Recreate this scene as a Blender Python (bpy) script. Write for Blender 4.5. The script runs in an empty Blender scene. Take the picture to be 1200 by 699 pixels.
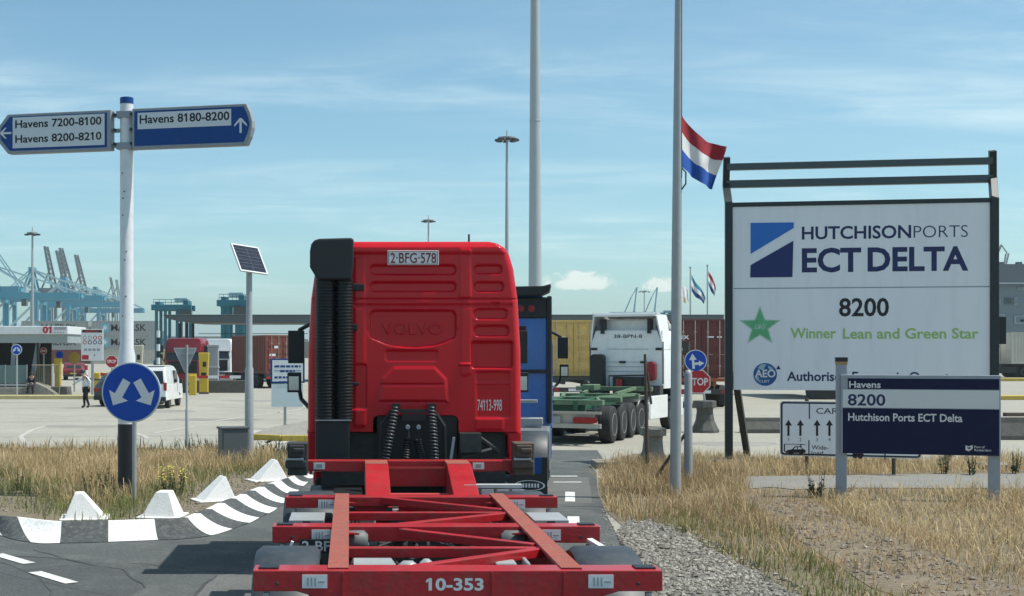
import bpy, bmesh, math, random
import numpy as np
from mathutils import Vector, Matrix
random.seed(7); rng = np.random.default_rng(7)
S = bpy.context.scene; COL = S.collection
R = math.radians
# ------------------------------------------------------------------ camera, sky, sun, exposure
F, PX, PY, H = 1600.0, 410.0, 410.0, 2.6          # focal length in photo pixels, principal point, eye height
cam = bpy.data.cameras.new("camera"); camo = bpy.data.objects.new("camera", cam); COL.objects.link(camo)
camo.location = (0, 0, H); camo.rotation_euler = (R(90), 0, 0)
cam.sensor_width = 36; cam.lens = 36*F/1200
cam.shift_x = (600-PX)/1200; cam.shift_y = (PY-349.5)/1200
cam.clip_start = 0.1; cam.clip_end = 9000
S.camera = camo
SUN = Vector((1.95, -0.14, 3.75)).normalized()
el = math.asin(SUN.z); az = math.atan2(SUN.x, SUN.y)
w = bpy.data.worlds.new("World"); S.world = w; w.use_nodes = True
def build_world():
    nt = w.node_tree; N = nt.nodes; L = nt.links; N.clear()
    out = N.new('ShaderNodeOutputWorld'); bg = N.new('ShaderNodeBackground'); bg.inputs[1].default_value = 0.130
    sky = N.new('ShaderNodeTexSky'); sky.sky_type = 'NISHITA'; sky.sun_disc = False
    sky.sun_elevation = el; sky.sun_rotation = az; sky.altitude = 0; sky.air_density = 0.8; sky.dust_density = 0.9; sky.ozone_density = 2.4
    tc = N.new('ShaderNodeTexCoord'); sep = N.new('ShaderNodeSeparateXYZ'); L.new(tc.outputs['Generated'], sep.inputs[0])
    def M(op, a, b=None, clamp=False):
        n = N.new('ShaderNodeMath'); n.operation = op; n.use_clamp = clamp
        for i, v in enumerate((a, b)):
            if v is None: continue
            if hasattr(v, 'links') or hasattr(v, 'is_linked'): L.new(v, n.inputs[i])
            else: n.inputs[i].default_value = v
        return n.outputs[0]
    x, y, z = sep.outputs
    tint = N.new('ShaderNodeMix'); tint.data_type = 'RGBA'; tint.blend_type = 'MULTIPLY'; tint.inputs[0].default_value = 1
    L.new(sky.outputs[0], tint.inputs[6]); tint.inputs[7].default_value = SKYTINT
    zz = M('ADD', M('MAXIMUM', z, 0.0), 0.10)
    cx = M('DIVIDE', x, zz); cy = M('DIVIDE', y, zz)
    def noise(vx, vy, sx, sy, det, rough, seed):
        c = N.new('ShaderNodeCombineXYZ'); L.new(M('MULTIPLY', vx, sx), c.inputs[0]); L.new(M('MULTIPLY', vy, sy), c.inputs[1]); c.inputs[2].default_value = seed
        n = N.new('ShaderNodeTexNoise'); n.inputs['Scale'].default_value = 1; n.inputs['Detail'].default_value = det; n.inputs['Roughness'].default_value = rough
        n.inputs['Distortion'].default_value = 0.6
        L.new(c.outputs[0], n.inputs['Vector']); return n.outputs[0]
    big = noise(cx, cy, 0.55, 0.9, 3, 0.5, 3.3)
    fib = noise(cx, cy, 1.3, 3.4, 9, 0.66, 9.1)
    def ramp(v, a, b):
        n = N.new('ShaderNodeMapRange'); n.interpolation_type = 'SMOOTHSTEP'; L.new(v, n.inputs[0]); n.inputs[1].default_value = a; n.inputs[2].default_value = b; return n.outputs[0]
    cir = M('MULTIPLY', ramp(big, 0.36, 0.66), ramp(fib, 0.34, 0.80))
    # a broad veil of cirrus to the right of the flagpole, where the picture has it
    ax = M('DIVIDE', M('SUBTRACT', M('DIVIDE', x, M('MAXIMUM', y, 0.01)), 0.44), 0.20)
    aslope = M('ADD', M('DIVIDE', z, M('MAXIMUM', y, 0.01)), M('MULTIPLY', ax, 0.010))
    ay = M('DIVIDE', M('SUBTRACT', aslope, 0.183), 0.022)
    r2 = M('ADD', M('MULTIPLY', ax, ax), M('MULTIPLY', ay, ay))
    front = M('GREATER_THAN', y, 0.0)
    veil = M('MULTIPLY', M('MULTIPLY', ramp(r2, 1.6, 0.0), ramp(fib, 0.22, 0.72)), front)
    cir = M('MAXIMUM', M('MULTIPLY', cir, 0.55), M('MULTIPLY', veil, 0.62))
    ax2 = M('DIVIDE', M('SUBTRACT', M('DIVIDE', x, M('MAXIMUM', y, 0.01)), 0.06), 0.26)
    ay2 = M('DIVIDE', M('SUBTRACT', M('DIVIDE', z, M('MAXIMUM', y, 0.01)), 0.128), 0.012)
    r3 = M('ADD', M('MULTIPLY', ax2, ax2), M('MULTIPLY', ay2, ay2))
    veil2 = M('MULTIPLY', M('MULTIPLY', ramp(r3, 1.6, 0.0), ramp(fib, 0.30, 0.70)), front)
    cir = M('MAXIMUM', cir, M('MULTIPLY', veil2, 0.34))
    # two small cumulus near the horizon
    dv = noise(M('DIVIDE', x, M('MAXIMUM', y, 0.01)), M('DIVIDE', z, M('MAXIMUM', y, 0.01)), 95, 120, 5, 0.6, 1.0)
    def cumulus(px, py, wx, wy):
        ex = M('DIVIDE', M('SUBTRACT', M('DIVIDE', x, M('MAXIMUM', y, 0.01)), (px-PX)/F), wx/F)
        e0 = M('SUBTRACT', M('DIVIDE', z, M('MAXIMUM', y, 0.01)), (PY-py)/F)
        ey = M('DIVIDE', e0, wy/F)
        eyb = M('MULTIPLY', M('MINIMUM', ey, 0.0), 2.2); ey2 = M('ADD', M('MAXIMUM', ey, 0.0), eyb)
        q = M('ADD', M('MULTIPLY', ex, ex), M('MULTIPLY', ey2, ey2))
        q = M('ADD', q, M('MULTIPLY', M('SUBTRACT', dv, 0.5), 3.2))
        return M('MULTIPLY', ramp(q, 1.15, 0.35), front)
    cum = M('MAXIMUM', cumulus(681, 333, 40, 17), M('MAXIMUM', cumulus(776, 337, 26, 12), M('MULTIPLY', cumulus(560, 351, 50, 8), 0.25)))
    m1 = N.new('ShaderNodeMix'); m1.data_type = 'RGBA'; L.new(cir, m1.inputs[0]); L.new(tint.outputs[2], m1.inputs[6]); m1.inputs[7].default_value = CIRRUS
    m2 = N.new('ShaderNodeMix'); m2.data_type = 'RGBA'; L.new(M('MULTIPLY', cum, 0.62), m2.inputs[0]); L.new(m1.outputs[2], m2.inputs[6]); m2.inputs[7].default_value = CUMULUS
    L.new(m2.outputs[2], bg.inputs[0]); L.new(bg.outputs[0], out.inputs[0])
HAZE = 0.00026
SKYTINT = (0.77, 0.975, 0.88, 1); CIRRUS = (5.0, 6.1, 6.3, 1); CUMULUS = (7.4, 7.2, 6.7, 1)
build_world()
sl = bpy.data.lights.new("sun", 'SUN'); sl.energy = 3.9; sl.angle = R(0.53); sl.color = (1, 0.955, 0.88)
so = bpy.data.objects.new("sun", sl); COL.objects.link(so); so.rotation_euler = SUN.to_track_quat('Z', 'Y').to_euler(); so.location = (30, 5, 60)
S.view_settings.view_transform = 'Standard'; S.view_settings.look = 'None'; S.view_settings.gamma = 1; S.view_settings.use_curve_mapping = False
S.view_settings.exposure = 0.40
S.cycles.max_bounces = 6; S.cycles.use_denoising = True

# ------------------------------------------------------------------ helpers
def W(px, py, d): return Vector(((px-PX)/F*d, d, H-(py-PY)/F*d))
def G(px, py, z=0.0):
    d = F*(H-z)/(py-PY); return Vector(((px-PX)/F*d, d, z))
MATS = {}
def mat(name, col, rough=0.5, metal=0.0, var=0.12, scale=3.0, bump=0.0, bscale=60.0, coat=0.0, spec=0.5, dirt=None, dirt_amt=0.0, stretch=None, alpha=None, trans=0.0, speck=0.0, sscale=60.0):
    if name in MATS: return MATS[name]
    m = bpy.data.materials.new(name); m.use_nodes = True; nt = m.node_tree; N = nt.nodes; L = nt.links
    b = N['Principled BSDF']; b.inputs['Roughness'].default_value = rough; b.inputs['Metallic'].default_value = metal
    b.inputs['Coat Weight'].default_value = coat; b.inputs['Coat Roughness'].default_value = 0.08; b.inputs['Specular IOR Level'].default_value = spec
    if trans: b.inputs['Transmission Weight'].default_value = trans
    if alpha is not None: b.inputs['Alpha'].default_value = alpha
    tc = N.new('ShaderNodeTexCoord'); mp = N.new('ShaderNodeMapping'); L.new(tc.outputs['Object'], mp.inputs[0])
    if stretch: mp.inputs['Scale'].default_value = stretch
    n = N.new('ShaderNodeTexNoise'); n.inputs['Scale'].default_value = scale; n.inputs['Detail'].default_value = 6; n.inputs['Roughness'].default_value = 0.62
    L.new(mp.outputs[0], n.inputs['Vector'])
    cr = N.new('ShaderNodeMix'); cr.data_type = 'RGBA'
    c = Vector(col[:3])
    cr.inputs[6].default_value = (*[max(0, v*(1-var*1.6)) for v in c], 1); cr.inputs[7].default_value = (*[min(1, v*(1+var)) for v in c], 1)
    L.new(n.outputs[0], cr.inputs[0]); last = cr.outputs[2]
    if dirt is not None:
        n2 = N.new('ShaderNodeTexNoise'); n2.inputs['Scale'].default_value = scale*2.7; n2.inputs['Detail'].default_value = 8; n2.inputs['Roughness'].default_value = 0.7
        L.new(mp.outputs[0], n2.inputs['Vector'])
        mr = N.new('ShaderNodeMapRange'); L.new(n2.outputs[0], mr.inputs[0]); mr.inputs[1].default_value = 0.48; mr.inputs[2].default_value = 0.72; mr.inputs[4].default_value = dirt_amt
        mx = N.new('ShaderNodeMix'); mx.data_type = 'RGBA'; L.new(mr.outputs[0], mx.inputs[0]); L.new(last, mx.inputs[6]); mx.inputs[7].default_value = (*dirt, 1); last = mx.outputs[2]
    if speck:
        n3 = N.new('ShaderNodeTexNoise'); n3.inputs['Scale'].default_value = sscale; n3.inputs['Detail'].default_value = 3; n3.inputs['Roughness'].default_value = 0.8; L.new(tc.outputs['Object'], n3.inputs['Vector'])
        m3 = N.new('ShaderNodeMapRange'); L.new(n3.outputs[0], m3.inputs[0]); m3.inputs[1].default_value = 0.3; m3.inputs[2].default_value = 0.7; m3.inputs[3].default_value = 1-speck; m3.inputs[4].default_value = 1+speck
        v3 = N.new('ShaderNodeVectorMath'); v3.operation = 'SCALE'; L.new(last, v3.inputs[0]); L.new(m3.outputs[0], v3.inputs['Scale']); last = v3.outputs[0]
    L.new(last, b.inputs['Base Color'])
    rr = N.new('ShaderNodeMapRange'); L.new(n.outputs[0], rr.inputs[0]); rr.inputs[3].default_value = max(0.02, rough-0.1); rr.inputs[4].default_value = min(1, rough+0.12); L.new(rr.outputs[0], b.inputs['Roughness'])
    if bump:
        nb = N.new('ShaderNodeTexNoise'); nb.inputs['Scale'].default_value = bscale; nb.inputs['Detail'].default_value = 4; L.new(tc.outputs['Object'], nb.inputs['Vector'])
        bp = N.new('ShaderNodeBump'); bp.inputs['Strength'].default_value = bump; bp.inputs['Distance'].default_value = 0.02; L.new(nb.outputs[0], bp.inputs['Height']); L.new(bp.outputs[0], b.inputs['Normal'])
    MATS[name] = m; return m

class MB:
    def __init__(s): s.v = []; s.f = []; s.mi = []; s.cur = 0; s.st = []
    def add(s, vs, fs):
        o = len(s.v); s.st.append((o, len(s.f))); s.v += [tuple(q) for q in vs]
        for f in fs: s.f.append([i+o for i in f]); s.mi.append(s.cur)
        return s
    def box(s, c, size, rot=None):
        hx, hy, hz = size[0]/2, size[1]/2, size[2]/2; c = Vector(c)
        vs = [Vector((x, y, z)) for x in (-hx, hx) for y in (-hy, hy) for z in (-hz, hz)]
        if rot is not None:
            vs = [rot @ q for q in vs]
        return s.add([c+q for q in vs], [(0,1,3,2),(4,6,7,5),(0,4,5,1),(2,3,7,6),(0,2,6,4),(1,5,7,3)])
    def b2(s, x0, x1, y0, y1, z0, z1): return s.box(((x0+x1)/2, (y0+y1)/2, (z0+z1)/2), (abs(x1-x0), abs(y1-y0), abs(z1-z0)))
    def bar(s, p0, p1, wd, ht, up=(0,0,1)):
        p0 = Vector(p0); p1 = Vector(p1); d = (p1-p0); L = d.length; d.normalize(); u = Vector(up)
        sd = d.cross(u)
        if sd.length < 1e-4: sd = d.cross(Vector((0,1,0)))
        sd.normalize(); u = sd.cross(d)
        vs = [p + sd*a*wd/2 + u*b*ht/2 for p in (p0, p1) for a, b in ((-1,-1),(1,-1),(1,1),(-1,1))]
        return s.add(vs, [(3,2,1,0),(4,5,6,7),(0,1,5,4),(1,2,6,5),(2,3,7,6),(3,0,4,7)])
    def tube(s, pts, r, n=10, cap=True):
        pts = [Vector(p) for p in pts]; rs = r if isinstance(r, (list, tuple)) else [r]*len(pts)
        vs = []; prev = None
        for i, p in enumerate(pts):
            d = (pts[min(i+1, len(pts)-1)]-pts[max(i-1, 0)]).normalized()
            a = prev if prev is not None else (Vector((1,0,0)) if abs(d.x) < 0.9 else Vector((0,1,0)))
            a = (a - d*a.dot(d)).normalized(); prev = a; b = d.cross(a)
            for k in range(n):
                t = 2*math.pi*k/n; vs.append(p + (a*math.cos(t)+b*math.sin(t))*rs[i])
        fs = [(i*n+k, i*n+(k+1) % n, (i+1)*n+(k+1) % n, (i+1)*n+k) for i in range(len(pts)-1) for k in range(n)]
        if cap: fs += [tuple(range(n))[::-1], tuple((len(pts)-1)*n+k for k in range(n))]
        return s.add(vs, fs)
    def lathe(s, prof, c=(0,0,0), axis='z', n=24, cap=True):
        c = Vector(c); vs = []
        for a, r in prof:
            for k in range(n):
                t = 2*math.pi*k/n; p, q = r*math.cos(t), r*math.sin(t)
                vs.append(c + (Vector((p, q, a)) if axis == 'z' else Vector((a, p, q)) if axis == 'x' else Vector((q, a, p))))
        m = len(prof)
        fs = [(i*n+k, i*n+(k+1) % n, (i+1)*n+(k+1) % n, (i+1)*n+k) for i in range(m-1) for k in range(n)]
        if cap: fs += [tuple(range(n))[::-1], tuple((m-1)*n+k for k in range(n))]
        return s.add(vs, fs)
    def prism(s, pts, y0, y1, plane='xz'):
        n = len(pts)
        def P(a, b, y): return (a, y, b) if plane == 'xz' else (y, a, b) if plane == 'yz' else (a, b, y)
        vs = [P(a, b, y0) for a, b in pts] + [P(a, b, y1) for a, b in pts]
        fs = [tuple(range(n)), tuple(range(2*n-1, n-1, -1))] + [(i, n+i, n+(i+1) % n, (i+1) % n)for i in range(n)]
        return s.add(vs, fs)
    def each(s, name, m, parent=None, **k):
        """every primitive added becomes an object of its own"""
        out = []
        for i, (v0, f0) in enumerate(s.st):
            v1, f1 = s.st[i+1] if i+1 < len(s.st) else (len(s.v), len(s.f)); b = MB(); b.v = s.v[v0:v1]; b.f = [[q-v0 for q in f] for f in s.f[f0:f1]]; b.mi = s.mi[f0:f1]; out.append(b.build(name, m, parent, **k))
        return out[0]
    def build(s, name, m, parent=None, smooth=False, bevel=0.0, loc=None, rotz=0, seg=2, recalc=True):
        me = bpy.data.meshes.new(name); me.from_pydata(s.v, [], s.f)
        ms = m if isinstance(m, (list, tuple)) else [m]
        for k in ms: me.materials.append(k)
        if len(ms) > 1: me.polygons.foreach_set('material_index', s.mi)
        if recalc:
            bm = bmesh.new(); bm.from_mesh(me); bmesh.ops.recalc_face_normals(bm, faces=bm.faces); bm.to_mesh(me); bm.free()
        if smooth is True: me.polygons.foreach_set('use_smooth', [True]*len(me.polygons))
        elif smooth: me.polygons.foreach_set('use_smooth', [True]*len(me.polygons)); me.set_sharp_from_angle(angle=R(smooth))
        o = bpy.data.objects.new(name, me); COL.objects.link(o)
        if parent: o.parent = parent
        if loc is not None: o.location = loc
        o.rotation_euler = (0, 0, rotz)
        if bevel:
            b = o.modifiers.new('bevel', 'BEVEL'); b.width = bevel; b.segments = seg; b.limit_method = 'ANGLE'; b.angle_limit = R(40); b.harden_normals = False
        return o
def tag(o, label=None, cat=None, group=None, kind=None):
    if label: o['label'] = label
    if cat: o['category'] = cat
    if group: o['group'] = group
    if kind: o['kind'] = kind
    return o
def thing(name, label, cat, loc=(0,0,0), rotz=0, group=None):
    o = bpy.data.objects.new(name, None); COL.objects.link(o); o.empty_display_size = 0.2
    o.location = loc; o.rotation_euler = (0, 0, rotz); return tag(o, label, cat, group)
def copy_thing(o, loc, rotz, label, group=None):
    def cp(q, par):
        c = q.copy(); COL.objects.link(c)
        if par: c.parent = par
        for ch in list(kids(q)): cp(ch, c)
        return c
    r = cp(o, None); r.location = loc; r.rotation_euler = (0, 0, rotz); r['label'] = label
    if group: r['group'] = group
    return r
def kids(o): return [q for q in COL.objects if q.parent == o]
_cap = None
def text(body, m, parent, x, z, h, wd=None, y=-0.003, bold=0.0, align='L', name='lettering', shear=0, ratio=None, roty=0.0):
    """flat lettering in the local XZ plane facing -y; h is the capital height, wd the total width"""
    global _cap
    def mk(t, bo):
        c = bpy.data.curves.new('t', 'FONT'); c.body = t; c.offset = bo; c.shear = shear; c.resolution_u = 3
        o = bpy.data.objects.new('t', c); COL.objects.link(o)
        dg = bpy.context.evaluated_depsgraph_get(); me = bpy.data.meshes.new_from_object(o.evaluated_get(dg)); bpy.data.objects.remove(o); bpy.data.curves.remove(c)
        return me
    if _cap is None:
        me = mk('H', 0); ys = [v.co.y for v in me.vertices]; _cap = max(ys)-min(ys)
    ones = []
    for k_, ch in enumerate(body):
        if ch == '1':
            q = mk(body[:k_+1], bold); ones.append(max(v.co.x for v in q.vertices)); bpy.data.meshes.remove(q)
    me = mk(body, bold)
    if ones:
        bm = bmesh.new(); bm.from_mesh(me); sw = .095+2*bold
        for xr in ones:
            xl = xr-sw; vs = [bm.verts.new((a_, b_, 0)) for a_, b_ in ((xl+.004, _cap+bold), (xl+.004, _cap*.80-bold), (xl-.13, _cap*.68-bold), (xl-.13, _cap*.82+bold*.5))]; bm.faces.new(vs)
        bm.normal_update()
        for f_ in bm.faces:
            if f_.normal.z < 0: f_.normal_flip()
        bm.to_mesh(me); bm.free()
    n = len(me.vertices); co = np.empty(n*3); me.vertices.foreach_get('co', co); co = co.reshape(-1, 3)
    sz = h/_cap; co[:, 0] -= co[:, 0].min(); co[:, :2] *= sz
    if wd: co[:, 0] *= wd/co[:, 0].max()
    W_ = co[:, 0].max()
    co[:, 0] += x - (W_/2 if align == 'C' else W_ if align == 'R' else 0)
    out = np.stack([co[:, 0], np.full(n, y), co[:, 1]+z], 1)
    me.vertices.foreach_set('co', out.ravel()); me.materials.clear(); me.materials.append(m); me.update(); me.name = name
    o = bpy.data.objects.new(name, me); COL.objects.link(o); o.parent = parent; return o
def flat(name, polys, y, m, parent, th=0.003):
    b = MB()
    for p in polys: b.prism(p, y-th, y)
    return b.build(name, m, parent)
def circ(cx, cz, r, n=28, rz=None): return [(cx+r*math.cos(2*math.pi*k/n), cz+(rz or r)*math.sin(2*math.pi*k/n)) for k in range(n)]
def rrect(x0, x1, z0, z1, r, n=5):
    p = []
    for cx, cz, a in ((x1-r, z1-r, 0), (x0+r, z1-r, 90), (x0+r, z0+r, 180), (x1-r, z0+r, 270)):
        for k in range(n+1):
            t = R(a+90*k/n); p.append((cx+r*math.cos(t), cz+r*math.sin(t)))
    return p
def arrow(x, z, ang, ln, wd=0.16, head=0.42, hwid=None):
    """arrow outline from tail (x,z) pointing at ang (deg from +x)"""
    c, s = math.cos(R(ang)), math.sin(R(ang)); w2 = wd*ln/2; hw = head*ln/2*1.15 if hwid is None else hwid*ln/2; hl = ln*(1-head)
    pts = [(0,-w2),(hl,-w2),(hl,-hw),(ln,0),(hl,hw),(hl,w2),(0,w2)]
    return [(x+a*c-b*s, z+a*s+b*c) for a, b in pts]
def chevron_arrow(x, z, ang, ln, wd):
    c, s = math.cos(R(ang)), math.sin(R(ang)); h = ln*0.5; w2 = wd/2; k = wd*1.35
    pts = [(0,-w2),(ln-k*0.9,-w2),(ln-h-0.0,-h+w2*0.2),(ln-h-0.0+0.0,-h-w2*1.2+0*k),(ln,0),(ln-h,h+w2*1.2),(ln-h,h-w2*0.2),(ln-k*0.9,w2),(0,w2)]
    return [(x+a*c-b*s, z+a*s+b*c) for a, b in pts]

# ------------------------------------------------------------------ materials
ASPH = mat('asphalt', (0.098, 0.106, 0.104), 0.92, var=0.28, scale=0.45, bump=0.5, bscale=110, dirt=(0.145, 0.15, 0.142), dirt_amt=0.85, spec=0.25, speck=0.35, sscale=25)
CONC = mat('plaza_concrete', (0.345, 0.332, 0.280), 0.9, var=0.16, scale=0.20, bump=0.15, bscale=30, dirt=(0.25, 0.245, 0.22), dirt_amt=0.6, spec=0.25, speck=0.12, sscale=6)
PATH = mat('path_concrete', (0.215, 0.21, 0.19), 0.9, var=0.15, scale=1.2, bump=0.3, bscale=50, dirt=(0.2, 0.19, 0.17), dirt_amt=0.6)
SOIL = mat('sandy_soil', (0.215, 0.18, 0.13), 0.95, var=0.35, scale=1.6, bump=0.9, bscale=25, dirt=(0.15, 0.14, 0.085), dirt_amt=0.8, spec=0.15, speck=.3, sscale=40)
TRACK = mat('track_soil', (0.215, 0.18, 0.135), 0.95, var=0.30, scale=1.8, bump=1.0, bscale=22, dirt=(0.15, 0.12, 0.08), dirt_amt=0.8, spec=0.15, speck=.3, sscale=30)
GRAV = mat('gravel_bed', (0.20, 0.195, 0.175), 0.95, var=0.3, scale=4, bump=1.0, bscale=45, dirt=(0.14, 0.135, 0.12), dirt_amt=0.7, spec=0.2)
STONE = mat('crushed_stone', (0.36, 0.355, 0.335), 0.9, var=0.35, scale=7, spec=0.2)
WMARK = mat('road_paint', (0.70, 0.71, 0.68), 0.8, var=0.12, scale=6, dirt=(0.20, 0.21, 0.20), dirt_amt=0.85, speck=.15, sscale=40)
FADED = mat('faded_paint', (0.44, 0.44, 0.40), 0.85, var=0.10, scale=3, dirt=(0.34, 0.33, 0.29), dirt_amt=0.9)
YMARK = mat('yellow_paint', (0.50, 0.36, 0.06), 0.75, var=0.18, scale=4, dirt=(0.33, 0.28, 0.12), dirt_amt=0.6)
WKERB = mat('kerb_white', (0.78, 0.78, 0.75), 0.75, var=0.08, scale=5, bump=0.2, bscale=40, dirt=(0.33, 0.32, 0.29), dirt_amt=0.75, speck=.08, sscale=30)
BKERB = mat('kerb_black', (0.055, 0.062, 0.064), 0.8, var=0.25, scale=5, bump=0.2, bscale=40, dirt=(0.17, 0.17, 0.16), dirt_amt=0.8, speck=.2, sscale=40)
RED = mat('truck_red', (0.58, 0.005, 0.015), 0.22, var=0.10, scale=1.1, coat=0.10, spec=0.32, dirt=(0.45, 0.010, 0.018), dirt_amt=0.45, stretch=(1.5, 1, .45))
TRED = mat('chassis_red', (0.44, 0.011, 0.017), 0.40, var=0.22, scale=2.6, coat=0.2, bump=0.10, bscale=30, dirt=(0.24, 0.045, 0.035), dirt_amt=0.75, speck=.1, sscale=18)
def edge_wear(m, col, radius=0.012):
    nt = m.node_tree; N = nt.nodes; L = nt.links; b = N['Principled BSDF']; src = b.inputs['Base Color'].links[0].from_socket
    bv = N.new('ShaderNodeBevel'); bv.samples = 4; bv.inputs['Radius'].default_value = radius; g = N.new('ShaderNodeNewGeometry')
    d = N.new('ShaderNodeVectorMath'); d.operation = 'DOT_PRODUCT'; L.new(bv.outputs[0], d.inputs[0]); L.new(g.outputs['Normal'], d.inputs[1])
    nz = N.new('ShaderNodeTexNoise'); nz.inputs['Scale'].default_value = 14; nz.inputs['Detail'].default_value = 6; tc = N.new('ShaderNodeTexCoord'); L.new(tc.outputs['Object'], nz.inputs['Vector'])
    a = N.new('ShaderNodeMapRange'); L.new(d.outputs['Value'], a.inputs[0]); a.inputs[1].default_value = 0.995; a.inputs[2].default_value = 0.86
    c2 = N.new('ShaderNodeMapRange'); L.new(nz.outputs[0], c2.inputs[0]); c2.inputs[1].default_value = 0.44; c2.inputs[2].default_value = 0.60
    mu = N.new('ShaderNodeMath'); mu.operation = 'MULTIPLY'; L.new(a.outputs[0], mu.inputs[0]); L.new(c2.outputs[0], mu.inputs[1])
    mx = N.new('ShaderNodeMix'); mx.data_type = 'RGBA'; L.new(mu.outputs[0], mx.inputs[0]); L.new(src, mx.inputs[6]); mx.inputs[7].default_value = (*col, 1); L.new(mx.outputs[2], b.inputs['Base Color'])
edge_wear(TRED, (0.13, 0.07, 0.055))
RAILTOP = mat('rail_worn_top', (0.33, 0.075, 0.052), 0.8, var=0.3, scale=2.2, bump=0.4, bscale=60, dirt=(0.20, 0.125, 0.085), dirt_amt=0.95, stretch=(1.2, 5.5, 1), speck=.2, sscale=40)
BLK = mat('black_plastic', (0.013, 0.015, 0.017), 0.45, var=0.25, scale=4, spec=0.5)
RUB = mat('tyre_rubber', (0.018, 0.019, 0.020), 0.8, var=0.25, scale=6, dirt=(0.06, 0.058, 0.052), dirt_amt=0.5)
GUARD = mat('mudguard_plastic', (0.035, 0.045, 0.055), 0.5, var=0.2, scale=4, dirt=(0.09, 0.09, 0.085), dirt_amt=0.5)
DGREY = mat('dark_steel', (0.035, 0.037, 0.038), 0.6, var=0.3, scale=5, dirt=(0.09, 0.075, 0.06), dirt_amt=0.5)
STEEL = mat('galvanised_steel', (0.40, 0.42, 0.42), 0.5, metal=0.35, var=0.12, scale=5)
RIM = mat('rim_metal', (0.55, 0.55, 0.54), 0.4, metal=0.25, var=0.15, scale=5)
GREYP = mat('grey_paint', (0.30, 0.33, 0.35), 0.45, var=0.08, scale=3, dirt=(0.2, 0.21, 0.21), dirt_amt=0.3)
POSTG = mat('post_grey_blue', (0.34, 0.38, 0.43), 0.5, var=0.08, scale=3, dirt=(0.2, 0.21, 0.21), dirt_amt=0.3)
WHT = mat('white_paint', (0.74, 0.76, 0.77), 0.4, var=0.05, scale=2, dirt=(0.5, 0.5, 0.48), dirt_amt=0.35)
TWHT = mat('truck_white', (0.86, 0.87, 0.87), 0.25, var=0.04, scale=2, coat=0.5, dirt=(0.55, 0.56, 0.55), dirt_amt=0.3)
SIGNW = mat('sign_white', (0.87, 0.88, 0.89), 0.5, var=0.04, scale=0.8, dirt=(0.68, 0.70, 0.72), dirt_amt=0.4, stretch=(1.6,1,0.22))
SIGNG = mat('sign_grey_white', (0.68, 0.71, 0.72), 0.5, var=0.04, scale=2)
SIGNB = mat('sign_blue', (0.006, 0.060, 0.25), 0.4, var=0.10, scale=2, spec=.3, dirt=(0.012, 0.075, 0.27), dirt_amt=0.4)
ROUNDB = mat('round_blue', (0.006, 0.070, 0.42), 0.4, var=0.06, scale=2, spec=.3)
NAVY = mat('sign_navy', (0.005, 0.010, 0.050), 0.5, spec=.2, var=0.15, scale=1.5, dirt=(0.012, 0.018, 0.065), dirt_amt=0.4)
LNAVY = mat('letter_navy', (0.008, 0.018, 0.10), 0.5, var=0.03)
LBLK = mat('letter_black', (0.012, 0.012, 0.015), 0.6, var=0.03)
LWHT = mat('letter_white', (0.72, 0.73, 0.74), 0.6, var=0.05)
LGRN = mat('letter_green', (0.36, 0.56, 0.16), 0.6, var=0.05)
LRED = mat('letter_red', (0.45, 0.02, 0.03), 0.6, var=0.05)
LPLATE = mat('letter_plate_red', (0.14, 0.01, 0.015), 0.6, var=0.05)
LOGOB = mat('logo_light_blue', (0.015, 0.16, 0.55), 0.5, var=0.04)
LOGOD = mat('logo_dark_blue', (0.006, 0.020, 0.13), 0.5, var=0.04)
STARG = mat('star_green', (0.14, 0.52, 0.24), 0.5, var=0.35, scale=2.5)
STARL = mat('star_edge', (0.40, 0.62, 0.42), 0.5, var=0.1)
FRAME = mat('frame_dark_green', (0.012, 0.022, 0.026), 0.4, var=0.2, scale=3, dirt=(0.04, 0.045, 0.045), dirt_amt=0.3)
BAR = mat('bar_grey_green', (0.06, 0.085, 0.09), 0.4, var=0.15, scale=3)
YEL = mat('yellow_enamel', (0.62, 0.42, 0.03), 0.5, var=0.12, scale=4, dirt=(0.35, 0.26, 0.06), dirt_amt=0.4)
STOPR = mat('stop_red', (0.42, 0.012, 0.02), 0.4, var=0.06)
BLUE = mat('truck_blue', (0.010, 0.12, 0.44), 0.28, var=0.06, coat=0.6)
GREEN = mat('chassis_green', (0.022, 0.11, 0.055), 0.5, var=0.2, scale=3, dirt=(0.06, 0.10, 0.07), dirt_amt=0.4)
LGREEN = mat('deck_light_green', (0.11, 0.20, 0.11), 0.55, var=0.3, scale=3, dirt=(0.26, 0.25, 0.18), dirt_amt=0.8)
GLASS = mat('dark_glass', (0.012, 0.018, 0.022), 0.06, var=0.0, spec=0.8)
CONB = mat('weathered_concrete', (0.30, 0.285, 0.245), 0.9, var=0.3, scale=3, bump=0.6, bscale=25, dirt=(0.09, 0.085, 0.07), dirt_amt=0.8)
CONBD = mat('dark_concrete', (0.11, 0.11, 0.10), 0.9, var=0.3, scale=2, bump=0.6, bscale=25, dirt=(0.06, 0.058, 0.05), dirt_amt=0.8)
CANOPY = mat('canopy_grey', (0.10, 0.115, 0.12), 0.55, var=0.1, scale=0.3)
MAROON = mat('container_maroon', (0.125, 0.022, 0.02), 0.55, var=0.18, scale=1.2, dirt=(0.09, 0.04, 0.03), dirt_amt=0.6)
BROWN = mat('container_brown', (0.20, 0.045, 0.03), 0.55, var=0.18, scale=1.2, dirt=(0.12, 0.05, 0.035), dirt_amt=0.6)
GOLD = mat('container_gold', (0.66, 0.44, 0.13), 0.55, var=0.18, scale=1.2, dirt=(0.42, 0.26, 0.09), dirt_amt=0.6)
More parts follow.
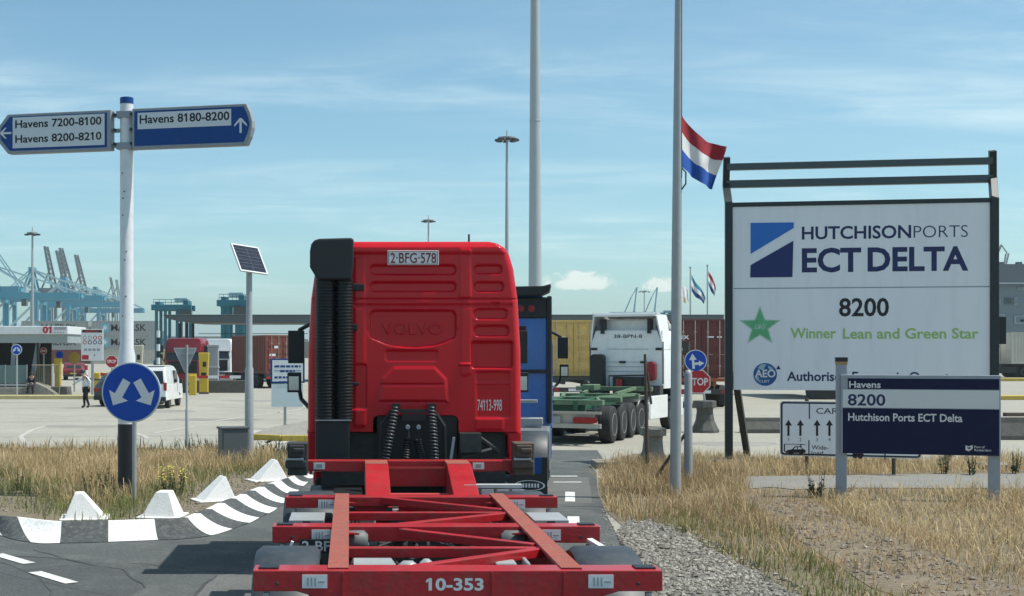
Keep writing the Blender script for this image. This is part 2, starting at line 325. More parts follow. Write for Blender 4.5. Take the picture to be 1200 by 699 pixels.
LGREY = mat('container_grey', (0.36, 0.37, 0.36), 0.55, var=0.10, scale=0.8, dirt=(0.27, 0.26, 0.24), dirt_amt=0.5)
BEIGE = mat('container_beige', (0.48, 0.46, 0.40), 0.55, var=0.10, scale=0.8, dirt=(0.36, 0.33, 0.28), dirt_amt=0.5)
ROD = mat('lock_rod_steel', (0.42, 0.36, 0.32), 0.5, metal=0.3, var=0.15)
CRANEB = mat('crane_blue', (0.06, 0.27, 0.38), 0.5, var=0.1, scale=0.05)
CRANEL = mat('crane_pale_blue', (0.40, 0.58, 0.62), 0.5, var=0.1, scale=0.05)
CRANEG = mat('crane_grey', (0.07, 0.085, 0.09), 0.5, var=0.1, scale=0.05)
TEAL = mat('straddle_teal', (0.012, 0.14, 0.19), 0.5, var=0.15, scale=0.4)
WAREH = mat('warehouse_cladding', (0.17, 0.21, 0.24), 0.6, var=0.05, scale=0.2, stretch=(6, 6, 0.5))
WAREU = mat('warehouse_upper', (0.115, 0.135, 0.16), 0.6, var=0.05, scale=0.2)
TGLASS = mat('tinted_glass', (0.16, 0.25, 0.25), 0.1, var=0.05, alpha=0.72)
LAMPR = mat('lamp_red_lens', (0.35, 0.01, 0.01), 0.25, var=0.05)
LAMPO = mat('lamp_orange_lens', (0.65, 0.12, 0.01), 0.25, var=0.05)
LAMPW = mat('lamp_clear_lens', (0.7, 0.7, 0.68), 0.15, var=0.05)
MIRROR = mat('mirror_glass', (0.55, 0.62, 0.68), 0.08, metal=1.0, var=0.0)
SOLAR = mat('solar_cells', (0.012, 0.016, 0.035), 0.2, var=0.2, scale=8)
RUST = mat('rusty_steel', (0.10, 0.075, 0.055), 0.8, var=0.35, scale=8)
SHIRT = mat('white_shirt', (0.68, 0.69, 0.70), 0.8, var=0.05)
TROUS = mat('dark_cloth', (0.012, 0.012, 0.016), 0.85, var=0.1)
SKIN = mat('skin', (0.42, 0.25, 0.18), 0.6, var=0.06)
HAIR = mat('hair_dark', (0.02, 0.015, 0.012), 0.6, var=0.1)
FR, FW, FB = mat('flag_red', (0.34, 0.02, 0.035), 0.8, var=0.08), mat('flag_white', (0.72, 0.72, 0.73), 0.8, var=0.05), mat('flag_blue', (0.012, 0.09, 0.40), 0.8, var=0.08)
def grass_mat(name, cols):
    m = bpy.data.materials.new(name); m.use_nodes = True; N = m.node_tree.nodes; L = m.node_tree.links; b = N['Principled BSDF']
    g = N.new('ShaderNodeNewGeometry'); r = N.new('ShaderNodeValToRGB'); 
    tc = N.new('ShaderNodeTexCoord'); nz = N.new('ShaderNodeTexNoise'); nz.inputs['Scale'].default_value = 0.55; nz.inputs['Detail'].default_value = 4; L.new(tc.outputs['Object'], nz.inputs['Vector'])
    ma = N.new('ShaderNodeMath'); ma.operation = 'MULTIPLY_ADD'; L.new(nz.outputs[0], ma.inputs[0]); ma.inputs[1].default_value = 1.8; ma.inputs[2].default_value = -0.9
    mb_ = N.new('ShaderNodeMath'); mb_.operation = 'ADD'; L.new(g.outputs['Random Per Island'], mb_.inputs[0]); L.new(ma.outputs[0], mb_.inputs[1])
    pp = N.new('ShaderNodeMath'); pp.operation = 'PINGPONG'; pp.inputs[1].default_value = 1.0; L.new(mb_.outputs[0], pp.inputs[0]); L.new(pp.outputs[0], r.inputs[0])
    el_ = r.color_ramp.elements
    while len(el_) < len(cols): el_.new(0.5)
    for i, c in enumerate(cols): el_[i].position = i/(len(cols)-1); el_[i].color = (*c, 1)
    L.new(r.outputs[0], b.inputs['Base Color']); b.inputs['Roughness'].default_value = 0.75; b.inputs['Specular IOR Level'].default_value = 0.2
    t = N.new('ShaderNodeBsdfTranslucent'); L.new(r.outputs[0], t.inputs[0]); mx = N.new('ShaderNodeMixShader'); mx.inputs[0].default_value = 0.35
    L.new(b.outputs[0], mx.inputs[1]); L.new(t.outputs[0], mx.inputs[2]); L.new(mx.outputs[0], N['Material Output'].inputs[0]); return m
DRY = grass_mat('dry_straw', [(0.30,0.25,0.115),(0.46,0.33,0.175),(0.56,0.41,0.22),(0.62,0.46,0.26),(0.66,0.51,0.31),(0.72,0.59,0.38)])
DRYR = grass_mat('dry_straw_reddish', [(0.19,0.18,0.075),(0.28,0.19,0.105),(0.36,0.245,0.13),(0.44,0.32,0.18),(0.54,0.42,0.24),(0.62,0.50,0.31)])
PALE = grass_mat('pale_straw', [(0.62,0.50,0.28),(0.70,0.59,0.36),(0.52,0.40,0.22),(0.40,0.30,0.16)])
GRN = grass_mat('green_blades', [(0.12,0.15,0.045),(0.18,0.21,0.07),(0.28,0.27,0.11),(0.09,0.12,0.035)])
WEED = grass_mat('weed_leaf', [(0.05,0.075,0.035),(0.075,0.10,0.05),(0.04,0.055,0.03)])

# ------------------------------------------------------------------ ground
def sheet(name, pts, z, m, kind='structure'):
    me = bpy.data.meshes.new(name); me.from_pydata([(p[0], p[1], z) for p in pts], [], [tuple(range(len(pts)))]); me.materials.append(m)
    bm = bmesh.new(); bm.from_mesh(me); bmesh.ops.triangulate(bm, faces=bm.faces); bmesh.ops.recalc_face_normals(bm, faces=bm.faces)
    for f in bm.faces:
        if f.normal.z < 0: f.normal_flip()
    bm.to_mesh(me); bm.free()
    o = bpy.data.objects.new(name, me); COL.objects.link(o); o['kind'] = kind; return o
sheet('ground', [(-4000, -300), (4000, -300), (4000, 6000), (-4000, 6000)], 0, CONC)
def gp(*ps): return [G(*p)[:2] for p in ps]
road = [(-80, -120), (60, -120), (60, -6), (6, 4), (5, 9)] + gp((740, 660), (722, 625), (708, 598), (700, 572), (699, 550), (706, 537), (700, 528)) + [(-2, 35.5), (-2, 30)] + gp((362, 552)) + [(-1.0, 24), (-3, 21), (-9, 21), (-30, 26), (-80, 30)]
sheet('road', road, 0.004, ASPH)  # widened out of view behind the camera so the cab reflects dark asphalt
KB = [(-120,560),(-60,600),(0,628),(40,637),(70,637.5),(127,636),(180,634),(222,632),(254,627),(280,618),(294,613),(307,606),(320,600),(329,593),(345,580),(364,563),(374,554)]
KT = [(-128,552),(-75,583),(-10,603),(25,607),(72,612),(127,611),(177,609.5),(205,608.5),(224,606),(240,600),(250,596),(267,588),(283,582),(294,577),(321,566.5),(349,555.5),(360,549)]
KZ = 0.22
kb = [G(*p) for p in KB]; kt = [G(p[0], p[1], KZ) for p in KT]
sheet('verge', [p[:2] for p in kt] + gp((352, 541), (300, 533), (150, 529), (0, 529)) + [(-14, 34.5), (-16, 30)], 0.008, SOIL)
edge = gp((0, 529), (150, 529), (300, 533), (352, 541))
kb_ = MB()
for a, b in zip([Vector((-14, 34.5))]+[Vector(p) for p in edge][:-1], [Vector(p) for p in edge]): kb_.bar((*a, 0.04), (*b, 0.04), 0.12, 0.10)
tag(kb_.build('plaza_kerb', CONBD, None, bevel=0.01), kind='structure')
# right-hand ground
right_poly = gp((706, 541), (745, 532), (800, 535), (870, 536)) + [(14, 31.5), (40, 31.5), (40, 4), (7.0, 4)] + gp((930, 699), (735, 622), (708, 598), (701, 572), (701, 550))
sheet('verge', right_poly, 0.008, SOIL)
sheet('gravel_shoulder', gp((722, 626), (733, 613), (762, 612), (800, 627), (855, 655), (905, 682), (960, 712)) + [(4.2, 6), (1.8, 6), (2.3, 10.5)] + gp((738, 662)), 0.012, GRAV)
sheet('dirt_track', gp((868, 580), (925, 578), (955, 592), (1000, 615), (1060, 640), (1150, 672), (1230, 702)) + [(9.2, 11), (6.2, 11)] + gp((1020, 690), (960, 650), (915, 620), (880, 598)), 0.016, TRACK)
sheet('footpath', gp((848, 563), (866, 559), (905, 559.5), (1000, 558), (1200, 556)) + [(24, 28.2), (24, 25.0)] + gp((1200, 574), (1000, 573), (930, 575), (905, 572), (880, 574), (862, 569)), 0.020, PATH)
# markings
def mark(name, pts, m=WMARK, z=0.014): return sheet(name, pts, z, m)
def dash(px, py, ln, wd, ang=0):
    c = G(px, py); d = Vector((math.sin(R(ang)), math.cos(R(ang)))); s = Vector((d.y, -d.x)); c = c.to_2d()
    mark('lane_dash', [c-d*ln/2-s*wd/2, c+d*ln/2-s*wd/2, c+d*ln/2+s*wd/2, c-d*ln/2+s*wd/2])
dash(668, 583, 1.6, 0.17, 9.2); dash(672, 612, 1.2, 0.18, 9.2)
dash(665, 566, 0.14, 0.55); dash(661, 559, 0.16, 0.55)
dash(15, 656, 0.95, 0.16, -38); dash(62, 678, 0.95, 0.16, -38)
dash(713, 560, 0.2, 0.4)
def line(name, ps, wd, m, z=0.006):
    b = MB(); P = [G(*p).to_2d() for p in ps]
    for a, c in zip(P[:-1], P[1:]):
        d = (c-a).normalized(); s = Vector((-d.y, d.x))*wd/2
        b.add([(*(a-s), z), (*(c-s), z), (*(c+s), z), (*(a+s), z)], [(0,1,2,3)])
    return tag(b.build(name, m, None), kind='structure')
for ps in ([(30,520),(24,512),(38,504),(52,500)], [(0,495),(60,489),(110,486)], [(160,508),(175,514)], [(228,497),(300,487),(345,481),(358,478)], [(290,479),(355,487)], [(150,526),(0,526)],
           [(222,462),(262,458),(300,461)], [(228,500),(180,508)], [(668,486),(720,481)], [(330,512),(300,524)]):
    line('bay_line', ps, 0.16, FADED)
sheet('hatch_patch', gp((297, 505), (355, 505), (356, 516), (318, 522), (292, 512)), 0.006, FADED)
# long joints and tar seams on the plaza and the road
for ps in ([(0,540),(0,700)],):
    pass
SEAM = mat('tar_seam', (0.05, 0.052, 0.052), 0.8, var=0.2)
def seam(ps, wd, z=0.007):
    b = MB(); P = [G(*p).to_2d() for p in ps]; Q = []
    for a, c in zip(P[:-1], P[1:]):
        n = max(2, int((c-a).length/0.25)); Q += [a.lerp(c, i/n)+Vector((random.gauss(0, .02), random.gauss(0, .03))) for i in range(n)]
    Q.append(P[-1])
    for a, c in zip(Q[:-1], Q[1:]):
        d = (c-a).normalized(); s = Vector((-d.y, d.x))*wd/2*random.uniform(.5, 1.3)
        b.add([(*(a-s), z), (*(c-s), z), (*(c+s), z), (*(a+s), z)], [(0,1,2,3)])
    tag(b.build('road_seam', SEAM, None), kind='structure')
seam([(0,672),(80,690),(130,699)], 0.03); seam([(655,594),(712,594)], 0.05); seam([(640,549),(705,549)], 0.06); seam([(150,660),(240,669),(300,675)], 0.025)
for y_ in (478, 494, 512): seam([(-80, y_+2), (100, y_), (350, y_-2)], 0.05, 0.0045)
for y_ in (486, 505): seam([(640, y_), (900, y_+1), (1250, y_+2)], 0.06, 0.0045)

PATCH = mat('asphalt_patch', (0.135, 0.140, 0.134), 0.92, var=0.25, scale=0.8, bump=0.5, bscale=110, dirt=(0.10, 0.105, 0.10), dirt_amt=0.7, speck=0.35, sscale=25)
DPATCH = mat('asphalt_dark_patch', (0.072, 0.078, 0.078), 0.9, var=0.25, scale=0.8, bump=0.5, bscale=110, dirt=(0.11, 0.115, 0.11), dirt_amt=0.7, speck=0.35, sscale=25)
sheet('road_patch', gp((250, 676), (300, 668), (420, 668), (420, 720), (215, 720)), 0.006, PATCH)
sheet('road_patch', gp((-60, 648), (60, 655), (140, 668), (170, 690), (120, 712), (-80, 690)), 0.006, DPATCH)
sheet('road_patch', gp((640, 560), (690, 560), (694, 590), (642, 592)), 0.006, PATCH)
seam([(250, 676), (215, 715)], .035, .010); seam([(-60, 648), (60, 655), (140, 668), (170, 690)], .03, .010); seam([(40, 645), (95, 660), (130, 662)], .015, .010); seam([(0, 660), (30, 668), (60, 690), (58, 699)], .012, .010)
STAIN = mat('oil_stain', (0.275, 0.268, 0.235), 0.85, var=0.3, scale=.5)
def stain(px, py, a, b_, seed):
    r = random.Random(seed); g = G(px, py); n = 22
    sheet('ground_stain', [(g.x+a*math.cos(2*math.pi*k/n)*r.uniform(.6, 1.15), g.y+b_*math.sin(2*math.pi*k/n)*r.uniform(.6, 1.15)) for k in range(n)], 0.0035, STAIN)
for k, (px, py, a, b_) in enumerate(((30, 472, 1.7, .5), (250, 492, 2.0, 1.0), (90, 500, 1.5, .8), (190, 482, 1.6, 1.2), (690, 508, 1.8, .8), (850, 520, 1.5, .9), (320, 470, 2.5, 1.2))): stain(px, py, a, b_, k)
# striped kerb
def resample(A, B, step):
    out = []
    for i in range(len(A)-1):
        n = max(1, int((A[i+1]-A[i]).length/step))
        for k in range(n):
            t = k/n
            def cr(P):
                p0, p1, p2, p3 = P[max(i-1, 0)], P[i], P[i+1], P[min(i+2, len(P)-1)]
                return 0.5*((2*p1)+(p2-p0)*t+(2*p0-5*p1+4*p2-p3)*t*t+(3*p1-p0-3*p2+p3)*t**3)
            out.append((cr(A), cr(B)))
    out.append((A[-1], B[-1])); return out
RS = resample(kb, kt, 0.055)
arc = [0.0]
for i in range(1, len(RS)): arc.append(arc[-1]+((RS[i][0]-RS[i-1][0]).length+(RS[i][1]-RS[i-1][1]).length)/2)
i127 = min(range(len(RS)), key=lambda i: abs(RS[i][0].x-kb[5].x)+abs(RS[i][0].y-kb[5].y))
ring = []
km = MB()
NP = 9
for (b, t) in RS:
    out = []
    for k in range(NP):
        f = k/(NP-1); p = b.lerp(t, f); p.z = 0.012+(KZ-0.012)*(0.25*f+0.75*f**2.2); out.append(p)
    dirn = (t-b); dirn.z = 0; dirn.normalize()
    q = t+dirn*0.10; q.z = KZ; out.append(q); q2 = q.copy(); q2.z = 0.0; out.append(q2)
    ring.append(out)
BW = 0.66
for i in range(len(ring)-1):
    s = (0.5*(arc[i]+arc[i+1])-arc[i127])/BW; km.cur = 0 if math.floor(s) % 2 == 0 else 1
    fr = s-math.floor(s)
    k = len(ring[0]); km.add(ring[i]+ring[i+1], [(j, j+1, k+j+1, k+j) for j in range(k-1)])
tag(km.build('striped_kerb', [WKERB, BKERB], None, smooth=35), 'black and white striped concave concrete kerb curving along the grass verge', 'kerb')
# pyramid blocks
def block(px, py, wd, ht, dp, top, off, rot, label):
    g = G(px, py); b = MB()
    x0, x1, y0, y1 = -wd/2, wd/2, 0, dp; tx = off*wd; t = top/2
    b.add([(x0,y0,0),(x1,y0,0),(x1,y1,0),(x0,y1,0),(tx-t,dp*.22,ht),(tx+t,dp*.22,ht),(tx+t,dp*.75,ht),(tx-t,dp*.75,ht)], [(3,2,1,0),(4,5,6,7),(0,1,5,4),(1,2,6,5),(2,3,7,6),(3,0,4,7)])
    b.b2(x0-.06, x1+.06, y0-.05, y1+.05, 0, 0.03)
    return tag(b.build('marker_block', mat('block_white', (0.82, 0.82, 0.80), 0.7, var=0.06, scale=4, bump=0.25, bscale=35, dirt=(0.5, 0.49, 0.45), dirt_amt=0.4), None, bevel=0.012, loc=(g.x, g.y+.10, 0.008), rotz=R(rot)), label, 'marker block', 'white marker blocks along the kerb')
block(97, 612, 0.62, 0.40, 0.6, 0.13, -0.14, 8, 'white concrete marker block with long right slope, nearest the left edge')
block(184, 610, 0.56, 0.40, 0.6, 0.20, 0.06, -6, 'white concrete marker block in front of the big round sign post')
block(257, 590, 0.62, 0.42, 0.5, 0.03, 0.22, 25, 'white wedge marker block with long left slope beside the curved kerb')
block(320, 566, 0.68, 0.42, 0.5, 0.03, 0.16, 25, 'white wedge marker block nearest the red truck, tip leaning right')

# ------------------------------------------------------------------ grass and stones
def in_poly(P, x, y):
    P = [(p[0], p[1]) for p in P]; c = np.zeros(len(x), bool); n = len(P)
    for i in range(n):
        x1, y1 = P[i]; x2, y2 = P[(i+1) % n]
        if y1 == y2: continue
        m = ((y1 > y) != (y2 > y)) & (x < (x2-x1)*(y-y1)/(y2-y1)+x1); c ^= m
    return c
def vnoise(x, y, sc, seed):
    r = np.random.default_rng(seed); t = r.random((64, 64)); u = x/sc; v = y/sc; i = np.floor(u).astype(int); j = np.floor(v).astype(int); fu = u-i; fv = v-j
    fu = fu*fu*(3-2*fu); fv = fv*fv*(3-2*fv); g = lambda a, b: t[a % 64, b % 64]
    return (g(i, j)*(1-fu)+g(i+1, j)*fu)*(1-fv)+(g(i, j+1)*(1-fu)+g(i+1, j+1)*fu)*fv
def grass(name, polys, dens, h0, h1, wd, m, lean=0.35, clump=0.5, seed=1, holes=(), mask=None, label=None, fade=None):
    xs, ys = [], []
    r = np.random.default_rng(seed)
    for P in polys:
        a = np.array([(p[0], p[1]) for p in P]); lo, hi = a.min(0), a.max(0); n = int((hi-lo).prod()*dens)
        x = r.uniform(lo[0], hi[0], n); y = r.uniform(lo[1], hi[1], n); k = in_poly(P, x, y); xs.append(x[k]); ys.append(y[k])
    x = np.concatenate(xs); y = np.concatenate(ys)
    q = 0.6*vnoise(x, y, 0.45, seed+5)+0.4*vnoise(x+9, y+4, 1.7, seed+6); k = q > clump*r.random(len(x))*1.1
    for P in holes: k &= ~in_poly(P, x, y)
    if mask is not None: k &= mask(x, y, r)
    x, y, q = x[k], y[k], q[k]; n = len(x)
    pt = vnoise(x+3, y+8, 1.1, seed+9)
    h = r.uniform(h0, h1, n)*(0.35+0.75*q+0.55*pt)*r.choice([.6, 1, 1, 1.35], n)
    a = r.uniform(0, 2*np.pi, n); le = r.gamma(2, lean/2, n); dx, dy = np.cos(a)*le, np.sin(a)*le
    w2 = wd*r.uniform(0.5, 1.2, n)/2; b = a+np.pi/2+r.normal(0, .5, n); sx, sy = np.cos(b)*w2, np.sin(b)*w2
    V = np.empty((n, 5, 3))
    V[:, 0] = np.stack([x-sx, y-sy, np.full(n, 0.0)], 1); V[:, 1] = np.stack([x+sx, y+sy, np.full(n, 0.0)], 1)
    mx, my = x+dx*h*0.35, y+dy*h*0.35
    V[:, 2] = np.stack([mx+sx*.8, my+sy*.8, h*0.6], 1); V[:, 3] = np.stack([mx-sx*.8, my-sy*.8, h*0.6], 1)
    V[:, 4] = np.stack([x+dx*h, y+dy*h, h*np.clip(1.0-le*0.25, .5, 1)], 1)
    o = np.arange(n)*5
    loops = np.stack([o, o+1, o+2, o+3, o+3, o+2, o+4], 1).ravel(); ls = np.stack([np.arange(n)*7, np.arange(n)*7+4], 1).ravel()
    me = bpy.data.meshes.new(name); me.vertices.add(n*5); me.vertices.foreach_set('co', V.ravel()); me.loops.add(len(loops)); me.loops.foreach_set('vertex_index', loops.astype(np.int32))
    me.polygons.add(2*n); me.polygons.foreach_set('loop_start', ls.astype(np.int32)); me.update(calc_edges=True); me.validate(); me.materials.append(m)
    ob = bpy.data.objects.new(name, me); COL.objects.link(ob); return tag(ob, label, 'grass', kind='stuff')
lverge = [p[:2] for p in kt] + gp((352, 541), (300, 533), (150, 530), (0, 530)) + [(-13, 33.8), (-15, 31)]
def lmask(x, y, r):     # thins out towards the bare soil beside the kerb
    d = np.full(len(x), 9.0)
    for p in [q[1] for q in RS[::4]]: d = np.minimum(d, np.hypot(x-p.x, y-p.y))
    return d > 1.75+1.2*r.random(len(x))
def lmask2(x, y, r):
    d = np.full(len(x), 9.0)
    for p in [q[1] for q in RS[::4]]: d = np.minimum(d, np.hypot(x-p.x, y-p.y))
    return (d > 0.95+1.1*r.random(len(x))) & (d < 3.6*r.random(len(x))+2.0)
grass('dry_grass', [lverge], 620, 0.17, 0.36, 0.013, DRY, 0.5, 0.95, 11, mask=lmask, label='tall dry straw grass on the verge behind the striped kerb')
grass('green_grass', [lverge], 520, 0.08, 0.24, 0.013, GRN, 0.6, 0.8, 12, mask=lmask2, label='short green grass along the bare soil by the striped kerb')
grass('edge_weeds', [gp((-20, 528), (360, 530), (360, 536), (-20, 533))], 160, 0.15, 0.45, 0.03, WEED, 0.4, 1.0, 13, label='dark weeds along the plaza edge')
ra = gp((708, 596), (702, 560), (706, 549), (745, 545), (800, 543), (872, 556), (880, 573), (868, 585), (900, 612), (950, 648), (1010, 690), (1080, 720), (980, 722), (905, 686), (855, 657), (800, 629), (762, 612), (735, 615))
def track_thin(x, y, r): return (vnoise(x, y, 0.9, 77) > 0.15+0.35*r.random(len(x)))
grass('dry_grass', [ra], 680, 0.12, 0.34, 0.012, DRYR, 0.7, 1.0, 21, mask=lambda x, y, r: r.random(len(x)) < np.clip((y-15.0)/8, 0.12, 1), label='reddish dry grass around the flagpole foot')
grass('green_grass', [ra], 420, 0.07, 0.22, 0.013, GRN, 0.5, 0.85, 22, mask=lambda x, y, r: r.random(len(x)) < np.clip((23-y)/6, 0.05, 0.9), label='green grass edging the gravel shoulder')
rb = gp((930, 577), (1000, 576), (1200, 577)) + [(17, 24.5), (17, 13), (10, 13)] + gp((1150, 668), (1060, 638), (1000, 612), (955, 590))
grass('dry_grass', [rb], 640, 0.08, 0.28, 0.012, DRYR, 1.0, 1.05, 31, mask=lambda x, y, r: (r.random(len(x)) < .75), label='flattened brown dry grass right of the dirt track')
grass('pale_grass', [rb], 240, 0.12, 0.32, 0.012, PALE, 0.9, 1.25, 32, label='pale straw tufts below the port sign')
rc = gp((800, 535), (870, 536)) + [(9.5, 32.2), (26, 32.2), (26, 28.6)] + gp((1200, 554.5), (1000, 557), (880, 560), (800, 548))
grass('dry_grass', [rc], 420, 0.10, 0.30, 0.014, DRY, 0.5, 0.85, 41, label='dry grass strip behind the footpath under the large billboard')
grass('pale_grass', [rc], 200, 0.10, 0.28, 0.014, PALE, 0.6, 1.0, 42, label='pale straw tufts behind the footpath')
tk = gp((868, 585), (930, 580), (955, 592), (1000, 615), (1060, 640), (1150, 672), (1200, 699)) + [(8.6, 12), (6.4, 12)] + gp((1020, 690), (960, 650), (915, 620), (880, 600))
tk2 = gp((850, 575), (940, 575), (985, 592), (1040, 615), (1120, 640), (1240, 668)) + [(11, 14), (11, 10), (5, 10)] + gp((985, 705), (925, 655), (885, 625), (850, 600))
grass('dry_grass', [gp((846, 566), (880, 560), (1260, 557), (1260, 575), (850, 577))], 30, 0.05, 0.2, 0.012, DRY, 0.7, 1.2, 53, label='tufts growing through the footpath edges')
grass('dry_grass', [tk2], 520, 0.04, 0.17, 0.012, DRYR, 1.0, 1.35, 51, label='sparse dry stubble on the dirt track')
def stones(name, P, dens, s0, s1, m, seed, z, label):
    r = np.random.default_rng(seed); a = np.array([(p[0], p[1]) for p in P]); lo, hi = a.min(0), a.max(0); n = int((hi-lo).prod()*dens)
    x = r.uniform(lo[0], hi[0], n); y = r.uniform(lo[1], hi[1], n); k = in_poly(P, x, y) & (vnoise(x, y, 0.6, seed) > r.random(n)*0.7); x, y = x[k], y[k]; n = len(x)
    base = np.array([(1,0,0),(-1,0,0),(0,1,0),(0,-1,0),(0,0,1),(0,0,-1)], float)
    fs = np.array([(0,2,4),(2,1,4),(1,3,4),(3,0,4),(2,0,5),(1,2,5),(3,1,5),(0,3,5)])
    s = r.gamma(2.2, 1, n); s = s0+(s1-s0)*np.clip(s/6, 0, 1)
    V = base[None]*(s[:, None, None]*r.uniform(0.45, 1.25, (n, 6, 1))); V[:, :, 2] *= 0.65
    t = r.uniform(0, 6.28, n); c, q = np.cos(t)[:, None], np.sin(t)[:, None]; X = V[:, :, 0]*c-V[:, :, 1]*q; Y = V[:, :, 0]*q+V[:, :, 1]*c
    V[:, :, 0] = X+x[:, None]; V[:, :, 1] = Y+y[:, None]; V[:, :, 2] += z+s[:, None]*0.25
    me = bpy.data.meshes.new(name); me.from_pydata(V.reshape(-1, 3).tolist(), [], (fs[None]+np.arange(n)[:, None, None]*6).reshape(-1, 3).tolist()); me.materials.append(m)
    o = bpy.data.objects.new(name, me); COL.objects.link(o); return tag(o, label, 'stones', kind='stuff')
def stone_mat(name, cols):
    m = grass_mat(name, cols); N = m.node_tree.nodes; L = m.node_tree.links; L.new(N['Principled BSDF'].outputs[0], N['Material Output'].inputs[0]); return m
STN = stone_mat('stone_chips', [(0.27,0.258,0.22),(0.33,0.318,0.275),(0.20,0.19,0.16),(0.11,0.104,0.088),(0.29,0.275,0.235),(0.40,0.385,0.34)])
STB = stone_mat('track_stones', [(0.24,0.21,0.17),(0.17,0.14,0.11),(0.32,0.29,0.25),(0.12,0.095,0.07)])
gpoly = gp((722, 626), (733, 613), (762, 612), (800, 628), (855, 657), (905, 684), (960, 714)) + [(4.4, 9), (2.2, 9)] + gp((738, 662))
stones('gravel_stones', gpoly, 1200, 0.006, 0.045, STN, 61, 0.012, 'grey crushed stone on the road shoulder')
stones('coarse_gravel', gpoly, 14, 0.03, 0.09, STN, 68, 0.012, 'few larger lumps of stone among the shoulder gravel')
stones('loose_gravel', gp((733, 613), (762, 609), (805, 622), (862, 650), (915, 678), (985, 712), (960, 714), (855, 660), (800, 632)), 420, 0.008, 0.05, STN, 69, 0.012, 'stones scattered from the shoulder into the grass edge')
grass('green_grass', [gpoly], 10, 0.04, 0.14, 0.012, GRN, 0.7, 1.2, 70, label='small green tufts in the shoulder gravel')
stones('loose_gravel', gp((706, 598), (716, 606), (722, 640), (736, 664)) + [(2.6, 12), (1.6, 12)], 240, 0.006, 0.03, STN, 62, 0.006, 'loose grey chippings spilt on the road edge')
stones('track_stones', tk, 75, 0.008, 0.06, STB, 63, 0.016, 'scattered brown and grey stones on the dirt track')
stones('verge_clods', [p[:2] for p in kt] + gp((352, 545), (300, 560), (150, 580), (0, 585)), 90, 0.01, 0.05, STB, 64, 0.008, 'clods and stones on the bare verge soil')
def weed(px, py, h, n, label, flower=False):
    g = G(px, py); t = thing('weed_plant', label, 'plant', (g.x, g.y, 0.008)); st = MB(); lf = MB(); fl = MB()
    for i in range(n):
        a = random.uniform(0, 6.28); r0 = random.uniform(0, .12); b = Vector((math.cos(a)*r0, math.sin(a)*r0, 0)); hh = h*random.uniform(.6, 1.05)
        tip = b+Vector((math.cos(a)*hh*.15, math.sin(a)*hh*.15, hh)); st.tube([b, b.lerp(tip, .5)+Vector((.01, 0, 0)), tip], [.008, .006, .003], 5)
        for k in range(int(26*hh/.5)):
            u = random.random()**.8; p = b.lerp(tip, u); a2 = random.uniform(0, 6.28); L_ = (0.10 if not flower else .08)*(1.15-u)*random.uniform(.7, 1.2)+.015
            d = Vector((math.cos(a2), math.sin(a2), random.uniform(.1, .9))).normalized(); s = d.cross(Vector((0, 0, 1))).normalized()*L_*.22
            lf.add([p, p+d*L_*.5+s, p+d*L_, p+d*L_*.5-s], [(0,1,2,3)])
        if flower:
            for k in range(4):
                p = tip+Vector((random.uniform(-.05, .05), random.uniform(-.05, .05), random.uniform(-.06, .02))); fl.lathe([(-.008, .004), (.0, .018), (.008, .006)], p, 'z', 6)
    st.build('stem', WEED, t); lf.build('foliage', WEED, t, recalc=False)
    if flower: fl.build('flower', mat('weed_flower', (0.75, 0.68, 0.10), 0.7), t)
WG = 'weeds on the left verge'
weed(103, 585, .55, 4, 'dark upright weed on the verge left of the round sign', False); weed(119, 583, .68, 5, 'tallest dark weed spike beside the black foot of the direction post', False)
weed(129, 584, .45, 4, 'short weed spike touching the black foot of the direction post', False)
weed(196, 583, .55, 7, 'bushy green weed with small yellow flowers right of the round sign', True); weed(210, 580, .5, 7, 'smaller yellow flowering weed on the verge above the second marker block', True)
weed(20, 575, .5, 3, 'thin dry weed at the left end of the verge')
for k, (px, py) in enumerate([(222, 531), (232, 531), (238, 531), (246, 532)]): weed(px, py, .5, 3, ['thin weed at the plaza edge right of the grey yield sign post', 'second weed from the yield sign post at the plaza edge', 'third weed from the yield sign post at the plaza edge', 'weed at the plaza edge just left of the grey cabinet'][k])
weed(1140, 558, .5, 6, 'green bushy weed seen beneath the port sign panel'); weed(1187, 556, .6, 6, 'green bushy weed right of the port sign post'); weed(1108, 556, .5, 6, 'green weed behind the footpath left of the port sign right post')
weed(955, 584, .45, 9, 'green leafy weed at the foot of the port sign left post')

# ------------------------------------------------------------------ sign helpers
class Plane:
    """a vertical sign face: foot point, heading; p() reads a photo point into (along, height) on it"""
    def __init__(s, x, d, yaw): s.x, s.d, s.t = x, d, R(yaw); s.c, s.s = math.cos(s.t), math.sin(s.t)
    def p(s, px, py):
        k = (px-PX)/F; a = (k*s.d-s.x)/(s.c-k*s.s); return a, H-(py-PY)/F*(s.d+a*s.s)
    def rect(s, x0, y0, x1, y1):
        a0, z1 = s.p(x0, y0); a1, z0 = s.p(x1, y1); return a0, a1, z0, z1
    def tx(s, body, m, par, x0, x1, ytop, ybase, **k):
        a0, z1 = s.p(x0, ytop); a1, _ = s.p(x1, ytop); _, z0 = s.p(x0, ybase)
        return text(body, m, par, a0, z0, z1-z0, a1-a0, **k)
    def thing(s, name, label, cat, group=None): return thing(name, label, cat, (s.x, s.d, 0), s.t, group)
def rp(r): a0, a1, z0, z1 = r; return [(a0, z0), (a1, z0), (a1, z1), (a0, z1)]

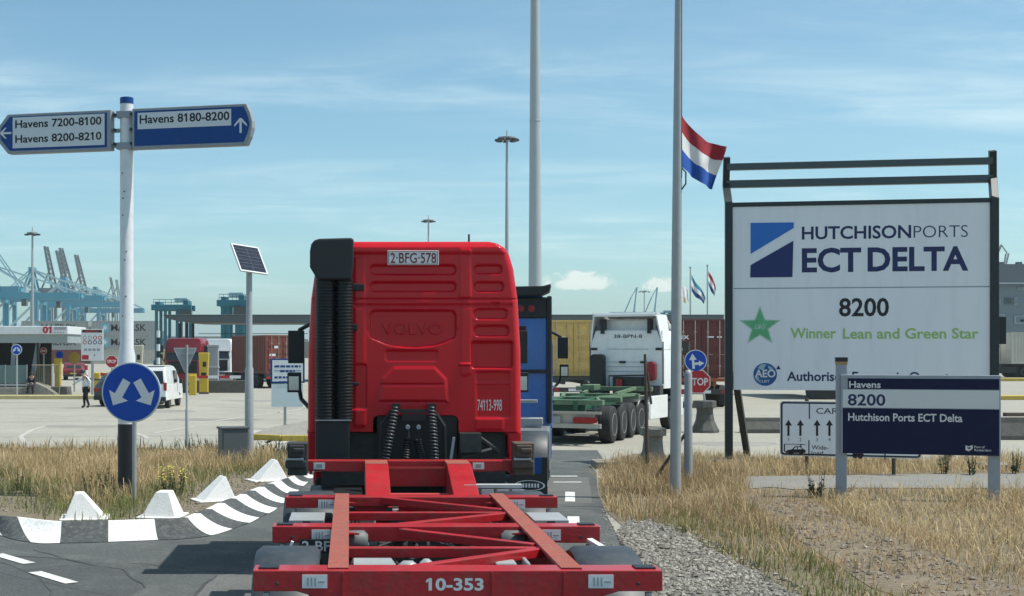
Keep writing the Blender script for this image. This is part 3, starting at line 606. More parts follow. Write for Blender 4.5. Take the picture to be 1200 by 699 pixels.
# ---- direction post with two arrow boards
g = G(148.5, 580); P = Plane(g.x, g.y, -14); t = P.thing('direction_post', 'tall white post with black foot and blue cap carrying two blue harbour direction boards', 'direction sign')
zc = 2.57
MB().lathe([(1.27, .155), (zc-.08, .155), (zc+.06, .123), (7.0, .118)], n=28).build('pole', WHT, t, smooth=40)
MB().lathe([(0, .16), (1.27, .158)], n=28).build('pole_foot', mat('post_black', (0.012, 0.014, 0.02), 0.5), t, smooth=40)
MB().lathe([(7.0, .121), (7.11, .121), (7.12, .10)], n=28).build('cap', SIGNB, t, smooth=40)
b = MB()
for zz in (3.2, 3.55, 4.2, 4.35, 5.0, 5.3, 5.42, 5.75):
    a = random.uniform(-1.9, -1.2); b.lathe([(0, .014), (.008, .011)], (0, 0, 0), 'z', 8)
    n0 = len(b.v)-16
    rr = .121
    for i in range(n0, n0+16):
        v = Vector(b.v[i]); b.v[i] = tuple(Vector((math.cos(a)*(rr+v.z), math.sin(a)*(rr+v.z), zz))+Vector((-math.sin(a)*v.x, math.cos(a)*v.x, v.y)))
b.each('screw', DGREY, t)
def board(x0, x1, left):
    z0, z1 = 6.165, 6.885
    if left:
        out = [(x1, z0), (x1, z1), (x0+.20, z1), (x0+.03, z1-.20), (x0, (z0+z1)/2), (x0+.03, z0+.20), (x0+.20, z0)]
    else:
        out = [(x0, z0)] + [(x1-.25+.25*math.sin(u), (z0+z1)/2+(z1-z0)/2*(-math.cos(u))) for u in [math.pi*k/16 for k in range(17)] if 0.25 < u < 2.9] + [(x0, z1)]
        out = [(x0, z0), (x1-.12, z0), (x1-.05, z0+.15), (x1-.01, z0+.30), (x1-.01, z1-.30), (x1-.05, z1-.15), (x1-.12, z1), (x0, z1)]
    cx = sum(p[0] for p in out)/len(out); cz = (z0+z1)/2
    o = MB().prism(out, -.16, .02).build('sign_board', GREYP, t, bevel=.012)
    ins = [(p[0]+(-.045 if p[0] > cx else .045)*(1 if True else 0), p[1]+(-.05 if p[1] > cz+.02 else .05 if p[1] < cz-.02 else 0)) for p in out]
    if left: ins[0] = (x1-.07, z0+.05); ins[1] = (x1-.07, z1-.05)
    flat('blue_face', [ins], -.160, SIGNB, o, .004)
    return o
XL0, XL1, XR0, XR1 = -2.46, -.24, .17, 2.42
YF = -.1645
o = board(XL0, XL1, True)
flat('white_field', [rp(P.rect(20, 140, 127, 171.5))], YF, SIGNG, o, .003)
P.tx('Havens 7200-8100', LBLK, o, 23, 123.5, 143.3, 152, y=YF-.005, bold=.020); P.tx('Havens 8200-8210', LBLK, o, 23, 123.5, 160.7, 169.3, y=YF-.005, bold=.020)
def arrow_thin(pl, cx, cy, half, ang, m, o, y):
    a, z = pl.p(cx, cy); c, s = math.cos(R(ang)), math.sin(R(ang)); u = half; w2 = half*.16
    tr = lambda p: (a+p[0]*c-p[1]*s, z+p[0]*s+p[1]*c)
    polys = [[tr(p) for p in ((-u, -w2), (u*.8, -w2), (u*.8, w2), (-u, w2))]]
    for sg in (1, -1):
        polys.append([tr(p) for p in ((u, 0), (u-.05*u, sg*w2*1.1+0), (u*.12, sg*u*.9), (-.15*u, sg*u*.9), (u*.66, 0))])
    b = MB(); b.prism(polys[0], y-.003, y); b.prism(polys[1], y-.0045, y-.001); b.prism(polys[2], y-.006, y-.002); b.build('arrow_mark', m, o)
arrow_thin(P, 12, 158, .11, 180, LWHT, o, YF)
o = board(XR0, XR1, False)
flat('white_field', [rp(P.rect(165.5, 134.5, 274.5, 149))], YF, SIGNG, o, .003)
P.tx('Havens 8180-8200', LBLK, o, 168, 272.5, 137.5, 146.8, y=YF-.005, bold=.020)
arrow_thin(P, 285.5, 149, .13, 90, LWHT, o, YF)
b = MB()
for sg, xa in ((-1, XL1), (1, XR0)):
    for zz in (6.25, 6.52, 6.79):
        b.box((xa+sg*-.06, -.06, zz), (.16, .05, .07))
b.b2(-.15, .15, -.13, .13, 6.18, 6.30); b.b2(-.15, .15, -.13, .13, 6.74, 6.86)
b.each('clamp', GREYP, t, bevel=.006)
b = MB()
for xa in (-.17, .15):
    for zz in (6.27, 6.52, 6.79): b.lathe([(-.155, .03), (-.13, .03)], (xa, 0, zz), 'y', 10)
b.each('bolt', BLK, t)

# ---- round keep-either-side sign
g = G(157.5, 588); P = Plane(g.x, g.y, -6); t = P.thing('round_sign', 'large round blue sign with two white arrows pointing down and apart', 'road sign')
a, z = P.p(155, 460); rr = 35.2/1600*P.d
MB().lathe([(0, .038), (z-.2, .038)], n=14).build('post', STEEL, t, smooth=40)
MB().lathe([(-.075, rr), (-.05, rr+.004), (-.045, rr)], (a, 0, z), 'y', 56).build('disc', mat('sign_rim', (.62, .65, .68), .5), t, smooth=40)
o = MB().lathe([(-.0785, rr*.955), (-.0755, rr*.955)], (a, 0, z), 'y', 56).build('blue_face', ROUNDB, t)
for tail, tip, nm in (((150, 446), (134, 475), 'l'), ((162, 446), (178, 475), 'r')):
    p0 = P.p(*tail); p1 = P.p(*tip); ang = math.degrees(math.atan2(p1[1]-p0[1], p1[0]-p0[0])); L_ = math.hypot(p1[0]-p0[0], p1[1]-p0[1])
    flat('arrow_mark', [arrow(p0[0], p0[1], ang, L_, .30, .40, .78)], -.0795, LWHT, t, .003)
b = MB(); b.b2(a-.05, a+.05, -.05, .04, z-.25, z-.2); b.b2(a-.05, a+.05, -.05, .04, z+.15, z+.2); b.each('bracket', STEEL, t)

# ---- solar pole, cabinet, yield sign back
g = G(292, 540); t = thing('solar_light_pole', 'grey pole topped by a tilted solar panel standing beside a grey cabinet', 'solar pole', (g.x, g.y, 0))
MB().lathe([(0, .105), (2.15, .10), (2.2, .078), (4.45, .07), (4.6, .07)], n=18).build('pole', STEEL, t, smooth=40)
u = Vector((.60, .56, -.06)); v = Vector((.26, -.35, -.66)); n = Vector((.39, -.38, .356)).normalized(); c0 = Vector((0, 0, 4.72))
pm = Matrix((u.normalized(), v.normalized(), n)).transposed()
MB().box(c0, (.82, .79, .04), pm).build('panel_frame', WHT, t)
o = MB().box(c0+n*.021, (.75, .72, .006), pm).build('solar_cells', SOLAR, t)
b = MB()
for k in range(1, 2): b.box(c0+n*.0265+u.normalized()*(-.375+.375*k), (.006, .72, .004), pm)
for k in range(1, 7): b.box(c0+n*.0285+v.normalized()*(-.36+.103*k), (.75, .007, .004), pm)
b.build('cell_grid', mat('cell_line', (.13, .15, .18), .4), o)
MB().bar((0, 0, 4.5), c0-n*.02, .07, .07).each('bracket', STEEL, t)
g = G(273, 544); t = thing('cable_cabinet', 'dark grey electrical cabinet standing in the verge beside the solar pole', 'cabinet', (g.x, g.y, 0), R(18))
o = MB().b2(-.30, .30, -.22, .22, 0, .80).build('cabinet_body', mat('cabinet_grey', (.12, .14, .15), .6, var=.15), t, bevel=.012)
MB().b2(-.33, .33, -.25, .25, .80, .85).build('lid', mat('cabinet_lid', (.09, .10, .11), .6), t, bevel=.01)
MB().b2(-.27, .27, -.232, -.222, .06, .75).build('door', mat('cabinet_door', (.10, .12, .13), .55), t, bevel=.004)
def tri_back(pl, x0, x1, y0, y1):
    a0, z1 = pl.p(x0, y0); a1, _ = pl.p(x1, y0); am, z0 = pl.p((x0+x1)/2, y1); return [(a0, z1), (am, z0), (a1, z1)]
g = G(219, 532); P = Plane(g.x, g.y, 6); t = P.thing('yield_sign', 'grey back of a triangular give way sign on a thin post', 'road sign')
am, zt = P.p(219, 430)
MB().lathe([(0, .042), (1.1, .04), (1.12, .03), (2.72, .03)], n=12).build('post', STEEL, t, smooth=40)
tb = tri_back(P, 204, 230, 408.5, 437)
MB().prism(tb, .035, .05).build('sign_back', mat('sign_back_alu', (.42, .46, .47), .45, metal=.2), t)
b = MB(); 
for i in range(3):
    p, q = tb[i], tb[(i+1) % 3]; b.bar((p[0], .03, p[1]), (q[0], .03, q[1]), .03, .02, up=(0, 1, 0))
b.build('sign_edge', mat('sign_edge_alu', (.5, .53, .54), .45), t)
b = MB(); b.b2(-.18, .18, -.005, .034, tb[0][1]-.16, tb[0][1]-.11); b.b2(-.1, .1, -.005, .034, tb[0][1]-.36, tb[0][1]-.32); b.each('bracket', STEEL, t)

# ---- large billboard
g = G(857.5, 545); P = Plane(g.x, g.y, -10.5); t = P.thing('billboard', 'large white terminal name billboard in a tall dark frame with two bars above', 'billboard')
a0, a1, z0, z1 = P.rect(859.5, 243, 1159.5, 0); _, z0 = P.p(859, 457)
pan = MB().b2(a0, a1, -.02, .05, z0, z1).build('panel', SIGNW, t)
_, zs = P.p(859, 338.5)
MB().b2(a0, a1, -.0225, -.0205, zs-.012, zs+.012).build('panel_seam', mat('seam_grey', (.30, .34, .37), .6), pan)  # grey joint line between the panel halves
zk, zt = z1+.10, z1+1.1
for k, xa in enumerate((a0-.10, a1+.10)):
    xo = .16*k; b = MB(); b.bar((xa, .02, 0), (xa, .02, zk), .17, .17, up=(0, 1, 0)); b.bar((xa, .02, zk-.03), (xa+xo, .74, z1+.62), .16, .13, up=(0, 1, 0)); b.bar((xa+xo, .74, z1+.55), (xa+xo*.62, .52, zt+.10), .15, .13, up=(0, 1, 0))
    b.build('post', FRAME, t, bevel=.01)
    xb = xa+(.14 if k == 0 else -.14); MB().bar((xb, .08, z0+.35), (xb+(.5 if k == 0 else -.3), 2.3, 0), .14, .14).build('back_brace', FRAME, t)
    b = MB(); b.b2(xa-.3, xa+.35, -.35, .45, 0, .12); b.build('footing', CONB, t, bevel=.02)
MB().bar((a0-.1, .72, z1+.60), (a1+.25, .72, z1+.60), .18, .17).build('top_bar', BAR, t, bevel=.01)
MB().bar((a0-.1, .58, z1+.98), (a1+.20, .58, z1+.98), .18, .15).build('top_bar', BAR, t, bevel=.01)
MB().b2(a0-.02, a1+.02, -.04, .06, z1, z1+.10).build('head_rail', FRAME, t, bevel=.006)
MB().b2(a0, a1, .05, .12, z0, z0+.08).build('rear_rail', FRAME, t)
b = MB(); b.b2(a1+.16, a1+.34, -.02, .16, 2.72, 3.32); b.tube([(a1+.2, .03, 2.7), (a1+.14, .03, 2.2)], .02, 6); b.build('control_box', BLK, t, bevel=.02)
def pq(*ps): return [P.p(*q) for q in ps]
flat('logo_mark', [pq((879.5, 261.5), (930, 261), (930, 267.5), (879.5, 298))], -.024, LOGOB, pan)
flat('logo_mark', [pq((929.5, 282.5), (928.5, 325), (879, 325.5), (879.5, 311))], -.024, LOGOD, pan)
Y = -.0235
P.tx('HUTCHISON', LNAVY, pan, 939.5, 1067.5, 266.5, 280.7, y=Y, bold=.020); P.tx('PORTS', LNAVY, pan, 1070.5, 1134, 265, 279, y=Y, bold=-.012)
P.tx('ECT', LNAVY, pan, 939.5, 1009, 292.5, 318.5, y=Y, bold=.03); P.tx('DELTA', LNAVY, pan, 1016.5, 1134.5, 291.5, 317.5, y=Y, bold=.03)
P.tx('8200', LBLK, pan, 983, 1041.5, 350.5, 370.5, y=Y, bold=.02)
P.tx('Winner', LGRN, pan, 926, 979.5, 385, 396.5, y=Y, bold=.020); P.tx('Lean and Green Star', LGRN, pan, 987.5, 1146.5, 385.5, 397, y=Y, bold=.020)
P.tx('Authorised Economic Operator', LNAVY, pan, 922, 1128, 436, 446.3, y=Y, bold=.022)
ca, cz = P.p(890.5, 383); sr = 24/1600*31
def star(cx, cz, r, q=.42): return [(cx+(r if k % 2 == 0 else r*q)*math.sin(math.pi*k/5), cz+(r if k % 2 == 0 else r*q)*math.cos(math.pi*k/5)) for k in range(10)]
flat('star_emblem', [star(ca, cz, sr)], -.022, STARL, pan, .003); o = flat('star_emblem', [star(ca, cz, sr*.84)], -.026, STARG, pan, .003)
text('L&G', LWHT, o, ca, cz-.05, .10, .24, y=-.031, align='C', shear=.35, bold=-.005)
ca, cz = P.p(896.5, 439); gr = 13.2/1600*31
globe = flat('globe_emblem', [circ(ca, cz, gr, 36)], -.022, mat('globe_blue', (.01, .10, .32), .5, var=.3, scale=4), pan)
LAND = mat('globe_land', (.33, .50, .56), .5)
flat('globe_land', [[(ca-gr*.65, cz+gr*.55), (ca-gr*.2, cz+gr*.35), (ca-.02, cz+gr*.55), (ca+gr*.1, cz+gr*.92), (ca-gr*.35, cz+gr*.88)], [(ca+gr*.2, cz+gr*.8), (ca+gr*.62, cz+gr*.6), (ca+gr*.8, cz+gr*.25), (ca+gr*.35, cz+gr*.4)],
     [(ca-gr*.9, cz-gr*.12), (ca-gr*.55, cz-gr*.2), (ca-gr*.5, cz-gr*.6), (ca-gr*.75, cz-gr*.5)]], -.026, LAND, globe)
text('AEO', LWHT, globe, ca, cz-.06, .16, gr*1.75, y=-.031, align='C', bold=.03); text('CUST', LWHT, globe, ca-.02, cz-gr*.72, .06, gr*.9, y=-.031, align='C', bold=.01)
a_, z_ = P.p(912, 431); flat('emblem_mark', [[(a_-.05, z_-.04), (a_+.05, z_-.04), (a_, z_+.05)]], -.026, LNAVY, pan)

# ---- port name sign
g = G(986.5, 584); P = Plane(g.x, g.y, -15); t = P.thing('port_sign', 'navy and grey port name sign on two grey posts in front of the billboard', 'port sign')
a0, a1, z0, z1 = P.rect(985, 439.3, 1172, 440); _, z0 = P.p(985, 531)
pan = MB().b2(a0, a1, -.07, 0, z0, z1).build('panel', POSTG, t, bevel=.008)
for x0, x1, yt in ((980, 992.5, 421), (1159.5, 1172.5, 446)):
    q0, q1, _, zt = P.rect(x0, yt, x1, yt+1); c = (q0+q1)/2; wd = q1-q0
    if yt > 430: zt = z1-.1
    MB().b2(c-wd/2, c+wd/2, .003 if yt > 430 else -.02, .15, 0, zt).build('post', POSTG, t, bevel=.008)
    if yt < 430:
        if True: MB().b2(c-wd/2-.006, c+wd/2+.006, -.026, .156, zt-.10, zt-.045).build('band', mat('tan_band', (.42, .28, .13), .6), t)
        MB().b2(c-wd/2-.012, c+wd/2+.012, -.032, .162, zt-.045, zt+.03).build('post_cap', BLK, t)
YF = -.0705; FA0, FA1 = P.p(993, 500)[0], P.p(1170, 500)[0]
def zz(y): return P.p(993, y)[1]
flat('navy_band', [[(FA0, zz(455.8)), (FA1, zz(455.8)), (FA1, zz(443.5)), (FA0, zz(443.5))]], YF, NAVY, pan)
flat('grey_band', [[(a0+.03, zz(477.5)), (FA1, zz(477.5)), (FA1, zz(456.6)), (a0+.03, zz(456.6))]], YF, SIGNG, pan)
flat('navy_field', [[(a0+.03, zz(531)), (FA1, zz(531)), (FA1, zz(478.3)), (a0+.03, zz(478.3))]], YF, NAVY, pan)
YT = YF-.0045
P.tx('Havens', LWHT, pan, 994.5, 1031.5, 447, 454.3, y=YT, bold=.020); P.tx('8200', LNAVY, pan, 993, 1037, 462.2, 474.8, y=YT, bold=.02)
P.tx('Hutchison Ports ECT Delta', LWHT, pan, 993.5, 1127, 484.2, 492.8, y=YT, bold=.020)
P.tx('Port of', LWHT, pan, 1141, 1153, 522.3, 525, y=YT, bold=.01); P.tx('Rotterdam', LWHT, pan, 1141, 1160.5, 526, 528.6, y=YT, bold=.01)
flat('port_logo', [[P.p(*q) for q in ((1130.5, 521.8), (1134.5, 523), (1139, 521.5), (1139, 525.8), (1134.5, 528.8), (1130.5, 527.5))]], YF-.002, LWHT, pan)
flat('port_logo', [[P.p(*q) for q in ((1132, 524), (1137.5, 524.2), (1134.6, 526.6))]], YF-.006, NAVY, pan, .002)

# ---- lane sign behind it
g = G(945.5, 555); P = Plane(g.x, g.y, -19); t = P.thing('lane_sign', 'white car lane sign with black arrows partly hidden behind the port sign', 'lane sign')
a0, a1, z0, z1 = P.rect(914, 470, 1080, 470); _, z0 = P.p(914, 534)
pan = MB().prism(rrect(a0, a1, z0, z1, .07), -.03, 0).build('panel', mat('lane_sign_edge', (.62, .65, .66), .5), t)
flat('border', [rrect(a0+.02, a1-.02, z0+.02, z1-.02, .06)], -.0305, LBLK, pan, .002)
flat('white_face', [rrect(a0+.055, a1-.055, z0+.055, z1-.055, .04)], -.0335, SIGNW, pan, .002)
for px in (945.5, 1047.5):
    a, _ = P.p(px, 550); MB().lathe([(0, .04), (z1+.06, .04)], (a, .045, 0), n=12).build('post', RUST, t, smooth=40)
Y = -.037
for x, n in ((924, '1'), (938, '2'), (957.5, '3'), (972, '4')):
    a, z = P.p(x, 511); _, zt = P.p(x, 492); flat('arrow_mark', [arrow(a, z, 90, zt-z, .13, .36)], -.036, LBLK, pan, .002)
    _, zn = P.p(x, 517.2); text(n, LBLK, pan, a, zn, .07, align='C', y=Y)
P.tx('CARS', LBLK, pan, 956.5, 988, 478.3, 485, y=Y, bold=.004); P.tx('Wide-', LBLK, pan, 951, 970.5, 521.8, 526.7, y=Y, bold=.01); P.tx('load', LBLK, pan, 951, 964.5, 528.3, 533, y=Y, bold=.01)
def vline(x, ya, yb): a, zA = P.p(x, ya); _, zB = P.p(x, yb); return [(a-.012, zB), (a+.012, zB), (a+.012, zA), (a-.012, zA)]
flat('divider', [vline(948.5, 472, 491), vline(948, 516, 534), vline(1037, 527, 539)], -.036, LBLK, pan, .002)
c = lambda x, y: P.p(x, y)
flat('car_symbol', [[c(920, 530), c(923, 527.5), c(928, 526.7), c(931.5, 523.3), c(938, 523), c(941.5, 526.5), c(944, 527.5), c(944, 531), c(922, 531)], circ(*c(927, 531), .045, 12), circ(*c(939, 531), .045, 12)], -.036, LBLK, pan, .002)
def hline(x0, x1, y): a, z = P.p(x0, y); b_, z2 = P.p(x1, y); return [(a, z-.006), (b_, z-.006), (b_, z+.006), (a, z+.006)]
flat('car_outline', [hline(919, 944, 520.5), hline(919, 923, 529), vline(919.3, 520.5, 529), vline(938.5, 520.5, 524)], -.038, LBLK, pan, .0015)
flat('car_window', [[c(930, 526.6), c(932.3, 524.2), c(934, 524.1), c(934, 526.6)], [c(935, 526.6), c(935, 524.1), c(937.5, 524), c(940, 526.5)]], -.0385, SIGNW, pan, .0015)
flat('truck_symbol', [[c(999, 531), c(1012, 531), c(1012, 534), c(999, 534)], circ(*c(1002, 534.5), .05, 12), circ(*c(1008, 535), .05, 12)], -.036, LBLK, pan, .002)

# ---- flagpole and flag
g = G(791.5, 584); fp = thing('flagpole', 'tall pale grey flagpole leaning slightly in dry grass right of the road', 'flagpole', (g.x, g.y, 0))
MB().tube([(0, 0, 0), (.02, 0, 4), (.06, 0, 9.2), (.08, 0, 12)], [.095, .088, .062, .05], 20).build('pole', STEEL, fp, smooth=40)
MB().tube([(.085, -.03, 5.38), (.17, -.05, 5.5), (.17, -.05, 5.7), (.10, -.03, 5.78)], .014, 6).build('cleat', DGREY, fp)
MB().tube([(.10, -.05, 5.6), (.10, -.05, 11.5)], .006, 5).build('halyard', DGREY, fp)
fl = thing('flag', 'red white and blue flag flying at half mast from the flagpole', 'flag', (g.x+.11, g.y, 0))
def flag_geom(b, top, bot, shift, nu=36, nv=24):
    """top/bot: [(x,z)] for u 0..1 along the fly; real depth from the waves"""
    def ip(P_, u):
        k = u*(len(P_)-1); i = min(int(k), len(P_)-2); f = k-i
        p0, p1, p2, p3 = [Vector(P_[max(0, min(len(P_)-1, j))]) for j in (i-1, i, i+1, i+2)]
        return 0.5*((2*p1)+(p2-p0)*f+(2*p0-5*p1+4*p2-p3)*f*f+(3*p1-p0-3*p2+p3)*f**3)
    vs = []
    for j in range(nv+1):
        for i in range(nu+1):
            u, v = i/nu, j/nv; p = ip(top, u).lerp(ip(bot, u), v)
            y = .62*u+(.07*u+.02)*math.sin(11*u-3.0*v+shift)+.03*u*math.sin(23*u+6*v)
            vs.append((p.x, y, p.y))
    o = len(b.v); b.v += vs
    for j in range(nv):
        for i in range(nu):
            a = o+j*(nu+1)+i; b.f.append([a, a+1, a+nu+2, a+nu+1]); b.mi.append(min(2, j*3//nv))
s = 1600/g.y
fx = lambda px, py: ((px-798.5)/s, H-(py-410)/s)
b = MB(); flag_geom(b, [fx(798.5, 134), fx(812, 148), fx(828, 159), fx(846, 164), fx(861, 167)], [fx(798.5, 196), fx(810, 202), fx(820, 208), fx(834, 214), fx(846, 217)], 0.5)
b.build('flag_cloth', [FR, FW, FB], fl, smooth=True)

# ---- stop sign with blue arrow disc, posts and concrete pedestals
def pedestal(px, py, wd, ht, m, label, lean=0):
    g = G(px, py); k = wd/2; b = MB()
    prof = [(0, k*1.25), (ht*.08, k*1.2), (ht*.35, k*.86), (ht*.66, k*.72), (ht*.78, k*.74), (ht*.79, k*1.0), (ht*.98, k*1.0), (ht, k*.94)]
    vs = []; n = 8
    for z, r in prof:
        for i in range(n):
            a = 2*math.pi*(i+.5)/n; rr = r*(1+random.uniform(-.05, .05)); vs.append((rr*math.cos(a)+lean*z, rr*math.sin(a), z))
    b.add(vs, [(i*n+j, i*n+(j+1) % n, (i+1)*n+(j+1) % n, (i+1)*n+j) for i in range(len(prof)-1) for j in range(n)]+[tuple((len(prof)-1)*n+j for j in range(n))])
    return tag(b.build('concrete_pedestal', m, None, bevel=.02, loc=(g.x, g.y, 0)), label, 'concrete pedestal', 'concrete pedestals beside the road')
pedestal(765, 544, .60, .82, CONB, 'pale weathered concrete pedestal at the tip of the dry grass by the thin rusty pole')
pedestal(826, 507, .72, 1.0, CONBD, 'dark concrete pedestal under the stop sign')
g = G(754.5, 547); MB_ = MB().tube([(0, 0, 0), (-.02, 0, 1.2), (-.05, 0, 2.5)], [.045, .04, .03], 8).tube([(.0, 0, 2.1), (.09, 0, 1.4)], .025, 6).tube([(-.05, 0, 1.62), (-.13, 0, 1.62)], .018, 6)
tag(MB_.build('rusty_pole', RUST, None, loc=(g.x, g.y-.35, 0)), 'thin rusty leaning pole in front of the pale concrete pedestal', 'pole')
g = G(806.5, 566); t = thing('steel_post', 'short grey steel post with rounded top and rusty side strut in the dry grass', 'post', (g.x, g.y, 0))
MB().lathe([(0, .085), (1.35, .08), (1.36, .078), (2.12, .075), (2.19, .05), (2.21, .0)], n=16, cap=False).build('post', GREYP, t, smooth=50)
MB().bar((-.55, .3, .1), (-.06, 0, .95), .05, .05).build('strut', RUST, t)
g = G(823, 506); P = Plane(g.x, g.y-.6, -8); t = P.thing('stop_sign', 'red octagonal stop sign below a round blue arrow disc on a post set in concrete', 'road sign')
a, z = P.p(818, 447.5); rr = .40
MB().tube([(0, .0, .3), (a*.9, .0, z+.9)], .035, 10).build('post', STEEL, t)
oc = lambda r: [(a+r*math.cos(R(22.5+45*k)), z+r*math.sin(R(22.5+45*k))) for k in range(8)]
o = MB().prism(oc(rr), -.06, -.045).build('octagon', LWHT, t); flat('red_face', [oc(rr*.93)], -.0605, STOPR, o)
text('STOP', LWHT, o, a, z-.11, .22, .60, y=-.066, align='C', bold=.02)
a, z = P.p(815, 423); rr = .345
o = MB().lathe([(-.062, rr), (-.045, rr)], (a, 0, z), 'y', 32).build('arrow_disc', LWHT, t); MB().lathe([(-.0655, rr*.93), (-.0625, rr*.93)], (a, 0, z), 'y', 32).build('blue_face', ROUNDB, o)
flat('arrow_mark', [arrow(a-.06, z-.25, 95, .48, .16, .42), arrow(a-.06, z-.10, 5, .32, .24, .5)], -.0665, LWHT, o)
g = G(703, 549); tag(MB().b2(-.12, .35, -.15, .5, 0, .16).build('kerb_stone', CONB, None, bevel=.03, loc=(g.x, g.y, 0)), 'loose pale kerb stone at the grass tip by the road edge', 'kerb stone')
# concrete barrier blocks, right
BG = 'concrete barrier blocks in a row'
lab = ['dark concrete barrier block seen between the billboard post and the lane sign', 'concrete barrier block hidden mostly behind the lane sign', 'concrete barrier block behind the port sign', 'dark concrete barrier block at the right edge of the photo']
for k, (xa, xb, yy, hh) in enumerate(((872, 940, 508, 17), (942, 1012, 508.5, 17), (1086, 1160, 513, 22), (1162, 1248, 516, 25))):
    d = F*H/(yy-PY); s = F/d; L_ = (xb-xa)/s; x = (xa-PX)/s; hh = hh/s*1.05
    b = MB().prism([(-.3, 0), (.3, 0), (.3, .12), (.16, hh*.75), (.14, hh), (-.14, hh), (-.16, hh*.75), (-.3, .12)], .02, L_, 'yz')
    tag(b.build('barrier_block', CONBD, None, bevel=.02, loc=(x, d+.3, 0)), lab[k], 'barrier', BG)
g = G(1195, 488); tag(MB().b2(0, 2.2, -.15, .15, 0.0, .14).build('road_plank', RUST, None, bevel=.02, loc=(g.x-.6, g.y, 0)), 'dark beam lying on the concrete above the right barrier block', 'beam')
for px0, px1, yy, hh, lb in ((1120, 1500, 447, .25, 'farther raised yellow kerb on the plaza at the right edge'), (1120, 1500, 469, .22, 'nearer raised yellow kerb on the plaza at the right edge'), ):
    d = F*H/(yy-PY); x0 = (px0-PX)/F*d; x1 = (px1-PX)/F*d
    tag(MB().b2(x0, x1, d, d+1.2, 0, hh).build('yellow_kerb', YMARK, None, bevel=.03), lb, 'kerb', 'yellow kerbs')
d = F*H/(468-PY); tag(MB().b2(-60, (135-PX)/F*d, d, d+.8, 0, .2).build('yellow_kerb', mat('pale_yellow_paint', (.55, .47, .22), .8, var=.15, dirt=(.4, .37, .28), dirt_amt=.6), None, bevel=.03), 'pale yellow kerb running in front of the gate shelter', 'kerb', 'yellow kerbs')

# ---- information board on its island
isl = [G(290, 515), G(330, 517), G(365, 517), G(470, 516), G(470, 496), G(362, 497), G(320, 505)]
b = MB(); b.prism([(p.x, p.y) for p in isl], 0.0, .13, 'xy'); tag(b.build('traffic_island', CONB, None, bevel=.03), 'low traffic island under the blue framed information board', 'traffic island')
b = MB()
for p, q in ((isl[0], isl[1]), (isl[1], isl[2]), (isl[2], isl[3])): b.bar((p.x, p.y-.08, .08), (q.x, q.y-.08, .08), .16, .18)
tag(b.build('yellow_kerb', YMARK, None, bevel=.02), 'yellow kerb along the front of the traffic island', 'kerb', 'yellow kerbs')
g = G(334, 503); P = Plane(g.x, g.y, 4); t = P.thing('information_board', 'white information board with blue framed notice above a blank pale panel', 'information board')
MB().lathe([(0, .045), (2.3, .045)], (0, .05, 0), n=10).build('post', STEEL, t, smooth=40)
a0, a1, z0, z1 = P.rect(317, 420.5, 357, 449); o = MB().b2(a0, a1, -.03, 0, z0, z1).build('notice', SIGNB, t); flat('white_field', [[(a0+.06, z0+.05), (a1-.06, z0+.05), (a1-.06, z1-.05), (a0+.06, z1-.05)]], -.031, WHT, o)
am = (a0+a1)/2
wl = []
for k, ww in enumerate((.86, .50, .86, .56)):
    zq = z1-.22-.155*k-(.05 if k > 1 else 0); x = am-ww/2
    while x < am+ww/2-.05:
        q = random.uniform(.05, .16); wl.append([(x, zq-.07), (min(x+q, am+ww/2), zq-.07), (min(x+q, am+ww/2), zq), (x, zq)]); x += q+.03
flat('text_lines', wl, -.036, SIGNB, o, .002)
flat('rule', [[(a0+.12, (z0+z1)/2-.01), (a1-.12, (z0+z1)/2-.01), (a1-.12, (z0+z1)/2+.01), (a0+.12, (z0+z1)/2+.01)]], -.036, SIGNB, o, .002)
a0, a1, z0, z1 = P.rect(318, 450, 355, 477); MB().b2(a0, a1, -.025, 0, z0, z1).build('pale_panel', mat('pale_panel', (.58, .68, .70), .3, var=.06), t)

# ------------------------------------------------------------------ vehicles
def wheel(par, x, y, r, wd, side=1, dual=False, name='wheel', rim=True):
    """tyre with tread grooves; side +1 faces +x"""
    h = wd/2; pr = [(-h, r*.60), (-h*1.0, r*.82), (-h*.88, r*.965)]
    for q in (-.6, -.2, .2, .6): pr += [(h*(q-.12), r), (h*(q-.09), r), (h*(q-.085), r*.978), (h*(q+.005), r*.978), (h*(q+.01), r)]
    pr += [(h*.88, r*.965), (h, r*.82), (h, r*.60)]
    o = MB().lathe(pr, (0, 0, 0), 'x', 40).build(name, RUB, par, smooth=35, loc=(x, y, r))
    if rim:
        s = side; rp_ = [(s*h*.98, r*.61), (s*h*1.02, r*.58), (s*h*.92, r*.54), (s*h*.62, r*.46), (s*h*.55, r*.28), (s*h*.9, r*.24), (s*h*.95, r*.1)]
        MB().lathe(rp_, (0, 0, 0), 'x', 28).build('rim', RIM, o, smooth=35)
    return o
def mudguard(par, x, y, r, z, wd, m, a0=12, a1=168, name='mudguard'):
    pts = []
    b = MB(); N = 18; prof = [(-wd/2, -.09), (-wd/2, -.03), (-wd/2+.04, 0), (wd/2-.04, 0), (wd/2, -.03), (wd/2, -.09)]; vs = []
    for i in range(N+1):
        t = R(a0+(a1-a0)*i/N)
        for px, dr in prof: vs.append((x+px, y+(r+dr)*math.cos(t), z+(r+dr)*math.sin(t)))
    k = len(prof); b.add(vs, [(i*k+j, i*k+j+1, (i+1)*k+j+1, (i+1)*k+j) for i in range(N) for j in range(k-1)])
    return b.build(name, m, par, smooth=50)

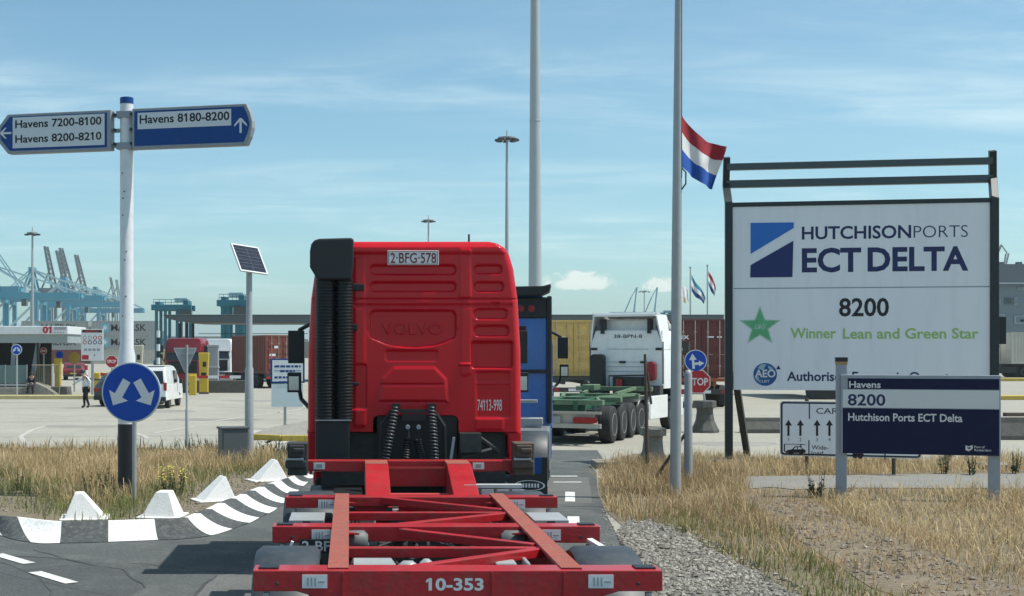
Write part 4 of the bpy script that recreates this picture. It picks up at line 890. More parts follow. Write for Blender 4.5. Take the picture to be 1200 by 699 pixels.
def hwf(z, prof):
    for (za, ha), (zb, hb) in zip(prof[:-1], prof[1:]):
        if z <= zb: return ha+(hb-ha)*max(0, (z-za))/(zb-za)
    return prof[-1][1]
CABP = [(1.0, 1.255), (1.6, 1.255), (2.6, 1.25), (3.2, 1.215), (3.55, 1.165), (3.72, 1.115), (3.80, 1.06), (3.85, .98), (3.87, .88)]
def cab_mesh(top, bottom, depth, sc=1.0, y0=0.0, cap=True):
    """shell of a cab-over cabin: rings along y, rounded at the roof, raked at the windscreen"""
    zs = [bottom]+[z for z, _ in CABP if z > bottom+.05]; f = (top-bottom)/(CABP[-1][0]-bottom)
    def ring(y, inset, rk=0.0):
        L_ = []
        for z in zs:
            zz_ = bottom+(z-bottom)*f; L_.append((hwf(z, CABP)*sc-inset, zz_-(inset if z > 3.5 else 0), y-rk*max(0, (zz_-2.0))))
        return [(-x, yy, z) for x, z, yy in L_]+[(x, yy, z) for x, z, yy in reversed(L_)]
    rings = [ring(y0, .05), ring(y0+.02, .015), ring(y0+.06, 0), ring(y0+depth-.35, 0, .02), ring(y0+depth-.10, .03, .10), ring(y0+depth, .12, .16)]
    b = MB(); n = len(rings[0]); 
    for r in rings: b.v += [tuple(p) for p in r]
    for i in range(len(rings)-1):
        for k in range(n): b.f.append([i*n+k, i*n+(k+1) % n, (i+1)*n+(k+1) % n, (i+1)*n+k]); b.mi.append(0)
    if cap: b.f.append(list(range(n))); b.mi.append(0)
    b.f.append([(len(rings)-1)*n+k for k in range(n)][::-1]); b.mi.append(0)
    return b
def front_end(par, depth, top, paint, bottom=1.0, y0=0.0):
    """windscreen, side windows, doors, grille, bumper, lamps, mirrors"""
    yf = y0+depth; zt = top-.95
    rk = lambda z, q=.16: -q*max(0, z-2.0)
    b = MB(); za, zb = 1.95, zt
    b.add([(-1.08, yf+.012+rk(za), za), (1.08, yf+.012+rk(za), za), (1.0, yf+.012+rk(zb), zb), (-1.0, yf+.012+rk(zb), zb), (-1.08, yf-.03+rk(za), za), (1.08, yf-.03+rk(za), za), (1.0, yf-.03+rk(zb), zb), (-1.0, yf-.03+rk(zb), zb)],
          [(0,1,2,3),(7,6,5,4),(0,4,5,1),(1,5,6,2),(2,6,7,3),(3,7,4,0)]); b.build('windscreen', GLASS, par)
    for s in (-1, 1):
        dp = [(yf-1.35, 1.05), (yf-.25, 1.05), (yf-.28, 2.3), (yf-.42, zt), (yf-1.35, zt)]
        o = MB().prism([(a, z) for a, z in dp], s*1.235, s*1.262, 'yz').build('door', paint, par, bevel=.008)
        MB().prism([(yf-1.28, 2.02), (yf-.40, 1.95), (yf-.40, 2.35), (yf-.50, zt-.07), (yf-1.28, zt-.07)], s*1.25, s*1.268, 'yz').build('window', GLASS, o)
        MB().b2(s*1.262, s*1.29, yf-1.25, yf-1.05, 1.55, 1.6).build('handle', BLK, o)
    o = MB().b2(-.95, .95, yf-.08, yf+.02, 1.05, 1.85).build('grille', BLK, par, bevel=.02)
    b = MB(); [b.b2(-.9, .9, yf+.02, yf+.035, 1.12+.13*k, 1.17+.13*k) for k in range(5)]; b.build('grille_bar', DGREY, o)
    o = MB().b2(-1.24, 1.24, yf-.5, yf+.06, .38, 1.02).build('bumper', paint, par, bevel=.04)
    for s in (-1, 1): MB().b2(s*.75, s*1.18, yf+.05, yf+.075, .62, .85).build('headlight', LAMPW, par, bevel=.02)
    MB().b2(-1.1, 1.1, yf-.25, yf+.12, top-.98, top-.90).build('sun_visor', GLASS, par)
def mirrors(par, yf, top, only=None):
    for s in (-1, 1):
        if only and s != only: continue
        b = MB(); b.b2(s*1.36, s*1.57, yf-.02, yf+.16, 2.42, 2.85); b.b2(s*1.40, s*1.58, yf-.02, yf+.16, 2.04, 2.30)
        b.tube([(s*1.15, yf-.2, 3.0), (s*1.42, yf+.08, 2.86), (s*1.45, yf+.08, 2.6)], .03, 8); b.tube([(s*1.15, yf-.2, 1.7), (s*1.40, yf+.08, 1.95), (s*1.45, yf+.08, 2.2)], .03, 8)
        o = b.build('mirror', BLK, par, bevel=.03)
        MB().b2(s*1.43, s*1.56, yf-.026, yf-.018, 2.07, 2.25).build('mirror_glass', MIRROR, o)
def running_gear(par, rear_y=-2.6, front_y=1.1, r=.50, fuel=BLK, rx=0.0):
    b = MB()
    for s in (-.43, .43): b.b2(s-.05, s+.05, rear_y-1.0, front_y+.6, .70, .95)
    for y in (rear_y-.8, rear_y, rear_y+1.1, front_y): b.b2(-.4, .4, y-.06, y+.06, .74, .92)
    b.tube([(-1.0, rear_y, r), (1.0, rear_y, r)], .09, 10); b.tube([(-1.0, front_y, r), (1.0, front_y, r)], .08, 10)
    b.build('chassis_frame', DGREY, par)
    for s in (-1, 1):
        wheel(par, s*1.05, front_y, r, .32, s); wheel(par, rx+s*1.06, rear_y, r, .30, s); wheel(par, rx+s*.73, rear_y, r, .30, s, rim=False)
        MB().prism(rrect(rear_y+.75, front_y-.7, .42, .98, .1), s*.62, s*1.22, 'yz').build('fuel_tank', fuel, par, smooth=40)

# ---- red tractor unit
T = (0.76, 16.0, 0)
t = thing('red_tractor', 'red tractor unit seen from behind, pulling the red container chassis', 'truck', T)
cab_mesh(3.87, 1.63, 2.25, y0=.03, cap=False).build('cab', RED, t, smooth=40)
b = MB(); b.b2(-.44, .50, .05, .9, 1.2, 1.82); b.build('cutout_shade_box', BLK, t)  # black box added behind the cutout, its darkness put into the colour
# embossed rear wall as a height field: 1 cm = 1 photo pixel at this distance
def sdbox(x, z, x0, x1, z0, z1, r):
    cx, cz, hx, hz = (x0+x1)/2, (z0+z1)/2, (x1-x0)/2-r, (z1-z0)/2-r
    dx = np.abs(x-cx)-hx; dz = np.abs(z-cz)-hz
    return np.hypot(np.maximum(dx, 0), np.maximum(dz, 0))+np.minimum(np.maximum(dx, dz), 0)-r
def rear_panel():
    nu, nz = 300, 300; z = np.linspace(1.63, 3.868, nz+1); hw = np.array([hwf(q, CABP) for q in z])-.012
    u = np.linspace(-1, 1, nu+1); X = u[None]*hw[:, None]; Z = np.repeat(z[:, None], nu+1, 1)
    px = 410+(X+T[0])*100; py = 410-(Z-2.6)*100; Y = np.zeros_like(X)
    sm = lambda d, w_: 1-np.clip((d+w_/2)/w_, 0, 1)**2*(3-2*np.clip((d+w_/2)/w_, 0, 1))
    def feat(x0, x1, y0, y1, r, dep, ramp=3.0):
        nonlocal Y; Y = Y+dep*sm(sdbox(px, py, x0, x1, y0, y1, r), ramp)
    feat(434, 534, 311, 322, 5, .032); feat(434, 534, 331, 342, 5, .032)
    for y0, y1, xr in ((311, 321, 588), (331, 342, 590), (362, 374, 594), (382, 394, 596)): feat(556, xr, y0, y1, 5, .030)
    d = sdbox(px, py, 434, 534, 364, 398, 7); d2 = np.hypot((px-484)/50.0, (py-388)/19.0)-1; dd = np.minimum(d, np.maximum(d2*18, -20)); Y = Y+.036*sm(dd, 3.0)
    feat(452, 513, 411, 423, 3, .012); 
    tz = np.abs(px-485)-(36+(py-431)*.10); tr = np.maximum(tz, np.maximum(431-py, py-471)); tr = np.maximum(tr, (np.abs(px-485)-24)-(py-431)*1.0); Y = Y-.013*sm(tr, 5)
    feat(446, 520, 450, 452, 1, .008, 2); feat(444, 522, 470, 472.5, 1, .012, 2)
    feat(553, 600, 401, 431, 3, .045, 4); feat(558, 597, 436, 449, 2, .014); feat(558, 597, 450, 490, 2, .010); 
    feat(538, 552, 292, 350, 3, -.014, 4); feat(540, 552, 352, 440, 4, -.006, 4)
    feat(380, 429, 427, 480, 3, .014); feat(300, 700, 350.2, 352.2, .8, .010, 1.6); feat(415, 600, 357, 361, 1.5, .008, 3)
    feat(538, 552, 426, 428.5, 1, -.015, 2); feat(576, 585, 355, 358.5, 1, .02, 1.5); feat(415, 428, 302, 500, 3, -.008, 5)
    feat(557, 590, 491, 504, 2, -.008, 3)
    Y = Y-.016*sm(np.abs(py-293)-4+np.maximum(0, (np.abs(px-486)-95))*0.0, 4)*(np.abs(px-486) < 112)
    e = (1-np.abs(u)[None])*hw[:, None]; eb = np.minimum(e, (3.868-Z)*1.1)
    Y = Y+.05*(1-np.clip(eb/.07, 0, 1))**2
    V = np.stack([X, Y, Z], 2).reshape(-1, 3); f = []
    pc = 0.25*(px[:-1, :-1]+px[1:, :-1]+px[:-1, 1:]+px[1:, 1:]); qc = 0.25*(py[:-1, :-1]+py[1:, :-1]+py[:-1, 1:]+py[1:, 1:])
    cut = ((sdbox(pc, qc, 437, 537, 487, 560, 7) < 0) & (qc > 487)) | ((pc < 437) & (qc > 507.0)) | (qc > 506.5)
    for j in range(nz):
        for i in range(nu):
            if not cut[j, i]: a = j*(nu+1)+i; f.append((a, a+1, a+nu+2, a+nu+1))
    me = bpy.data.meshes.new('rear_wall'); me.from_pydata(V.tolist(), [], f); me.materials.append(RED); me.polygons.foreach_set('use_smooth', [True]*len(f))
    o = bpy.data.objects.new('rear_wall', me); COL.objects.link(o); o.parent = t; return o
rw = rear_panel()
b = MB(); b.prism([(-1.255, 1.3), (-1.14, 1.3), (-1.14, 1.64), (-1.255, 1.64)], .02, 1.2); b.prism([(1.03, 1.64), (1.09, 1.60), (1.10, 1.3), (1.255, 1.3), (1.255, 1.64)], .02, 1.2); b.each('side_skirt', RED, t, bevel=.02)
X_ = lambda px: (px-410)/100-T[0]
Z_ = lambda py: 2.6-(py-410)/100
pl = MB().b2(X_(454), X_(514), -.025, -.012, Z_(311), Z_(294)).build('number_plate', WHT, t, bevel=.004)
text('2·BFG·578', LPLATE, pl, X_(457.5), Z_(308.5), .115, .535, y=-.0285, bold=.008)
b = MB(); [b.b2(a, c, -.0275, -.0255, e, f_) for a, c, e, f_ in ((X_(455), X_(513), Z_(310.2), Z_(309.6)), (X_(455), X_(513), Z_(295.4), Z_(294.8)), (X_(455), X_(455.6), Z_(310), Z_(295)), (X_(512.4), X_(513), Z_(310), Z_(295)))]; b.build('plate_border', LPLATE, pl)
text('74113-998', LWHT, rw, X_(559.5), Z_(481.5), .13, .285, y=-.004, bold=.0)
# raised lettering pressed into the recessed panel
lo = text('VOLVO', RED, rw, X_(447), Z_(392), .13, .72, y=.028, bold=.03, name='embossed_lettering')
so_ = lo.modifiers.new('thick', 'SOLIDIFY'); so_.thickness = .022; so_.offset = 0; bv = lo.modifiers.new('bevel', 'BEVEL'); bv.width = .008; bv.segments = 2
# air intake stack
st = thing('x', None, None); COL.objects.unlink(st); bpy.data.objects.remove(st)
b = MB(); b.prism([(X_(364), Z_(315)), (X_(364), Z_(297)), (X_(365.5), Z_(289)), (X_(369), Z_(284.5)), (X_(375), Z_(282.5)), (X_(413), Z_(281.5)), (X_(414.5), Z_(284)), (X_(414.5), Z_(312)), (X_(412), Z_(330)), (X_(373), Z_(330))], -.34, .02); b.prism(rrect(X_(373), X_(412), Z_(494), Z_(329), .03), -.16, .0); b.prism(rrect(X_(370), X_(410), Z_(541), Z_(492), .04), -.24, .1)
stk = b.build('air_intake_stack', BLK, t, bevel=.025, seg=3)
for pc_, rr_ in ((381.5, .118), (403.5, .102)):
    zt_, zb_ = Z_(328), Z_(491); n_ = 44; pr = []
    for k in range(n_):
        z = zb_+(zt_-zb_)*k/n_; q = (zt_-zb_)/n_; pr += [(z, rr_*.89), (z+q*.25, rr_*.90), (z+q*.4, rr_), (z+q*.8, rr_*1.0)]
    MB().lathe(pr+[(zt_, rr_*.9)], (X_(pc_), -.19, 0), 'z', 22).build('corrugated_hose', BLK, stk, smooth=25)
b = MB(); b.b2(X_(370), X_(412), -.312, -.29, Z_(492), Z_(490.6)); b.build('stack_band', GREYP, stk)
b = MB(); b.b2(X_(413), X_(427), -.06, .0, Z_(341), Z_(333)); b.b2(X_(413), X_(421), -.05, .0, Z_(452), Z_(448)); b.b2(X_(413), X_(419), -.06, .0, Z_(388), Z_(380)); b.each('stack_bracket', BLK, t, bevel=.01)
# roof marker aerials, service lines
MB().tube([(X_(556.5), .8, 3.8), (X_(556.5), .8, 4.02)], .012, 6).build('aerial', BLK, t)
def coil(p0, p1, r, wr, turns, sag=0.0, n=14):
    p0, p1 = Vector(p0), Vector(p1); N = int(turns*n); pts = []
    for i in range(N+1):
        u = i/N; c = p0.lerp(p1, u)+Vector((0, -sag*math.sin(math.pi*u), 0)); a = 2*math.pi*turns*u; pts.append(c+Vector((math.cos(a)*r, math.sin(a)*r, 0)))
    return MB().tube(pts, wr, 6)
yb = -.28
COILM = mat('coil_hose', (.05, .055, .06), .35, var=.2)
coil((X_(463), yb, Z_(474)), (X_(450), yb-.15, Z_(538)), .034, .016, 17, .05).build('coiled_hose', COILM, t, smooth=True)
coil((X_(504), yb, Z_(474)), (X_(507), yb-.15, Z_(538)), .034, .016, 17, .05).build('coiled_hose', COILM, t, smooth=True)
coil((X_(477), yb+.05, Z_(512)), (X_(474), yb-.1, Z_(537)), .034, .014, 9).build('coiled_hose', BLK, t, smooth=True)
coil((X_(488), yb+.05, Z_(514)), (X_(493), yb-.1, Z_(537)), .034, .014, 9).build('coiled_hose', BLK, t, smooth=True)
b = MB(); b.b2(X_(468), X_(500), yb-.03, yb+.05, Z_(483), Z_(478.5)); b.b2(X_(470), X_(498), yb-.02, yb+.06, Z_(492), Z_(484)); b.box((X_(463), yb, Z_(476)), (.10, .1, .08)); b.box((X_(504), yb, Z_(476)), (.10, .1, .08))
b.tube([(X_(458), yb+.05, Z_(480)), (X_(446), yb, Z_(496)), (X_(444), yb, Z_(540))], .018, 6); b.tube([(X_(510), yb+.05, Z_(484)), (X_(519), yb, Z_(498)), (X_(520), yb, Z_(540))], .022, 6)
b.tube([(X_(477), yb, Z_(500)), (X_(478), yb-.04, Z_(512))], .012, 6); b.tube([(X_(489), yb, Z_(500)), (X_(489), yb-.04, Z_(514))], .012, 6)
b.each('hose_carrier', BLK, t)
b = MB(); b.lathe([(-.02, .025), (.03, .028)], (X_(476.5), yb-.05, Z_(499)), 'y', 12); b.lathe([(-.02, .025), (.03, .028)], (X_(489), yb-.05, Z_(499)), 'y', 12); b.each('coupling_head', GREYP, t, smooth=40)
MB().bar((X_(523), yb-.3, Z_(541)), (X_(527.5), yb-.3, Z_(509)), .04, .03).build('grab_handle', GREYP, t)
b = MB(); b.b2(-1.1, -.4, .12, .5, 1.0, 1.62); b.b2(.52, 1.08, .15, .5, 1.0, 1.62); b.tube([(X_(545), -.1, Z_(520)), (X_(560), -.05, Z_(512)), (X_(585), .05, Z_(530))], .03, 6)
b.tube([(X_(540), -.15, Z_(535)), (X_(575), -.1, Z_(526))], .025, 6); b.box((X_(550), -.1, Z_(518)), (.25, .2, .22)); b.each('rear_suspension', DGREY, t)
front_end(t, 2.25, 3.87, RED, y0=.03); mirrors(t, 1.9, 3.87); running_gear(t, -3.1, 1.1, rx=-.14)
b = MB(); b.b2(-.85, .55, -2.6, -2.1, .95, 1.05); b.build('fifth_wheel', DGREY, t)
for s, x in ((-1, -1.15), (1, 1.14)):
    mudguard(t, -1.13 if s < 0 else .84, -3.1, .70, .56, .48, GUARD, 10, 170)
b = MB(); b.b2(.36, .93, -2.62, -2.50, 1.245, 1.275); [b.b2(.38+.15*k, .50+.15*k, -2.63, -2.615, 1.12, 1.23) for k in range(4)]; b.each('mudguard_trim', mat('trim_pale', (.5, .52, .52), .4, var=.1), t)
# ---- red container chassis
TC = (0.645, 8.16, 0)
c = thing('container_chassis', 'empty red skeletal container chassis in the foreground with number 10-353', 'container chassis', TC)
LX, RX = -.715, .69
for x in (LX, RX):
    o = MB().b2(x-.022, x+.022, .06, 4.3, 1.02, 1.26).b2(x-.0625, x+.0625, .06, 4.3, 1.262, 1.285).b2(x-.0625, x+.0625, .06, 4.3, 1.0, 1.02).build('rail', TRED, c, bevel=.004)
    b = MB(); y = .06
    b.b2(x-.0630, x+.0630, .055, 4.305, 1.2852, 1.2885); b.build('rail_top', RAILTOP, o)
def bolster(y, x0, x1, ztop, hin, hend, dp, name='bolster', tw=True, lab=True):
    e = .26; out = [(x0, ztop), (x1, ztop), (x1, ztop-hend), (x1-e, ztop-hend), (x1-e-.25, ztop-hin), (x0+e+.25, ztop-hin), (x0+e, ztop-hend), (x0, ztop-hend)]
    o = MB().prism(out[::-1], y, y+dp).build(name, TRED, c, bevel=.006)
    if tw:
        b = MB()
        for s, xe in ((1, x1), (-1, x0)):
            b.b2(xe-s*.15, xe-s*.03, y+.05, y+dp-.05, ztop+.001, ztop+.010)
        b.each('twist_lock_pad', BLK, o)
        b = MB()
        for s, xe in ((1, x1), (-1, x0)):
            b.lathe([(-.10, .018), (-.0, .022)], (xe-s*.08, y+.03, ztop-hend-.01), 'z', 8)
        b.each('lock_bolt', STEEL, o, smooth=40)
    if lab:
        for xc in (x0+.37 if x0 < 0 else x0, x1-.37):
            q = MB().b2(xc-.075, xc+.075, y-.006, y-.001, ztop-.105, ztop-.025).build('label_plate', LWHT, o)
            b = MB(); [b.b2(xc-.045+.022*k, xc-.036+.022*k, y-.008, y-.0062, ztop-.093, ztop-.04) for k in range(3)]; b.b2(xc+.02, xc+.06, y-.008, y-.0062, ztop-.072, ztop-.062); b.build('label_marks', mat('label_mark', (.35, .36, .38), .6), q)
    return o
o = bolster(0, -1.225, 1.225, 1.28, .20, .125, .22)
text('10-353', LWHT, o, (499-410)/196-TC[0], 2.6-(691.5-410)/196, .068, .345, y=-.004, bold=.03)
b = MB(); b.b2(-.69, -.68, -.012, 0, 1.09, 1.27); b.b2(.2, .21, -.012, 0, 1.09, 1.27); b.b2(.63, .645, -.012, 0, 1.10, 1.27); b.each('web_plate', TRED, o)
bolster(2.04, -1.225, 1.225, 1.28, .115, .125, .20)
bolster(4.12, -1.225, 1.225, 1.275, .085, .10, .18)
# raised front bolster and gooseneck
bolster(6.34, -1.225, 1.225, 1.42, .12, .11, .20, tw=False, lab=False)
for xc in (-.97, .72):
    q = MB().b2(xc-.06, xc+.06, 6.333, 6.339, 1.33, 1.40).build('label_plate', LWHT, c); b = MB(); b.b2(xc-.03, xc+.03, 6.331, 6.3325, 1.345, 1.385); b.build('label_marks', mat('label_mark', (.35, .36, .38), .6), q)
for s in (-1, 1):
    x = s*1.19; b = MB(); b.b2(x-.11, x+.10, 6.15, 6.45, 1.28, 1.62); b.b2(x-.13, x+.09, 6.10, 6.2, 1.36, 1.44); b.b2(x-.09, x+.07, 6.12, 6.2, 1.47, 1.60); b.b2(x-.05, x+.07, 6.09, 6.12, 1.52, 1.57)
    b.build('twist_lock', RUST if s > 0 else DGREY, c, bevel=.012)
    MB().b2(x-.12, x+.06, 6.09, 6.148, 1.445, 1.465).build('lock_lever', GREYP, c)
def neck(x0, x1):
    prof = [(6.34, 1.425), (5.85, 1.425), (4.65, 1.13), (4.3, 1.10), (4.3, .92), (5.4, .98), (6.34, 1.24)]
    return MB().prism(prof, x0, x1, 'yz').build('gooseneck_beam', TRED, c, bevel=.008)
n1 = neck(-.49, -.25); n2 = neck(.35, .60)
b = MB()
for xa, xb in ((-.485, -.255), (.355, .595)): b.b2(xa, xb, 5.86, 6.33, 1.4255, 1.429)
b.each('neck_wear_plate', RAILTOP, n1)
MB().b2(-.25, .35, 6.0, 6.12, 1.18, 1.37).build('cross_beam', TRED, c, bevel=.006)
b = MB(); b.b2(-.25, .35, 5.98, 6.0, 1.36, 1.385); b.tube([(-.25, 5.55, 1.13), (.35, 5.55, 1.13)], .03, 8); b.build('cross_tube', mat('cross_pink', (.50, .05, .05), .45, var=.15), c)
b = MB(); b.b2(-.24, .34, 4.5, 5.9, .80, .84); b.build('neck_floor', BLK, c)
b = MB()
for x in (-.22, -.07, .14, .26): b.lathe([(0, .03), (.10, .03)], (x, 4.95, 1.02), 'y', 10)
b.tube([(-.25, 4.97, 1.06), (.35, 4.97, 1.06)], .012, 6); b.each('air_coupling', STEEL, c, smooth=40)
# cross members and diagonal braces between the rails
for y in (3.05, 1.05): MB().b2(LX+.03, RX-.03, y, y+.08, 1.195, 1.262).build('cross_member', TRED, c, bevel=.005)
for p, q in (((-.45, 4.25, 1.243), (.64, 3.20, 1.243)), ((.64, 2.98, 1.243), (-.26, 2.28, 1.243)), ((-.26, 1.98, 1.243), (.62, 1.18, 1.243)), ((.62, .98, 1.243), (-.24, .25, 1.243))):
    MB().bar(p, q, .075, .06).build('diagonal_brace', TRED, c, bevel=.005)
MB().b2(-.60, -.30, 4.2, 4.6, 1.06, 1.20).b2(.60, .86, 4.2, 4.55, 1.06, 1.20).each('neck_foot', TRED, c, bevel=.008)
MB().b2(-.2, .34, 4.32, 4.40, 1.02, 1.17).build('cross_beam', TRED, c, bevel=.006)
for y in (1.05, -.28, 2.40):
    for s in (-1, 1):
        if y < 2:
            if y > 0: mudguard(c, s*1.06, y, .78, .49, .43, GUARD, 8, 172)
        wheel(c, s*1.04, y, .50, .385, s)
    MB().tube([(-1, y, .5), (1, y, .5)], .075, 12).build('axle', DGREY, c)
    b = MB()
    for s in (-.55, .55): b.b2(s-.07, s+.07, y-.1, y+.45, .62, .80); b.lathe([(.62, .12), (.70, .15), (.80, .12), (.92, .15), (1.0, .12)], (s, y+.3, 0), 'z', 14)
    b.each('air_suspension', BLK, c, smooth=40)
b = MB(); b.b2(-.40, -.34, .1, 4.2, .86, 1.0); b.b2(.34, .40, .1, 4.2, .86, 1.0); b.each('sub_frame', DGREY, c)
TANK = mat('tank_pale', (.34, .36, .36), .4, var=.15, dirt=(.25, .25, .24), dirt_amt=.5)
for a in ((-.50, .62, 1.165, .095, .30, 1), (-.27, .64, 1.18, .06, .12, 0), (-.15, .66, 1.185, .065, .09, 0)):
    x, y, z, r, L_, k = a; MB().lathe([(-L_/2, r*.6), (-L_/2+.03, r), (L_/2-.03, r), (L_/2, r*.6)], (x, y, z), 'x', 18).build('air_tank', TANK, c, smooth=45)
for x in (-.60, .57): MB().lathe([(-.09, .055), (-.06, .085), (.06, .085), (.09, .055)], (x, 2.0, 1.17), 'x', 18).build('rubber_buffer', mat('buffer_grey', (.13, .14, .14), .6), c, smooth=45)
b = MB(); b.box((-.50, 3.3, 1.16), (.14, .2, .08)); b.box((.42, 3.25, 1.17), (.22, .16, .08)); b.box((.36, .72, 1.19), (.14, .22, .08)); b.box((.50, .72, 1.19), (.03, .26, .09)); b.each('valve_box', TANK, c, bevel=.015)
b = MB()
for k in range(26):
    x = random.uniform(-.6, .6); y = random.uniform(.3, 5.4); z = random.uniform(.95, 1.15); b.box((x, y, z), (random.uniform(.04, .16), random.uniform(.04, .16), random.uniform(.04, .1)))
for k in range(9):
    x = random.uniform(-.5, .5); y = random.uniform(.2, 2.5); b.tube([(x, y, 1.05), (x+random.uniform(-.3, .3), y+.6, 1.0), (x+random.uniform(-.4, .4), y+1.4, 1.06)], .012, 5)
b.each('brake_valve', DGREY, c)
b = MB()
for k in range(10): b.box((random.uniform(-.55, .55), random.uniform(.4, 4.2), 1.06), (.03, .03, .03))
b.each('valve_fitting', STEEL, c)
for s in (-1, 1):
    x = s*1.0; o = MB().b2(x-.14, x+.14, 3.0, 3.5, 1.06, 1.175).build('tool_box', BLK, c, bevel=.012); MB().b2(x-.145, x+.145, 2.99, 3.51, 1.176, 1.21).build('box_lid', TANK, o, bevel=.008)
    MB().b2(x-.03, x+.03, 2.975, 2.99, 1.15, 1.20).build('latch', BLK, o)
for x, z, ya, yb_ in ((-.62, 1.10, .2, 4.3), (-.59, 1.06, .3, 6.2), (.60, 1.12, .2, 4.4), (.57, 1.07, .3, 6.2)):
    pts = [(x+random.uniform(-.015, .015), ya+(yb_-ya)*k/14, z+random.uniform(-.02, .01)) for k in range(15)]; MB().tube(pts, .012, 6).build('air_line', BLK, c, smooth=True)
for x0_, y0_, x1_, y1_ in ((-.5, .5, .2, 1.9), (.1, .3, .5, 1.0), (-.3, 2.3, .3, 3.0), (.35, 3.2, -.1, 4.2), (-.45, 3.3, -.1, 2.3)):
    pts = [Vector((x0_, y0_, 1.12)).lerp(Vector((x1_, y1_, 1.12)), k/8)+Vector((.06*math.sin(k*1.3), 0, .05*math.sin(math.pi*k/8))) for k in range(9)]; MB().tube(pts, .014, 6).build('brake_hose', BLK, c, smooth=True)
for y_ in (.28, 1.9, 2.30, 3.9):
    for x_, sg in ((LX, 1), (RX, -1)): MB().prism([(x_+sg*.02, y_), (x_+sg*.14, y_), (x_+sg*.02, y_+.14)], 1.235, 1.247, 'xy').build('gusset_plate', TRED, c)
for x_ in (-1.08, 1.08):
    for y_, z_ in ((-.003, 1.20), (2.037, 1.20)): MB().lathe([(-.008, .010), (.0, .012)], (x_, y_, z_), 'y', 8).build('rivet', DGREY, c)
pl = MB().b2(-1.02, -.50, 1.98, 2.0, 1.09, 1.19).build('number_plate', BLK, c); text('2-BFG-578', LWHT, pl, -1.0, 1.105, .072, .50, y=1.977, bold=.02)
MB().bar((-1.12, 1.95, 1.06), (-1.07, 1.95, 1.18), .05, .02).build('marker_strip', WHT, c)
MB().bar((1.12, 1.9, 1.20), (1.27, 1.6, 1.12), .05, .02).build('marker_strip', WHT, c)
o = MB().b2(-.34, .36, -.02, .06, .90, 1.065).build('rear_board', mat('rear_board_pale', (.62, .58, .42), .5, var=.1), c)
for s in (-1, 1): MB().b2(s*.55, s*1.0, -.03, .03, .72, .84).build('tail_lamp', LAMPR, c, bevel=.01)

# ---- blue tractor unit ahead
t = thing('blue_tractor', 'blue tractor unit mostly hidden behind the red cab, black edge trim and mirror showing', 'truck', (2.60, 26.2, 0), R(-9))
cab_mesh(3.72, 1.15, 2.25).build('cab', BLUE, t, smooth=40); front_end(t, 2.25, 3.72, BLUE); mirrors(t, 1.7, 3.7); running_gear(t, -2.2, 1.1, fuel=DGREY)
b = MB(); b.prism([(-1.2, 3.6), (1.05, 3.62), (1.22, 3.70), (1.25, 3.84), (1.1, 3.80), (-1.2, 3.78)], -.35, .5); b.b2(1.17, 1.262, -.06, .06, 1.2, 3.62); b.b2(.2, 1.17, -.045, 0, 3.2, 3.6); b.b2(.4, 1.2, -.06, .0, 2.15, 2.22); b.each('edge_trim', BLK, t, bevel=.02)
b = MB()
for x in (.48, .68, .88): b.lathe([(-.09, .06), (0, .07)], (x, 0, 3.38), 'y', 14)
b.each('rear_lamp', LAMPR, t, smooth=40); b = MB()
for x in (.48, .68, .88): b.lathe([(-.08, .085), (0, .09)], (x, 0, 3.38), 'y', 14)
b.each('lamp_housing', DGREY, t, smooth=40)
b = MB(); b.b2(.42, .78, -.03, .0, 2.45, 3.05); b.build('rear_window', GLASS, t, bevel=.03)
MB().box((.60, -.12, 2.38), (.36, .06, .16), Matrix.Rotation(R(-35), 3, 'Y')).build('reflector', LAMPO, t)
for s in (-1, 1):
    mudguard(t, s*.92, -2.2, .66, .52, .62, GUARD, 20, 160)
    MB().b2(s*.62, s*1.24, -1.4, -.2, .5, 1.15).build('side_fairing', mat('fairing_grey', (.16, .18, .19), .45), t, bevel=.05)
    o = MB().b2(s*.60, s*1.22, -2.98, -2.95, .16, .78).build('mud_flap', BLK, t)
    MB().b2(s*.74, s*1.12, -2.99, -2.975, .50, .78).build('flap_plate', SIGNB, o, bevel=.01)
    cx, cz = s*.92, .30; b = MB(); n = 28; ov = lambda q: [(cx+.26*q*math.cos(2*math.pi*k/n), cz+.09*q*math.sin(2*math.pi*k/n)) for k in range(n)]
    b.add([(x, -2.984, z) for x, z in ov(1)]+[(x, -2.984, z) for x, z in ov(.88)], [(k, (k+1) % n, n+(k+1) % n, n+k) for k in range(n)]); b.build('oval_emblem', LWHT, o)
    b = MB(); [b.add([(cx-.17+.05*k, -2.984, cz-.035), (cx-.14+.05*k, -2.984, cz-.035), (cx-.14+.05*k, -2.984, cz+.035), (cx-.17+.05*k, -2.984, cz+.035)], [(0,1,2,3)]) for k in range(7)]; b.build('flap_lettering', LWHT, o)
b = MB(); b.b2(.45, 1.1, -.7, -.2, 1.2, 1.32); b.b2(.45, 1.0, -.5, -.3, 1.6, 1.66); b.each('step_plate', TANK, t, bevel=.01)

# ---- white tractor unit with green chassis
t = thing('white_tractor', 'white tractor unit with roof deflector pulling the green container chassis', 'truck', (9.0, 44.43, 0), R(-29))
cab_mesh(3.25, 1.35, 2.2).build('cab', TWHT, t, smooth=40); front_end(t, 2.2, 3.3, TWHT); mirrors(t, 1.75, 3.4); running_gear(t, -2.3, 1.1, fuel=TWHT)
b = MB(); zt = 3.74
vs = [(-1.24, 0, 2.95), (1.24, 0, 2.95), (-1.08, -.18, zt), (1.08, -.18, zt), (-1.24, 1.3, 3.0), (1.24, 1.3, 3.0), (-1.0, .75, zt-.02), (1.0, .75, zt-.02)]
